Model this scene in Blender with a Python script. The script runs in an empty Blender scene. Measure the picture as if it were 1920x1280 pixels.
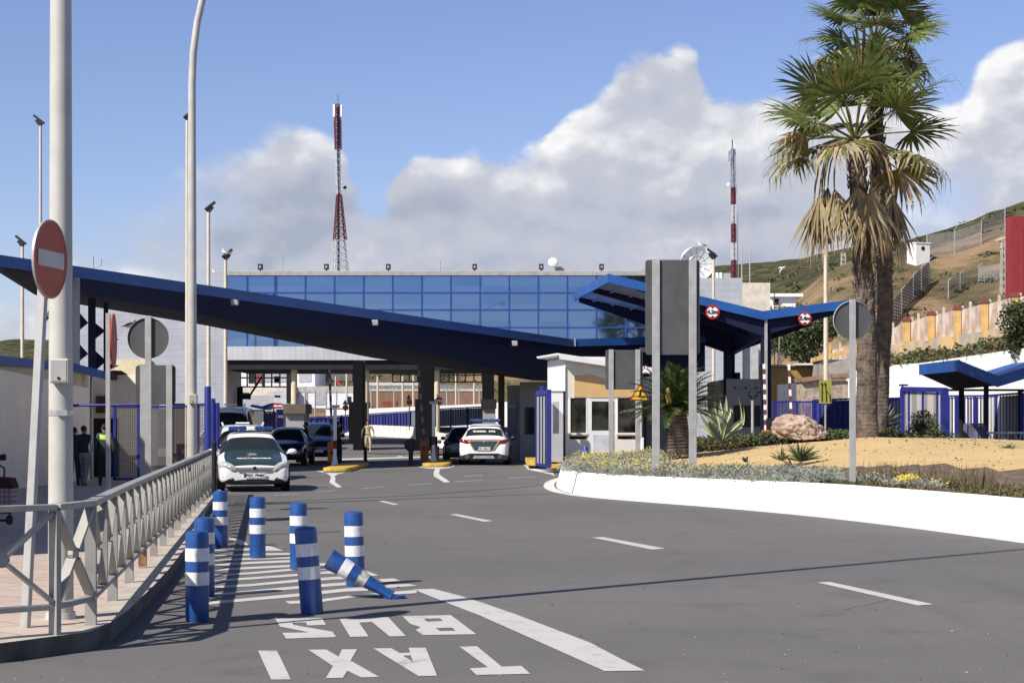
import bpy, bmesh, math, random
from mathutils import Vector, Matrix, noise
from mathutils.geometry import tessellate_polygon
random.seed(7)
R = math.radians
SC = bpy.context.scene
COL = SC.collection
V = Vector

# ---------------------------------------------------------------- camera
F, CH, HZ = 3200.0, 1.65, 795.0     # focal length in picture widths/1920, eye height, horizon row
cam = bpy.data.cameras.new('camera')
cam.sensor_width = 36.0
cam.lens = F / 1920 * 36.0
cam.shift_y = (HZ - 640) / 1920.0
cam.clip_end = 5000
cam_o = bpy.data.objects.new('camera', cam)
cam_o.location = (0, 0, CH)
cam_o.rotation_euler = (R(90), 0, 0)
COL.objects.link(cam_o)
SC.camera = cam_o
SC.render.resolution_x, SC.render.resolution_y = 1024, 682

# ---------------------------------------------------------------- sun
SUN_EL, SUN_AZ = 43.0, 42.0         # shadows run 42 degrees away from +x
d = V((math.cos(R(SUN_AZ)) * math.cos(R(SUN_EL)), math.sin(R(SUN_AZ)) * math.cos(R(SUN_EL)), -math.sin(R(SUN_EL))))
sun = bpy.data.lights.new('sun', 'SUN')
sun.energy = 5.0
sun.angle = R(0.5)
sun.color = (1.0, 0.93, 0.83)
sun_o = bpy.data.objects.new('sun', sun)
sun_o.rotation_euler = d.to_track_quat('-Z', 'Y').to_euler()
COL.objects.link(sun_o)

SC.view_settings.view_transform = 'Standard'
SC.view_settings.look = 'None'
SC.view_settings.exposure = 0.45
SC.view_settings.gamma = 1.0

# ---------------------------------------------------------------- node helpers
def nd(nt, typ, ins=None, **kw):
    n = nt.nodes.new(typ)
    for k, v in kw.items():
        setattr(n, k, v)
    if ins:
        for k, v in ins.items():
            s = n.inputs[k]
            if hasattr(v, 'is_output') or isinstance(v, bpy.types.NodeSocket):
                nt.links.new(v, s)
            else:
                s.default_value = v
    return n

def mth(nt, op, a, b=None, c=None, clamp=False):
    n = nt.nodes.new('ShaderNodeMath')
    n.operation = op
    n.use_clamp = clamp
    for i, v in enumerate((a, b, c)):
        if v is None:
            continue
        if isinstance(v, bpy.types.NodeSocket):
            nt.links.new(v, n.inputs[i])
        else:
            n.inputs[i].default_value = v
    return n.outputs[0]

def mixc(nt, f, a, b, bt='MIX'):
    n = nt.nodes.new('ShaderNodeMix')
    n.data_type = 'RGBA'
    n.blend_type = bt
    for s, v in ((n.inputs['Factor'], f), (n.inputs['A'], a), (n.inputs['B'], b)):
        pass
    ins = [n.inputs[0], n.inputs[6], n.inputs[7]]
    for s, v in zip(ins, (f, a, b)):
        if isinstance(v, bpy.types.NodeSocket):
            nt.links.new(v, s)
        elif isinstance(v, (int, float)):
            s.default_value = v
        else:
            s.default_value = (v[0], v[1], v[2], 1)
    return n.outputs[2]

def smooth(nt, x, a, b):
    n = nd(nt, 'ShaderNodeMapRange', interpolation_type='SMOOTHSTEP')
    nt.links.new(x, n.inputs[0])
    n.inputs[1].default_value = a
    n.inputs[2].default_value = b
    n.inputs[3].default_value = 0
    n.inputs[4].default_value = 1
    return n.outputs[0]

def noise_n(nt, vec, scale, detail=4, rough=0.55, w=None):
    n = nd(nt, 'ShaderNodeTexNoise')
    nt.links.new(vec, n.inputs['Vector'])
    n.inputs['Scale'].default_value = scale
    n.inputs['Detail'].default_value = detail
    n.inputs['Roughness'].default_value = rough
    return n.outputs[0]

# ---------------------------------------------------------------- world: sky and clouds
world = bpy.data.worlds.new('World')
SC.world = world
world.use_nodes = True
nt = world.node_tree
nt.nodes.clear()
sky = nd(nt, 'ShaderNodeTexSky', sky_type='NISHITA')
sky.sun_disc = False
sky.sun_elevation = R(SUN_EL)
sky.sun_rotation = math.atan2(-math.cos(R(SUN_AZ)), -math.sin(R(SUN_AZ)))
sky.air_density = 1.0
sky.dust_density = 0.5
sky.ozone_density = 2.5
tc = nd(nt, 'ShaderNodeTexCoord')
sep = nd(nt, 'ShaderNodeSeparateXYZ', {0: tc.outputs['Generated']})
X, Y, Z = sep.outputs
hyp = mth(nt, 'SQRT', mth(nt, 'ADD', mth(nt, 'MULTIPLY', X, X), mth(nt, 'MULTIPLY', Y, Y)))
az = mth(nt, 'ARCTAN2', X, Y)
el = mth(nt, 'DIVIDE', Z, mth(nt, 'MAXIMUM', hyp, 0.05))
u = mth(nt, 'MULTIPLY_ADD', az, F / 1920, 0.5)            # 0..1 across the photographed part of the sky
v = mth(nt, 'MULTIPLY', el, F / 1280)
um = mth(nt, 'MULTIPLY_ADD', u, 0.5, 0.25, clamp=True)
fc = nd(nt, 'ShaderNodeFloatCurve')
nt.links.new(um, fc.inputs['Value'])
pts = [(-960, 560), (-300, 500), (0, 560), (70, 520), (130, 415), (200, 425), (300, 395), (400, 315), (480, 275), (560, 235), (620, 250), (700, 370), (745, 335), (820, 290),
       (880, 285), (980, 270), (1050, 200), (1130, 130), (1200, 85), (1290, 95), (1345, 170), (1450, 165), (1530, 135), (1620, 190),
       (1720, 225), (1790, 190), (1850, 120), (1930, 95), (2100, 120), (2500, 300), (2880, 250)]
cm = fc.mapping
cm.use_clip = False
cv = cm.curves[0]
for i, (px, py) in enumerate(pts):
    x = (px / 1920) * 0.5 + 0.25
    y = (HZ - py) / 1280
    if i < 2:
        cv.points[i].location = (x, y)
    else:
        cv.points.new(x, y)
cm.update()
bnd = fc.outputs[0]
vec = nd(nt, 'ShaderNodeCombineXYZ', {0: u, 1: mth(nt, 'MULTIPLY', v, 0.9), 2: 0.37}).outputs[0]
n0 = noise_n(nt, vec, 3.2, 3, 0.45)
n1 = noise_n(nt, vec, 8, 9, 0.52)
n2 = noise_n(nt, vec, 2.2, 4, 0.5)
def shifted(dx, dy):
    sh = nd(nt, 'ShaderNodeVectorMath', operation='ADD')
    nt.links.new(vec, sh.inputs[0])
    sh.inputs[1].default_value = (dx, dy, 0)
    return sh.outputs[0]
n0b = noise_n(nt, shifted(-0.045, 0.06), 3.2, 3, 0.45)
n1b = noise_n(nt, shifted(-0.014, 0.022), 8, 6, 0.52)
depth = mth(nt, 'SUBTRACT', bnd, v)
dd = mth(nt, 'ADD', depth, mth(nt, 'MULTIPLY_ADD', mth(nt, 'SUBTRACT', n1, 0.5), 0.19, mth(nt, 'MULTIPLY', mth(nt, 'SUBTRACT', n0, 0.5), 0.10)))
front = smooth(nt, Y, 0.1, 0.35)
soft = mth(nt, 'MULTIPLY_ADD', smooth(nt, u, 0.42, 0.15), 0.05, 0.022)
mask = mth(nt, 'MULTIPLY', smooth(nt, mth(nt, 'DIVIDE', dd, soft), -0.1, 1.0), front)
holes = mth(nt, 'MULTIPLY', smooth(nt, n2, 0.53, 0.68), smooth(nt, dd, 0.26, 0.06))
mask = mth(nt, 'MULTIPLY', mask, mth(nt, 'MULTIPLY_ADD', holes, -0.75, 1.0))
relief = mth(nt, 'ADD', mth(nt, 'MULTIPLY', mth(nt, 'SUBTRACT', n1, n1b), 2.6), mth(nt, 'MULTIPLY_ADD', mth(nt, 'SUBTRACT', n0, n0b), 2.4, 0.45))
rim = mth(nt, 'MULTIPLY', smooth(nt, dd, 0.16, 0.01), mth(nt, 'MULTIPLY_ADD', smooth(nt, u, 0.1, 0.5), 0.30, 0.10))
low = mth(nt, 'MULTIPLY', smooth(nt, v, 0.30, 0.20), 0.16)
bigv = mth(nt, 'MULTIPLY', mth(nt, 'SUBTRACT', n2, 0.5), 0.9)
lum = mth(nt, 'ADD', mth(nt, 'ADD', relief, rim), mth(nt, 'ADD', low, bigv))
cr = nd(nt, 'ShaderNodeValToRGB')
nt.links.new(lum, cr.inputs[0])
e = cr.color_ramp.elements
e[0].position = 0.0; e[0].color = (0.30, 0.332, 0.415, 1)
e[1].position = 1.0; e[1].color = (0.70, 0.70, 0.71, 1)
q = cr.color_ramp.elements.new(0.30); q.color = (0.375, 0.40, 0.475, 1)
q = cr.color_ramp.elements.new(0.58); q.color = (0.42, 0.437, 0.50, 1)
q = cr.color_ramp.elements.new(0.80); q.color = (0.55, 0.557, 0.59, 1)
skyc = nd(nt, 'ShaderNodeVectorMath', operation='MULTIPLY')
nt.links.new(sky.outputs[0], skyc.inputs[0])
skyc.inputs[1].default_value = (0.090, 0.085, 0.102)
hi = nd(nt, 'ShaderNodeVectorMath', operation='SCALE')          # the open sky is deeper overhead than near the horizon
nt.links.new(skyc.outputs[0], hi.inputs[0])
nt.links.new(mth(nt, 'MULTIPLY_ADD', smooth(nt, el, 0.26, 1.1), -0.42, 1.0), hi.inputs['Scale'])
cl = mixc(nt, mask, hi.outputs[0], cr.outputs[0])
bg = nd(nt, 'ShaderNodeBackground', {'Strength': 1.0})
nt.links.new(cl, bg.inputs['Color'])
wo = nd(nt, 'ShaderNodeOutputWorld')
nt.links.new(bg.outputs[0], wo.inputs[0])

# ---------------------------------------------------------------- materials
MATS = {}
def mat(name, col, rough=0.6, metal=0.0, var=0.12, vs=2.0, bump=0.0, bs=40.0, spec=None, coat=0.0, col2=None, dirt=0.0):
    if name in MATS:
        return MATS[name]
    m = bpy.data.materials.new(name)
    m.use_nodes = True
    t = m.node_tree
    b = t.nodes['Principled BSDF']
    tcn = nd(t, 'ShaderNodeTexCoord').outputs['Object']
    nz = noise_n(t, tcn, vs, 6, 0.6)
    c2 = col2 if col2 else tuple(max(0, c * (1 - var * 2.2)) for c in col)
    f = smooth(t, nz, 0.35, 0.7)
    cc = mixc(t, f, col, c2)
    if dirt > 0:
        mp = nd(t, 'ShaderNodeMapping')
        t.links.new(tcn, mp.inputs[0])
        mp.inputs['Scale'].default_value = (3.0, 3.0, 0.35)
        n3 = noise_n(t, mp.outputs[0], 2.5, 5, 0.6)
        cc = mixc(t, mth(t, 'MULTIPLY', smooth(t, n3, 0.5, 0.75), dirt), cc, (0.16, 0.13, 0.10))
    t.links.new(cc, b.inputs['Base Color'])
    b.inputs['Roughness'].default_value = rough
    b.inputs['Metallic'].default_value = metal
    if spec is not None:
        b.inputs['Specular IOR Level'].default_value = spec
    b.inputs['Coat Weight'].default_value = coat
    if bump > 0:
        nb = noise_n(t, tcn, bs, 3, 0.6)
        bn = nd(t, 'ShaderNodeBump', {'Strength': bump, 'Distance': 0.02, 'Height': nb})
        t.links.new(bn.outputs[0], b.inputs['Normal'])
    MATS[name] = m
    return m

def lines_mat(name, col, axis, period, width, dark=0.5, rough=0.5, metal=0.0, col2=None, var=0.08, bump=0.0, axis2=None, period2=1.0):
    """panels with joints or corrugation running across one axis"""
    if name in MATS:
        return MATS[name]
    m = mat(name, col, rough, metal, var=var, vs=0.7, col2=col2, dirt=0.12)
    t = m.node_tree
    b = t.nodes['Principled BSDF']
    src = b.inputs['Base Color'].links[0].from_socket
    sp = nd(t, 'ShaderNodeSeparateXYZ', {0: nd(t, 'ShaderNodeTexCoord').outputs['Object']})
    def ln(ax, per, wd):
        fr = mth(t, 'FRACT', mth(t, 'DIVIDE', sp.outputs[ax], per))
        return mth(t, 'LESS_THAN', fr, wd)
    l = ln(axis, period, width)
    if axis2 is not None:
        l = mth(t, 'MAXIMUM', l, ln(axis2, period2, width * period / period2))
    cc = mixc(t, mth(t, 'MULTIPLY', l, 1 - dark), src, tuple(c * 0.25 for c in col))
    t.links.new(cc, b.inputs['Base Color'])
    return m

def mesh_mat(name, col, ax1, ax2, per, wd):
    """wire mesh: opaque wires on a clear sheet"""
    m = bpy.data.materials.new(name)
    m.use_nodes = True
    t = m.node_tree
    b = t.nodes['Principled BSDF']
    b.inputs['Base Color'].default_value = (*col, 1)
    b.inputs['Roughness'].default_value = 0.5
    sp = nd(t, 'ShaderNodeSeparateXYZ', {0: nd(t, 'ShaderNodeTexCoord').outputs['Object']})
    a = None
    for ax in (ax1, ax2):
        fr = mth(t, 'FRACT', mth(t, 'DIVIDE', mth(t, 'ADD', sp.outputs[ax], 100.0), per))
        l = mth(t, 'LESS_THAN', fr, wd)
        a = l if a is None else mth(t, 'MAXIMUM', a, l)
    t.links.new(a, b.inputs['Alpha'])
    return m

def setup():
    g = globals()
    g['m_blue'] = mat('blue_sheet_metal', (0.014, 0.092, 0.335), 0.42, var=0.14, vs=0.6, dirt=0.14)
    g['m_navy'] = mat('navy_steel', (0.004, 0.008, 0.042), 0.6, var=0.1, spec=0.3)
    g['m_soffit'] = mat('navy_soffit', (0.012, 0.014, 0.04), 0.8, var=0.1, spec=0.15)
    g['m_fblue'] = mat('fence_blue_paint', (0.018, 0.026, 0.22), 0.45, var=0.15)
    g['m_bol'] = mat('bollard_blue_plastic', (0.014, 0.075, 0.28), 0.42, var=0.14, vs=6, dirt=0.25)
    g['m_refl'] = mat('white_reflective_band', (0.72, 0.72, 0.73), 0.45, var=0.08, vs=20, bump=0.15, bs=120, dirt=0.22)
    g['m_steel'] = mat('grey_painted_steel', (0.33, 0.325, 0.30), 0.5, metal=0.15, var=0.10, vs=4, dirt=0.12)
    g['m_galv'] = mat('galvanised_post', (0.42, 0.42, 0.41), 0.5, metal=0.25, var=0.1, vs=3, dirt=0.12)
    g['m_signback'] = mat('sign_back_metal', (0.10, 0.102, 0.103), 0.5, metal=0.3, var=0.14, vs=1.6, dirt=0.15)
    g['m_pole'] = mat('pale_pole_paint', (0.47, 0.465, 0.43), 0.5, var=0.07, vs=3, bump=0.05, dirt=0.06)
    g['m_cpole'] = mat('cream_pole_paint', (0.62, 0.54, 0.42), 0.5, var=0.08)
    g['m_black'] = mat('black_metal', (0.012, 0.012, 0.014), 0.5, var=0.1)
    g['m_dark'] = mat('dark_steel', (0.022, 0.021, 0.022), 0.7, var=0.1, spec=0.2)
    g['m_white'] = mat('white_paint', (0.80, 0.80, 0.79), 0.45, var=0.04)
    g['m_wwall'] = mat('whitewashed_wall', (0.84, 0.84, 0.81), 0.8, var=0.04, vs=1.2, bump=0.3, bs=25, dirt=0.16)
    g['m_cream'] = mat('cream_render', (0.66, 0.57, 0.38), 0.85, var=0.07, dirt=0.1)
    g['m_kiosk'] = mat('pale_kiosk_panel', (0.74, 0.70, 0.62), 0.6, var=0.04, dirt=0.05)
    g['m_ochre'] = mat('ochre_panel', (0.66, 0.44, 0.19), 0.7, var=0.05)
    g['m_beige'] = mat('beige_wall', (0.84, 0.73, 0.56), 0.9, var=0.05, vs=0.6, dirt=0.15)
    g['m_yel'] = mat('yellow_kerb_paint', (0.62, 0.40, 0.06), 0.7, var=0.2, vs=6, dirt=0.3)
    g['m_orange'] = mat('orange_cabinet', (0.55, 0.15, 0.02), 0.5, var=0.1)
    g['m_red'] = mat('sign_red', (0.36, 0.012, 0.012), 0.4, var=0.08)
    g['m_redp'] = mat('faded_sign_red', (0.42, 0.055, 0.025), 0.5, var=0.06, vs=3)
    g['m_glass'] = mat('dark_glass', (0.02, 0.024, 0.026), 0.06, var=0.1, spec=0.6)
    g['m_pglass'] = mat('kiosk_glass', (0.05, 0.05, 0.045), 0.05, var=0.5, vs=1.3, spec=0.7)
    g['m_alu'] = mat('aluminium', (0.55, 0.56, 0.58), 0.35, metal=0.7)
    g['m_clad'] = lines_mat('grey_cladding', (0.40, 0.42, 0.46), 2, 0.42, 0.05, dark=0.55, rough=0.5)
    g['m_corr'] = lines_mat('corrugated_slab', (0.50, 0.51, 0.54), 0, 0.35, 0.2, dark=0.85, rough=0.55)
    g['m_parapet'] = mat('parapet_concrete', (0.37, 0.36, 0.34), 0.8, var=0.1, dirt=0.35)
    g['m_mull'] = mat('blue_mullion', (0.015, 0.055, 0.26), 0.4)
    g['m_concrete'] = mat('kerb_concrete', (0.33, 0.31, 0.28), 0.9, var=0.12, vs=5, bump=0.4, bs=60, dirt=0.5)
    g['m_jersey'] = mat('barrier_concrete', (0.68, 0.65, 0.58), 0.85, var=0.08, dirt=0.15)
    g['m_rock'] = mat('boulder_stone', (0.31, 0.225, 0.175), 0.9, var=0.2, vs=4, bump=1.0, bs=12, col2=(0.45, 0.355, 0.285))
    g['m_sand'] = mat('ochre_sand', (0.52, 0.37, 0.17), 0.95, var=0.08, vs=0.8, bump=0.4, bs=60)
    g['m_soil'] = mat('planting_soil', (0.16, 0.11, 0.075), 0.95, var=0.25, vs=4, bump=0.6, bs=30)
    g['m_trunk'] = mat('palm_bark', (0.14, 0.112, 0.09), 0.95, var=0.3, vs=5, bump=0.8, bs=20)
    g['m_leafg'] = mat('palm_green', (0.165, 0.22, 0.06), 0.5, var=0.25, vs=3, spec=0.4)
    g['m_leafd'] = mat('dead_frond', (0.50, 0.42, 0.27), 0.7, var=0.2, vs=4, spec=0.2)
    g['m_leafy'] = mat('yellowing_frond', (0.26, 0.25, 0.08), 0.6, var=0.3, vs=3)
    g['m_bush'] = mat('bush_green', (0.06, 0.085, 0.025), 0.7, var=0.3, vs=3)
    g['m_bush2'] = mat('light_bush_green', (0.16, 0.21, 0.07), 0.7, var=0.3, vs=3)
    g['m_silver'] = mat('silver_leaf', (0.40, 0.42, 0.35), 0.8, var=0.2, vs=3)
    g['m_flower'] = mat('yellow_flower', (0.62, 0.50, 0.04), 0.7, var=0.1)
    g['m_olive'] = mat('olive_dry_leaf', (0.15, 0.12, 0.055), 0.85, var=0.35, vs=4)
    g['m_rust'] = mat('rusty_white_sheet', (0.62, 0.57, 0.50), 0.7, var=0.1, vs=0.7, col2=(0.40, 0.25, 0.17))
    g['m_stain'] = mat('stained_yellow_wall', (0.58, 0.40, 0.19), 0.9, vs=0.7, col2=(0.30, 0.29, 0.28))
    g['m_post_y'] = mat('yellow_pillar', (0.62, 0.40, 0.15), 0.85, var=0.12, vs=2, dirt=0.2)
    g['m_redcap'] = mat('terracotta_cap', (0.24, 0.065, 0.05), 0.8)
    g['m_maroon'] = mat('maroon_wall', (0.24, 0.022, 0.028), 0.8, var=0.08, dirt=0.1)
    g['m_tyre'] = mat('tyre_rubber', (0.015, 0.015, 0.015), 0.85)
    g['m_rim'] = mat('wheel_rim', (0.45, 0.46, 0.48), 0.35, metal=0.7)
    g['m_cwhite'] = mat('white_car_paint', (0.78, 0.78, 0.78), 0.25, var=0.02, coat=0.6)
    g['m_cnavy'] = mat('navy_car_paint', (0.010, 0.016, 0.045), 0.22, var=0.05, coat=0.7)
    g['m_cblack'] = mat('black_car_paint', (0.012, 0.012, 0.013), 0.3, var=0.05, coat=0.4)
    g['m_cgreen'] = mat('dark_green_panel', (0.022, 0.043, 0.040), 0.3, var=0.05, coat=0.5)
    g['m_lens'] = mat('lamp_lens', (0.50, 0.52, 0.50), 0.12, var=0.25, vs=8, spec=0.8)
    g['m_rlens'] = mat('red_lamp_lens', (0.22, 0.006, 0.010), 0.15, var=0.1, spec=0.7)
    g['m_blens'] = mat('blue_beacon_lens', (0.02, 0.07, 0.30), 0.12, var=0.2, vs=6, spec=0.8)
    g['m_skin'] = mat('skin', (0.36, 0.20, 0.14), 0.6)
    g['m_khaki'] = mat('khaki_cloth', (0.42, 0.34, 0.24), 0.9, vs=8)
    g['m_khaki2'] = mat('khaki_trousers', (0.46, 0.37, 0.25), 0.9, vs=8)
    g['m_hair'] = mat('dark_hair', (0.012, 0.010, 0.009), 0.8)
    g['m_cdark'] = mat('dark_cloth', (0.018, 0.018, 0.022), 0.95, vs=8)
    g['m_cgrey'] = mat('grey_trousers', (0.20, 0.20, 0.21), 0.9, vs=8)
    g['m_clight'] = mat('light_shirt', (0.50, 0.52, 0.56), 0.9, vs=8)
    g['m_cgrn'] = mat('dark_green_uniform', (0.02, 0.05, 0.035), 0.9, vs=8)
    g['m_hivis'] = mat('hi_vis_yellow', (0.55, 0.75, 0.08), 0.6)
    g['m_plaid'] = lines_mat('plaid_cloth', (0.42, 0.30, 0.32), 2, 0.07, 0.5, dark=0.35, rough=0.9, axis2=0, period2=0.07)
    g['m_cloth'] = mat('maroon_cloth', (0.045, 0.010, 0.018), 0.95)
    g['m_yellowsign'] = mat('yellow_sign_face', (0.72, 0.48, 0.03), 0.5, var=0.04)
    g['m_lime'] = mat('faded_lime_sign', (0.30, 0.29, 0.045), 0.6, var=0.1)
    g['m_brownw'] = mat('brown_far_wall', (0.24, 0.135, 0.09), 0.9, var=0.08)
    g['m_greyw'] = mat('grey_far_wall', (0.42, 0.42, 0.43), 0.9, var=0.08, dirt=0.2)
    g['m_soff_p'] = mat('pale_soffit_sheet', (0.45, 0.50, 0.56), 0.6)
    g['m_booth'] = mat('grey_booth_panel', (0.30, 0.29, 0.27), 0.7, var=0.05)
    g['m_poly'] = lines_mat('ribbed_plastic_sheet', (0.34, 0.35, 0.42), 0, 0.055, 0.35, dark=0.6, rough=0.4)
    g['m_mesh'] = mesh_mat('wire_mesh', (0.12, 0.11, 0.10), 0, 2, 0.05, 0.36)
    g['m_mesh2'] = mesh_mat('pale_wire_mesh', (0.62, 0.62, 0.62), 0, 2, 0.028, 0.40)
    g['m_farmesh'] = mesh_mat('fence_wire', (0.24, 0.24, 0.23), 0, 2, 0.17, 0.26)
    g['m_redflag'] = mat('red_flag_cloth', (0.55, 0.05, 0.05), 0.9)
    g['m_ltblue'] = mat('light_blue_sheet', (0.06, 0.22, 0.60), 0.5)
    g['m_gull'] = mat('gull_white', (0.75, 0.75, 0.74), 0.8)
    g['m_gullg'] = mat('gull_grey', (0.20, 0.21, 0.23), 0.8)
    g['m_agave'] = mat('agave_green', (0.16, 0.21, 0.15), 0.6, var=0.1)
    g['m_agavey'] = mat('agave_margin', (0.55, 0.54, 0.26), 0.6, var=0.1)
    g['m_cone'] = mat('cycad_cone', (0.45, 0.27, 0.06), 0.9, bump=0.5, bs=40)
    g['m_letter'] = mat('black_print', (0.01, 0.01, 0.01), 0.6)
    g['m_twhite'] = mat('white_print', (0.8, 0.8, 0.8), 0.5, var=0.02)
setup()
def translucent(m, f):
    t = m.node_tree; b = t.nodes['Principled BSDF']; out = [n for n in t.nodes if n.type == 'OUTPUT_MATERIAL'][0]
    tr = nd(t, 'ShaderNodeBsdfTranslucent'); t.links.new(b.inputs['Base Color'].links[0].from_socket, tr.inputs['Color'])
    mx = nd(t, 'ShaderNodeMixShader', {0: f}); t.links.new(b.outputs[0], mx.inputs[1]); t.links.new(tr.outputs[0], mx.inputs[2]); t.links.new(mx.outputs[0], out.inputs['Surface'])
for m_ in (m_leafg, m_leafy, m_leafd, m_bush2, m_silver): translucent(m_, .35)

def glass_facade():
    m = bpy.data.materials.new('blue_mirror_glass')
    m.use_nodes = True
    t = m.node_tree
    b = t.nodes['Principled BSDF']
    tcn = nd(t, 'ShaderNodeTexCoord').outputs['Object']
    nz = noise_n(t, tcn, 0.35, 3, 0.5)
    fl_ = nd(t, 'ShaderNodeVectorMath', operation='SNAP')
    t.links.new(tcn, fl_.inputs[0]); fl_.inputs[1].default_value = (1.791, 50, 1.09)
    wn = nd(t, 'ShaderNodeTexWhiteNoise', noise_dimensions='3D')
    t.links.new(fl_.outputs[0], wn.inputs['Vector'])
    c = mixc(t, mth(t, 'MULTIPLY_ADD', wn.outputs[0], 0.75, mth(t, 'MULTIPLY', nz, 0.35)), (0.125, 0.21, 0.385), (0.185, 0.275, 0.44))
    t.links.new(c, b.inputs['Base Color'])
    b.inputs['Metallic'].default_value = 0.95
    b.inputs['Roughness'].default_value = 0.03
    bn = nd(t, 'ShaderNodeBump', {'Strength': 0.02, 'Distance': 0.05, 'Height': noise_n(t, tcn, 0.7, 2, 0.4)})
    t.links.new(bn.outputs[0], b.inputs['Normal'])
    return m
m_facade = glass_facade()

def asphalt():
    m = bpy.data.materials.new('asphalt')
    m.use_nodes = True
    t = m.node_tree
    b = t.nodes['Principled BSDF']
    tcn = nd(t, 'ShaderNodeTexCoord').outputs['Object']
    big = noise_n(t, tcn, 0.16, 5, 0.6)
    mid = noise_n(t, tcn, 1.3, 6, 0.65)
    fine = noise_n(t, tcn, 70, 3, 0.8)
    c = mixc(t, smooth(t, big, 0.3, 0.7), (0.118, 0.114, 0.113), (0.140, 0.134, 0.132))
    c = mixc(t, mth(t, 'MULTIPLY', smooth(t, mid, 0.50, 0.72), 0.6), c, (0.092, 0.088, 0.086))
    sp2 = noise_n(t, tcn, 7.0, 5, 0.75)
    c = mixc(t, mth(t, 'MULTIPLY', smooth(t, sp2, 0.62, 0.74), 0.5), c, (0.072, 0.070, 0.069))
    sp3 = noise_n(t, tcn, 3.1, 6, 0.7)
    c = mixc(t, mth(t, 'MULTIPLY', smooth(t, sp3, 0.60, 0.72), 0.35), c, (0.165, 0.158, 0.15))
    mp = nd(t, 'ShaderNodeMapping')
    t.links.new(tcn, mp.inputs[0])
    mp.inputs['Rotation'].default_value = (0, 0, R(-35))
    mp.inputs['Scale'].default_value = (1.6, 0.12, 1)
    wear = noise_n(t, mp.outputs[0], 1.0, 4, 0.6)
    c = mixc(t, mth(t, 'MULTIPLY', smooth(t, wear, 0.55, 0.8), 0.45), c, (0.088, 0.085, 0.083))
    spk = mth(t, 'SUBTRACT', fine, 0.5)
    c = mixc(t, 1.0, c, nd(t, 'ShaderNodeCombineColor', {0: mth(t, 'MULTIPLY_ADD', spk, 1.5, 1.0), 1: mth(t, 'MULTIPLY_ADD', spk, 1.5, 1.0), 2: mth(t, 'MULTIPLY_ADD', spk, 1.5, 1.0)}).outputs[0], 'MULTIPLY')
    t.links.new(c, b.inputs['Base Color'])
    vo = nd(t, 'ShaderNodeTexVoronoi', {'Scale': 0.9})
    t.links.new(tcn, vo.inputs['Vector'])
    b.inputs['Roughness'].default_value = 0.85
    b.inputs['Specular IOR Level'].default_value = 0.3
    bn = nd(t, 'ShaderNodeBump', {'Strength': 0.35, 'Distance': 0.01, 'Height': fine})
    t.links.new(bn.outputs[0], b.inputs['Normal'])
    return m
m_asph = asphalt()

def paint_mat():
    m = bpy.data.materials.new('road_paint')
    m.use_nodes = True
    t = m.node_tree
    b = t.nodes['Principled BSDF']
    tcn = nd(t, 'ShaderNodeTexCoord').outputs['Object']
    w1 = noise_n(t, tcn, 2.2, 8, 0.75)
    w2 = noise_n(t, tcn, 30, 3, 0.7)
    f = smooth(t, mth(t, 'MULTIPLY_ADD', w2, 0.45, w1), 0.74, 0.98)
    c = mixc(t, mth(t, 'MULTIPLY', f, 0.75), (0.48, 0.47, 0.45), (0.12, 0.12, 0.12))
    t.links.new(c, b.inputs['Base Color'])
    b.inputs['Roughness'].default_value = 0.7
    return m
m_paint = paint_mat()
m_paintw = mat('fresh_road_paint', (0.62, 0.61, 0.58), 0.7, var=0.12, vs=6)

def tiles():
    m = bpy.data.materials.new('pavement_tiles')
    m.use_nodes = True
    t = m.node_tree
    b = t.nodes['Principled BSDF']
    tcn = nd(t, 'ShaderNodeTexCoord').outputs['Object']
    mp = nd(t, 'ShaderNodeMapping')
    t.links.new(tcn, mp.inputs[0])
    mp.inputs['Rotation'].default_value = (0, 0, R(38))
    br = nd(t, 'ShaderNodeTexBrick', {'Scale': 1.0, 'Mortar Size': 0.012, 'Brick Width': 0.6, 'Row Height': 0.4})
    t.links.new(mp.outputs[0], br.inputs['Vector'])
    br.inputs['Color1'].default_value = (0.42, 0.32, 0.27, 1)
    br.inputs['Color2'].default_value = (0.46, 0.37, 0.32, 1)
    br.inputs['Mortar'].default_value = (0.22, 0.19, 0.17, 1)
    nz = noise_n(t, tcn, 1.5, 6, 0.6)
    c = mixc(t, mth(t, 'MULTIPLY', smooth(t, nz, 0.4, 0.75), 0.5), br.outputs[0], (0.44, 0.41, 0.37))
    t.links.new(c, b.inputs['Base Color'])
    b.inputs['Roughness'].default_value = 0.85
    return m
m_tiles = tiles()

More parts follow.
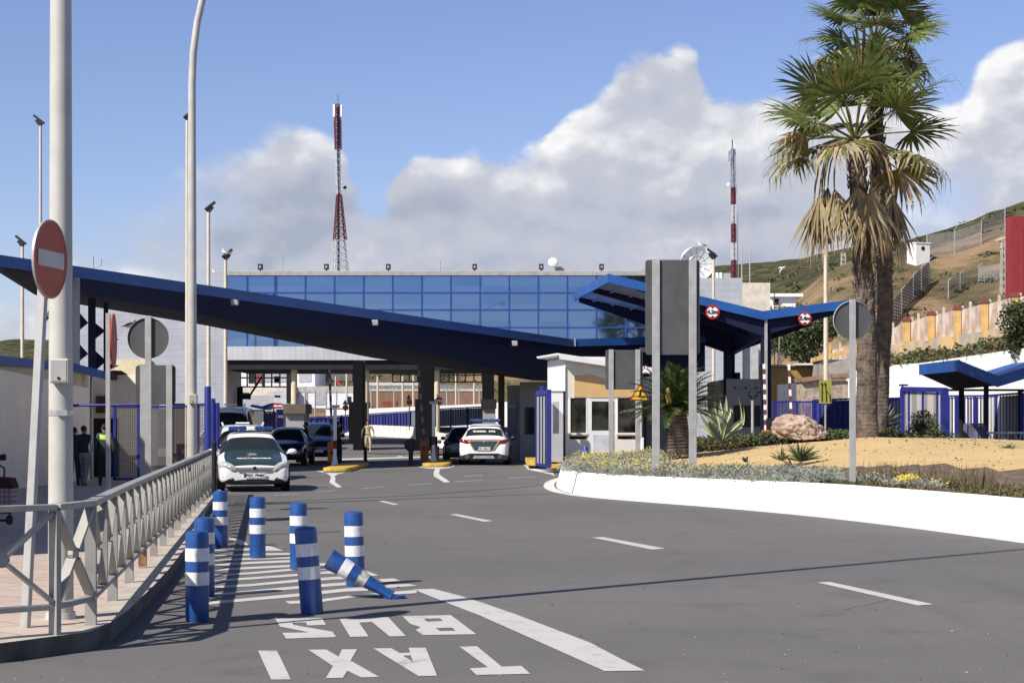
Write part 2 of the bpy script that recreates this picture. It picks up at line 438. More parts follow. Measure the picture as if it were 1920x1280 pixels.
def hill_mat():
    m = bpy.data.materials.new('hillside')
    m.use_nodes = True
    t = m.node_tree
    b = t.nodes['Principled BSDF']
    tcn = nd(t, 'ShaderNodeNewGeometry').outputs['Position']
    sp = nd(t, 'ShaderNodeSeparateXYZ', {0: tcn})
    n1_ = noise_n(t, tcn, 0.03, 6, 0.6)
    n2_ = noise_n(t, tcn, 0.22, 6, 0.7)
    n3_ = noise_n(t, tcn, 1.2, 4, 0.7)
    far = smooth(t, mth(t, 'MULTIPLY_ADD', n1_, 60.0, sp.outputs[1]), 298, 330)
    earth = mixc(t, smooth(t, n2_, 0.35, 0.7), (0.27, 0.185, 0.11), (0.17, 0.13, 0.085))
    earth = mixc(t, mth(t, 'MULTIPLY', smooth(t, n3_, 0.55, 0.7), 0.6), earth, (0.15, 0.13, 0.06))
    scrub = mixc(t, smooth(t, n2_, 0.42, 0.62), (0.042, 0.044, 0.024), (0.105, 0.098, 0.052))
    scrub = mixc(t, mth(t, 'MULTIPLY', smooth(t, n3_, 0.6, 0.8), 0.5), scrub, (0.19, 0.16, 0.09))
    nearg = mth(t, 'MAXIMUM', smooth(t, n1_, 0.50, 0.58), smooth(t, n2_, 0.56, 0.63))
    nearm = mixc(t, mth(t, 'MULTIPLY', nearg, 0.75), earth, scrub)
    cc = mixc(t, far, nearm, scrub)
    t.links.new(cc, b.inputs['Base Color'])
    b.inputs['Roughness'].default_value = 1.0
    b.inputs['Specular IOR Level'].default_value = 0.05
    bn = nd(t, 'ShaderNodeBump', {'Strength': 1.0, 'Distance': 1.2, 'Height': n2_})
    t.links.new(bn.outputs[0], b.inputs['Normal'])
    return m
m_hill = hill_mat()

# ---------------------------------------------------------------- geometry helpers
def P(px, py, D):
    return V(((px - 960) * D / F, D, CH - (py - HZ) * D / F))

def G(px, py, z=0.0):
    D = (CH - z) * F / (py - HZ)
    return V(((px - 960) * D / F, D, z))

def gz(y):
    """height of the roadway at distance y"""
    if y < 88: return 0.0
    if y < 130: return (y - 88) / 42 * 0.80
    return 0.80

def zp(D):
    """height of the left pavement"""
    if D < 15: return 0.14
    if D < 40: return 0.14 - (D - 15) / 25 * 0.10
    return 0.04

def GP(px, py):
    z = 0.1
    for _ in range(12):
        D = (CH - z) * F / (py - HZ)
        z = zp(D)
    return G(px, py, z)

class MB:
    def __init__(s):
        s.v = []; s.f = []; s.m = []
    def add(s, vs, fs, m=0):
        o = len(s.v)
        s.v += [V(p) for p in vs]
        for f in fs:
            s.f.append([i + o for i in f]); s.m.append(m)
        return s
    def box(s, x0, x1, y0, y1, z0, z1, m=0):
        vs = [(x0, y0, z0), (x1, y0, z0), (x1, y1, z0), (x0, y1, z0), (x0, y0, z1), (x1, y0, z1), (x1, y1, z1), (x0, y1, z1)]
        return s.add(vs, [(0, 3, 2, 1), (4, 5, 6, 7), (0, 1, 5, 4), (1, 2, 6, 5), (2, 3, 7, 6), (3, 0, 4, 7)], m)
    def obox(s, c, size, rot=(0, 0, 0), m=0):
        from mathutils import Euler
        M = Euler(rot).to_matrix()
        h = V(size) / 2
        vs = [M @ V((sx * h.x, sy * h.y, sz * h.z)) + V(c) for sx, sy, sz in
              ((-1, -1, -1), (1, -1, -1), (1, 1, -1), (-1, 1, -1), (-1, -1, 1), (1, -1, 1), (1, 1, 1), (-1, 1, 1))]
        return s.add(vs, [(0, 3, 2, 1), (4, 5, 6, 7), (0, 1, 5, 4), (1, 2, 6, 5), (2, 3, 7, 6), (3, 0, 4, 7)], m)
    def bar(s, a, b, w, h=None, m=0, up=(0, 0, 1)):
        a, b = V(a), V(b); h = w if h is None else h
        t = (b - a).normalized(); upv = V(up)
        if abs(t.dot(upv)) > 0.98: upv = V((0, 1, 0))
        sd = t.cross(upv).normalized(); u2 = sd.cross(t).normalized()
        vs = []
        for p in (a, b):
            for i, j in ((-1, -1), (1, -1), (1, 1), (-1, 1)):
                vs.append(p + sd * (w / 2 * i) + u2 * (h / 2 * j))
        return s.add(vs, [(3, 2, 1, 0), (4, 5, 6, 7), (0, 1, 5, 4), (1, 2, 6, 5), (2, 3, 7, 6), (3, 0, 4, 7)], m)
    def tube(s, pts, rad, n=10, m=0, cap=True):
        pts = [V(p) for p in pts]
        if not hasattr(rad, '__len__'): rad = [rad] * len(pts)
        o = len(s.v); fr = None
        for i, p in enumerate(pts):
            t = (pts[min(i + 1, len(pts) - 1)] - pts[max(i - 1, 0)]).normalized()
            if fr is None:
                ref = V((0, 0, 1)) if abs(t.z) < 0.9 else V((1, 0, 0))
                fr = t.cross(ref).normalized()
            else:
                fr = (fr - t * fr.dot(t)).normalized()
            b2 = t.cross(fr)
            for k in range(n):
                a = 2 * math.pi * k / n
                s.v.append(p + (fr * math.cos(a) + b2 * math.sin(a)) * rad[i])
        for i in range(len(pts) - 1):
            for k in range(n):
                k2 = (k + 1) % n
                s.f.append([o + i * n + k, o + i * n + k2, o + (i + 1) * n + k2, o + (i + 1) * n + k]); s.m.append(m)
        if cap:
            s.f.append([o + k for k in range(n)][::-1]); s.m.append(m)
            s.f.append([o + (len(pts) - 1) * n + k for k in range(n)]); s.m.append(m)
        return s
    def poly(s, pts, m=0):
        return s.add(pts, [tuple(range(len(pts)))], m)
    def prism(s, pts, off, m=0, m2=None):
        n = len(pts); off = V(off)
        vs = [V(p) for p in pts] + [V(p) + off for p in pts]
        s.add(vs, [tuple(range(n))[::-1], tuple(range(n, 2 * n))], m)
        o = len(s.v) - 2 * n
        for i in range(n):
            j = (i + 1) % n
            s.f.append([o + i, o + j, o + n + j, o + n + i]); s.m.append(m if m2 is None else m2)
        return s
    def ell(s, c, r, nu=12, nv=8, m=0, fn=None):
        c = V(c); o = len(s.v)
        for j in range(nv + 1):
            th = math.pi * j / nv
            for i in range(nu):
                ph = 2 * math.pi * i / nu
                p = V((r[0] * math.sin(th) * math.cos(ph), r[1] * math.sin(th) * math.sin(ph), r[2] * math.cos(th)))
                if fn: p = fn(p)
                s.v.append(c + p)
        for j in range(nv):
            for i in range(nu):
                i2 = (i + 1) % nu
                s.f.append([o + j * nu + i, o + (j + 1) * nu + i, o + (j + 1) * nu + i2, o + j * nu + i2]); s.m.append(m)
        return s
    def disc(s, c, r, nrm, th=0.01, n=32, m=0, m2=None):
        c = V(c); nrm = V(nrm).normalized()
        ref = V((0, 0, 1)) if abs(nrm.z) < 0.9 else V((1, 0, 0))
        a = nrm.cross(ref).normalized(); b = a.cross(nrm)
        pts = [c + (a * math.cos(2 * math.pi * k / n) + b * math.sin(2 * math.pi * k / n)) * r for k in range(n)]
        return s.prism(pts, nrm * th, m, m2)
    def build(s, name, mats, parent=None, smooth=False, bevel=0, local=False):
        if not isinstance(mats, (list, tuple)): mats = [mats]
        me = bpy.data.meshes.new(name)
        if parent is not None:
            org = V((0, 0, 0)) if local else V(parent['_o'])
        elif local:
            org = V((0, 0, 0))
        else:
            xs = [p.x for p in s.v]; ys = [p.y for p in s.v]; zs = [p.z for p in s.v]
            org = V(((min(xs) + max(xs)) / 2, (min(ys) + max(ys)) / 2, min(zs)))
        me.from_pydata([tuple(p - org) for p in s.v], [], s.f)
        for m in mats: me.materials.append(m)
        if len(mats) > 1:
            me.polygons.foreach_set('material_index', s.m)
        if smooth:
            me.polygons.foreach_set('use_smooth', [True] * len(s.f))
        me.update()
        o = bpy.data.objects.new(name, me)
        COL.objects.link(o)
        if parent is not None:
            o.parent = parent
            o['_o'] = tuple(org) if not local else (0, 0, 0)
        elif not local:
            o.location = org
            o['_o'] = tuple(org)
        else:
            o['_o'] = (0, 0, 0)
        if smooth:
            md = o.modifiers.new('ws', 'EDGE_SPLIT'); md.split_angle = R(38)
        if bevel:
            b = o.modifiers.new('bevel', 'BEVEL'); b.width = bevel; b.segments = 2; b.limit_method = 'ANGLE'
        return o

def tag(o, label=None, cat=None, group=None, kind=None):
    if label: o['label'] = label
    if cat: o['category'] = cat
    if group: o['group'] = group
    if kind: o['kind'] = kind
    return o

def thing(name, label, cat, loc=(0, 0, 0), rotz=0, group=None):
    o = bpy.data.objects.new(name, None)
    o.empty_display_size = 0.2
    o.location = loc
    o.rotation_euler = (0, 0, rotz)
    o['_o'] = tuple(loc)
    COL.objects.link(o)
    return tag(o, label, cat, group)

def dup(root, loc=None, rot=None, label=None, parent=None):
    c = root.copy()
    COL.objects.link(c)
    if parent is not None: c.parent = parent
    if loc is not None: c.location = loc
    if rot is not None: c.rotation_euler = rot
    if label: c['label'] = label
    for ch in list(root.children):
        dup(ch, parent=c)
    return c

def struct(o):
    o['kind'] = 'structure'
    if 'category' in o: del o['category']
    return o

def pb(mb, px0, px1, py0, py1, D, dep=0.1, m=0):
    """axis-aligned box whose near face covers a picture rectangle at distance D"""
    a = P(px0, py1, D); b = P(px1, py0, D)
    return mb.box(a.x, b.x, D, D + dep, a.z, b.z, m)

def flat_poly(mb, pts, z=0.0, holes=(), m=0):
    """polygon traced on the road"""
    o3 = [G(px, py, z) for px, py in pts]
    loops = [o3] + [[G(px, py, z) for px, py in h] for h in holes]
    allp = [p for l in loops for p in l]
    tris = tessellate_polygon(loops)
    fs = []
    for t in tris:
        a, b, c = [allp[i] for i in t]
        if (b - a).cross(c - a).z < 0: t = (t[0], t[2], t[1])
        fs.append(tuple(t))
    mb.add(allp, fs, m)

def text_obj(txt, name, size, loc, rot, m, parent, ext=0.004, sx=1.0, bold=0.0, align='CENTER'):
    cu = bpy.data.curves.new(name, 'FONT')
    cu.body = txt; cu.size = size; cu.extrude = ext; cu.align_x = align; cu.align_y = 'CENTER'; cu.offset = bold
    tmp = bpy.data.objects.new('tmp', cu)
    COL.objects.link(tmp)
    dg = bpy.context.evaluated_depsgraph_get()
    me = bpy.data.meshes.new_from_object(tmp.evaluated_get(dg))
    bpy.data.objects.remove(tmp)
    me.materials.clear(); me.materials.append(m)
    o = bpy.data.objects.new(name, me)
    COL.objects.link(o)
    if parent is not None:
        o.parent = parent
        o.location = V(loc)
    else:
        o.location = loc
    o.rotation_euler = rot
    o.scale = (sx, 1, 1)
    return o
# ================================================================ ground, road, pavement
mb = MB()
ys = [-40, -10, 0, 10, 20, 30, 40, 50, 60, 70, 80, 88, 95, 105, 115, 125, 130, 145, 170, 260, 600, 1500, 4000]
for i, y in enumerate(ys):
    w = 120 if y < 200 else 1500
    if y >= 600: w = 4000
    mb.v += [V((-w, y, gz(y))), V((w, y, gz(y)))]
for i in range(len(ys) - 1):
    mb.f.append([2 * i, 2 * i + 1, 2 * i + 3, 2 * i + 2]); mb.m.append(0)
o = mb.build('ground', m_asph); struct(o)

# left pavement with its kerb, both following the traced kerb line
kpx = [(-260, 1222), (-120, 1213), (0, 1205), (100, 1192), (165, 1184), (205, 1168), (240, 1143), (262, 1122), (290, 1095), (320, 1062), (345, 1030), (368, 992), (388, 955)]
kp = [GP(*p) for p in kpx]
kp = kp + [V((kp[-1].x - 0.146 * (y - kp[-1].y), y, zp(y))) for y in (38, 46, 54, 62)]
def offs(pts, dist):
    out = []
    for i, p in enumerate(pts):
        t = (pts[min(i + 1, len(pts) - 1)] - pts[max(i - 1, 0)]); t.z = 0; t.normalize()
        out.append(p + V((-t.y, t.x, 0)) * dist)
    return out
kin = offs(kp, 0.24)
mb = MB()
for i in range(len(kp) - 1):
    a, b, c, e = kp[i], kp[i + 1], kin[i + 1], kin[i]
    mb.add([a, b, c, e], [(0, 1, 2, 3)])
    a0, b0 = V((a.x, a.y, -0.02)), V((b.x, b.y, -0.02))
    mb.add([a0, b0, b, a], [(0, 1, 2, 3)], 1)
o = mb.build('kerb', [mat('kerb_top_stone', (0.46, 0.42, 0.36), 0.9, var=0.1, vs=4, dirt=0.2), mat('grimy_kerb_face', (0.10, 0.095, 0.088), 0.9, var=0.25, vs=3, dirt=0.5)], bevel=0.012); struct(o)  # side face far darker than the top: shade put into its colour, plus grime
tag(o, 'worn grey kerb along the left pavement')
mb = MB()
for i in range(len(kin) - 1):
    a, b = kin[i], kin[i + 1]
    a = a - V((0, 0, .003)); b = b - V((0, 0, .003))
    mb.add([a, b, V((-30, b.y, b.z)), V((-30, a.y, a.z))], [(0, 1, 2, 3)])
o = mb.build('pavement', m_tiles); struct(o)

# road markings
mb = MB()
def mk(scale, ox, oy, pts, holes=(), z=0.004):
    cv_ = lambda l: [(ox + x / scale, oy + y / scale) for x, y in l]
    flat_poly(mb, cv_(pts), z, [cv_(h) for h in holes])
L = (2.4, 440, 1130)
mk(*L, [(105, 213), (190, 212), (253, 342), (165, 343)])
mk(*L, [(332, 209), (412, 208), (468, 240), (483, 207), (551, 207), (522, 258), (650, 331), (570, 333), (507, 303), (487, 335), (410, 337), (443, 282)])
mk(*L, [(625, 203), (706, 202), (742, 224), (790, 222), (783, 200), (860, 200), (911, 326), (828, 327)], [[(757, 236), (803, 262), (792, 234)]])
mk(*L, [(1012, 195), (1090, 193), (1202, 285), (1290, 281), (1330, 317), (1088, 322), (1057, 293), (1140, 288)])
mk(*L, [(183, 70), (392, 66), (411, 97), (328, 100), (320, 86), (258, 88), (264, 97), (440, 128), (458, 152), (232, 159), (214, 133), (335, 131), (205, 105)])
mk(*L, [(472, 72), (690, 62), (770, 147), (698, 149), (618, 84), (560, 87), (603, 149), (520, 151)])
mk(*L, [(755, 58), (972, 53), (1087, 139), (848, 143), (815, 120), (838, 108), (790, 92)], [[(850, 70), (868, 84), (938, 80), (925, 68)], [(905, 112), (925, 126), (995, 124), (980, 110)]])
band = [(775, 1104), (812, 1103), (860, 1115), (907, 1130), (965, 1150), (1023, 1172), (1107, 1204), (1160, 1232), (1209, 1256), (1134, 1257), (1060, 1224), (961, 1180), (900, 1153), (840, 1130)]
flat_poly(mb, band, 0.004)
H4 = (4.0, 320, 900)
def stripe(line, t0, t1):
    n = len(line)
    up = [(x, y) for x, y in line]
    dn = [(x, y + t0 + (t1 - t0) * i / (n - 1)) for i, (x, y) in enumerate(line)]
    mk(*H4, up + dn[::-1])
stripe([(300, 520), (500, 512), (700, 505)], 13, 16)
mk(*H4, [(702, 490), (752, 494), (845, 526), (705, 527)])
mk(*H4, [(440, 425), (545, 450), (585, 483), (520, 486), (500, 470), (430, 438)])
stripe([(290, 560), (600, 547), (940, 543)], 12, 15)
stripe([(280, 595), (600, 580), (1010, 566)], 12, 16)
stripe([(270, 632), (600, 610), (1100, 588)], 13, 17)
stripe([(260, 668), (600, 648), (1180, 618)], 13, 18)
stripe([(240, 710), (600, 688), (1000, 652), (1290, 650)], 13, 18)
stripe([(220, 752), (600, 726), (945, 700), (1180, 680), (1320, 686)], 14, 20)
mk(*H4, [(1452, 680), (1480, 682), (1560, 713), (1470, 717)])
stripe([(200, 800), (600, 775), (945, 742), (1320, 716)], 15, 22)
stripe([(170, 858), (450, 838), (945, 792), (1320, 762), (1420, 768)], 17, 24)
mk(*H4, [(1560, 740), (1672, 734), (1740, 758), (1590, 762)])
mk(*H4, [(1590, 795), (1640, 780), (1790, 776), (1852, 788), (1600, 808)])
stripe([(120, 925), (450, 893), (945, 848), (1320, 808), (1480, 800)], 20, 26)
mk(*H4, [(862, 905), (1100, 893), (1400, 856), (1560, 843), (1838, 820), (1860, 826), (1835, 845), (1560, 862), (1400, 872), (1100, 915), (890, 926)])
for q in ([(1110, 1007), (1130, 1006), (1247, 1027.5), (1222, 1029.5)], [(1532, 1091), (1556, 1090), (1750, 1132), (1720, 1134)],
          [(843, 964), (856, 963), (924, 976), (908, 977.5)], [(710, 939), (718, 938), (748, 945), (738, 946)]):
    flat_poly(mb, q, 0.004)
o = mb.build('road_markings', m_paint); struct(o)
mb = MB()
m_faded = mat('faded_road_paint', (0.30, 0.295, 0.29), 0.8, var=0.2, vs=9)
for x0, y0, x1, y1 in ((592, 921.5, 632, 918.2), (678, 915, 718, 911.3), (765, 908.3, 810, 905), (852, 902, 905, 899), (951, 895.5, 1004, 892.7), (515, 927, 560, 924), (870, 891.5, 905, 890)):
    flat_poly(mb, [(x0, y0), (x1, y1), (x1 + 1, y1 + 1.1), (x0 + 1, y0 + 1.3)], 0.004)
struct(mb.build('faded_lane_dashes', m_faded))
mb = MB()
E4 = (4.0, 560, 850)
mk(*E4, [(130, 130), (180, 130), (190, 142), (290, 145), (370, 138), (385, 128), (427, 117), (400, 130), (300, 152), (270, 168), (276, 186), (272, 212), (325, 250), (287, 253), (230, 215), (240, 185), (238, 166), (210, 148)])
mk(*E4, [(890, 97), (925, 97), (940, 102), (1120, 100), (1130, 90), (1172, 90), (1135, 106), (1060, 116), (1052, 148), (1066, 165), (1137, 212), (1092, 216), (1012, 167), (1012, 142), (1024, 114), (960, 110)])
mk(*E4, [(1670, 78), (1705, 77), (1735, 103), (1800, 118), (1900, 136), (1925, 168), (1890, 155), (1790, 133), (1718, 118), (1700, 95)])
# beyond the barriers
flat_poly(mb, [(640, 862), (760, 858), (860, 855), (860, 853), (760, 856), (640, 859.5)], 0.004)
flat_poly(mb, [(700, 833), (706, 832), (756, 855), (748, 857)], 0.004)
flat_poly(mb, [(646, 846), (660, 848), (652, 850), (664, 853), (668, 849), (662, 848), (662, 846)], 0.004)
flat_poly(mb, [(650, 831), (660, 835), (732, 834), (742, 829), (736, 823), (742, 829.5), (733, 836), (660, 837), (648, 832)], 0.004)
flat_poly(mb, [(428, 910.5), (515, 908.5), (515, 910.5), (428, 913)], 0.004)
o = mb.build('lane_markings', m_paintw); struct(o)

# one thin dark line across the asphalt, and a wire's shadow drawn as another
mb = MB()
def darkline(pts, w):
    up = [(x, y) for x, y in pts]; dn = [(x, y + w) for x, y in pts]
    flat_poly(mb, up + dn[::-1], 0.003)
darkline([(500, 942.5), (620, 935), (760, 929), (980, 913), (1035, 905)], 0.7)
darkline([(440, 1001), (560, 999), (640, 995)], 0.9)  # thin cast shadow of a wire, painted on the road as a strip
o = mb.build('tar_joints', mat('tar', (0.035, 0.035, 0.037), 0.8)); struct(o)

# a few long hairline cracks and loose grit
mb = MB(); rgc = random.Random(21)
for (x, y, dx, dy, n) in ((820, 985, 30, 4, 14), (1500, 1150, 22, -10, 12)):
    pts = []
    for k in range(n):
        pts.append((x, y)); x += dx * rgc.uniform(.5, 1.4); y += dy * rgc.uniform(-.2, 1.5) * .5
    for (xa, ya), (xb, yb) in zip(pts[:-1], pts[1:]):
        if ya < 860 or rgc.random() < .12: continue
        a, b = G(xa, ya, .0025), G(xb, yb, .0025); sd = (b - a).cross(V((0, 0, 1))).normalized() * rgc.uniform(.0015, .004)
        mb.add([a - sd, a + sd, b + sd, b - sd], [(0, 1, 2, 3)])
struct(mb.build('road_cracks', mat('crack_dark', (0.045, 0.044, 0.044), 0.9)))
mb = MB()
for k in range(420):
    px = rgc.uniform(0, 1920); py = rgc.uniform(905, 1280); q = G(px, py, 0.0)
    if q.x < -4.0 and q.y > 10: continue
    r = rgc.uniform(.003, .009) * (1 if rgc.random() < .96 else 1.8)
    mb.ell(q + V((0, 0, r * .3)), (r, r * rgc.uniform(.6, 1), r * .6), 6, 4, rgc.choice((0, 0, 1)))
tag(mb.build('grit', [mat('grit_pale', (.26, .25, .23), .9), mat('grit_dark', (.06, .055, .05), .9)]), 'loose grit and small stones scattered over the asphalt', 'grit', kind='stuff')

# ================================================================ near railing
posts = [GP(103, 1189), GP(170.3, 1170.6)]
pitch = V((-3.70 - -3.47, 16.4 - 14.82, 0))
p = GP(211, 1125.3)
stepv = V((-0.252, 1.76, 0))
while p.y < 39.5:
    posts.append(V((p.x, p.y, zp(p.y)))); p = p + stepv
left = []
q = posts[0]
for k in range(3):
    q = q + V((-0.62, -0.50, 0)); left.append(V((q.x, q.y, zp(q.y))))
posts = left[::-1] + posts
def RHf(p): return 0.915 + 0.085 * min(1, max(0, (p.y - 12.5) / 26))
t = thing('railing', 'grey steel railing with crossed braces bending along the kerb of the left pavement', 'railing', posts[3])
mb = MB()
up = V((0, 0, 1))
for a, b in zip(posts[:-1], posts[1:]):
    mb.bar(a + up * RHf(a), b + up * (RHf(b) - .001), 0.095, 0.045)
mb.build('top_rail', m_steel, t, bevel=.004)
mb = MB()
for a, b in zip(posts[:-1], posts[1:]):
    mb.bar(a + up * 0.20, b + up * 0.20, 0.06, 0.04)
mb.build('bottom_rail', m_steel, t, bevel=.004)
for i, a in enumerate(posts):
    mb = MB()
    bdir = (posts[min(i + 1, len(posts) - 1)] - posts[max(i - 1, 0)])
    ang = math.atan2(bdir.y, bdir.x)
    mb.obox(a + up * (RHf(a) / 2 - .012), (0.045, 0.085, RHf(a) - 0.022), (0, 0, ang))
    if i == 7: mb.obox(a + up * 0.1, (0.048, 0.088, 0.16), (0, 0, ang), 1)
    mb.build('post', [m_steel, mat('rust', (0.30, 0.16, 0.06), 0.9, var=0.3, vs=9)], t, bevel=.003)
half = []
for a, b in zip(posts[:-1], posts[1:]):
    if (b - a).length > 1.3:
        m2 = (a + b) / 2; half += [(a, m2), (m2, b)]
        mb = MB(); ang = math.atan2((b - a).y, (b - a).x); hh = RHf(m2) - .02
        mb.obox(m2 + up * ((hh + .2) / 2), (0.045, 0.085, hh - .2 - .022), (0, 0, ang)); mb.build('short_post', m_steel, t, bevel=.003)
    else: half.append((a, b))
for a, b in half:
    mb = MB()
    ta_, tb_ = RHf(a) - .025, RHf(b) - .025
    c = (a + b) / 2 + up * ((.44 + ta_ + tb_) / 4)
    for p0, p1 in ((a + up * .22, b + up * tb_), (a + up * ta_, b + up * .22)):
        dirv = (p1 - p0).normalized()
        mb.bar(p0 + dirv * .03, c - dirv * 0.045, 0.075, 0.026)
        mb.bar(c + dirv * 0.045, p1 - dirv * .03, 0.075, 0.026)
    nrm = (b - a).cross(up).normalized()
    mb.disc(c - nrm * .02, 0.055, nrm, 0.04, 14)
    mb.build('cross_brace', m_steel, t)

# ================================================================ bollards
def bollard_parts(name, lab):
    t = thing(name, lab, 'bollard')
    n, r, h = 28, 0.098, 0.75
    mb = MB()
    prof = [(r * .93, 0.0), (r, .02), (r, h - .03), (r * .96, h - .008), (r * .86, h), (r * .80, h + .004), (r * .3, h + .012), (0.001, h + .013)]
    o = []
    for k in range(n):
        for (rr, z) in prof:
            a = 2 * math.pi * k / n
            mb.v.append(V((rr * math.cos(a), rr * math.sin(a), z)))
    m_ = len(prof)
    for k in range(n):
        k2 = (k + 1) % n
        for j in range(m_ - 1):
            mb.f.append([k * m_ + j, k2 * m_ + j, k2 * m_ + j + 1, k * m_ + j + 1]); mb.m.append(0)
    mb.build('body', m_bol, t, smooth=True)
    for z0, z1 in ((0.505, 0.615), (0.305, 0.415)):
        mb = MB(); rr = r + 0.0022
        mb.tube([(0, 0, z0), (0, 0, z1)], rr, n, cap=False)
        mb.build('reflective_band', m_refl, t, smooth=True)
    return t
bl = [(366, 1166, 0, 0, 'blue bollard nearest the kerb corner, wholly in the shadow of the big pole'),
      (380, 1119, 0, 1, 'blue bollard mostly hidden behind the shaded corner bollard'),
      (411, 1027, 0, 0, 'farthest blue bollard, beside the railing and half in its shadow'),
      (481, 1047, 0, 0, 'blue bollard standing alone behind the hatched stripes left of the middle'),
      (558, 1069, 0, 0, 'blue bollard half hidden behind the leaning one'),
      (583, 1152, -4.5, 0, 'blue bollard leaning to the left above the word BUS'),
      (665, 1099, -1.5, 0, 'upright blue bollard behind the crushed one, rightmost of the standing row')]
b0 = bollard_parts('bollard', bl[0][4])
b0['group'] = 'blue bollards with two white bands on the hatching'
for i, (px, py, ti, hh, lab) in enumerate(bl):
    g = G(px, py, 0); g.y += 0.09
    b_ = b0 if i == 0 else dup(b0, label=lab)
    b_.location = (g.x, g.y, 0.0)
    b_.rotation_euler = (0, R(ti), R(17 * i))
    if ti: b_.rotation_euler = (0, R(ti), 0)
# crushed bollard: body tapers from round head to flattened foot
A = G(735, 1117, 0.02); Bp = P(617, 1047, A.y - 0.02)
t = thing('bollard', 'crushed blue bollard bent down to the road, its foot flattened', 'bollard', (A.x, A.y, 0), 0, 'blue bollards with two white bands on the hatching')
Ap = V(A)
ax = (Bp - Ap); ln = ax.length; ax.normalize()
side = ax.cross(V((0, 1, 0))).normalized()
def ring(tt, n=28):
    # tt 0 at foot, 1 at head: width in the picture plane and depth
    if tt < 0.12: w, dp = 0.055 - tt * .1, 0.12
    elif tt < 0.5: w, dp = 0.043 + (tt - .12) * 0.085, 0.10
    else: w, dp = 0.076 + (tt - .5) * 0.052, 0.10
    c = Ap + ax * (ln * tt)
    return [c + side * (w * math.cos(2 * math.pi * k / n)) + V((0, 1, 0)) * (dp * math.sin(2 * math.pi * k / n)) * (1 if math.cos(2 * math.pi * k / n) > -0.4 or tt > .6 else .8) for k in range(n)]
def seg(t0, t1, name, m_, grow=0.0, capend=False):
    mb = MB(); ks = 8; n = 28
    for j in range(ks + 1):
        tt = t0 + (t1 - t0) * j / ks
        c = Ap + ax * (ln * tt)
        mb.v += [c + (p_ - c) * (1 + grow) for p_ in ring(tt)]
    for j in range(ks):
        for k in range(n):
            k2 = (k + 1) % n
            mb.f.append([j * n + k, j * n + k2, (j + 1) * n + k2, (j + 1) * n + k]); mb.m.append(0)
    if capend:
        mb.f.append(list(range(n))[::-1]); mb.m.append(0)
        mb.f.append([ks * n + k for k in range(n)]); mb.m.append(0)
    o = mb.build(name, m_, t, smooth=True)
    return o
seg(0, 1, 'body', m_bol, 0, True)
seg(0.40, 0.53, 'reflective_band', mat('scuffed_band', (0.55, 0.54, 0.50), 0.6, var=0.3, vs=14, dirt=0.3), 0.025)
seg(0.66, 0.80, 'reflective_band', m_refl, 0.025)
mb = MB(); mb.disc(Ap + V((0.02, 0, -0.02)), 0.11, (0, 0, 1), 0.03, 20); mb.build('foot_plate', m_bol, t)

# ================================================================ poles and signs on the left
def lamp_post(pxb, pyb, D, r0, r1, h, label, box=None, armdir=None, name='street_lamp', clamp=None):
    b = P(pxb, pyb, D); b.z = zp(D)
    t = thing(name, label, 'street lamp', b)
    mb = MB(); pts = [b]; rad = [r0 * 1.0]
    for k in range(1, 9):
        pts.append(b + V((0, 0, h * k / 8))); rad.append(r0 + (r1 - r0) * k / 8)
    if armdir:
        L_ = armdir
        for k in range(1, 9):
            a = math.pi / 2 * k / 8
            pts.append(b + V((L_ * (1 - math.cos(a)), 0, h + 3.2 * math.sin(a)))); rad.append(r1 * (1 - .25 * k / 8))
        pts.append(pts[-1] + V((0.7, 0, 0.05))); rad.append(r1 * .7)
    mb.tube(pts, rad, 20)
    mb.tube([b + V((0, 0, -.01)), b + V((0, 0, .05))], [r0 * 1.25, r0 * 1.12], 20)
    mb.build('pole', m_pole, t, smooth=True)
    if armdir:
        e = pts[-1]; mb = MB()
        mb.ell(e + V((0.3, 0, -0.02)), (0.38, 0.16, 0.09), 14, 8)
        mb.build('lamp_head', m_steel, t, smooth=True)
    if box:
        x0, x1, y0, y1 = box
        mb = MB(); Dn = D - r0 - 0.07
        a = P(x0, y1, Dn); c = P(x1, y0, Dn)
        mb.box(a.x, c.x, Dn, D - r0 * .6, a.z, c.z)
        o = mb.build('access_cover', m_pole, t, bevel=.01)
        mb = MB(); ins = (c.x - a.x) * .1
        mb.box(a.x + ins, c.x - ins, Dn - .004, Dn + .001, a.z + ins, c.z - ins)
        mb.build('cover_plate', m_galv, o)
        mb = MB(); mb.disc(((a.x + c.x) / 2, Dn - .004, a.z + (c.z - a.z) * .2), (c.x - a.x) * .08, (0, -1, 0), .006, 12)
        mb.build('lock', m_dark, o)
    if clamp:
        c = P(clamp[0], clamp[1], D); mb = MB()
        mb.tube([V((b.x, b.y, c.z - .02)), V((b.x, b.y, c.z + .02))], r0 * 0.99, 20, cap=False)
        mb.box(b.x, b.x + r0 * .8, b.y - r0 - .012, b.y - r0 + .03, c.z - .022, c.z + .022)
        mb.build('clamp', m_alu, t, smooth=True)
    return t
lamp_post(114, 1165, 13.3, 0.098, 0.055, 12.6, 'thick pale lamp post standing nearest the camera behind the railing corner', (92.5, 128, 672, 718), armdir=1.2, clamp=(110, 774))
lamp_post(360, 920, 34.0, 0.105, 0.075, 8.35, 'pale lamp post with curved top, behind the railing in front of the blue cylinder post', (354, 369, 739, 757), armdir=1.35)

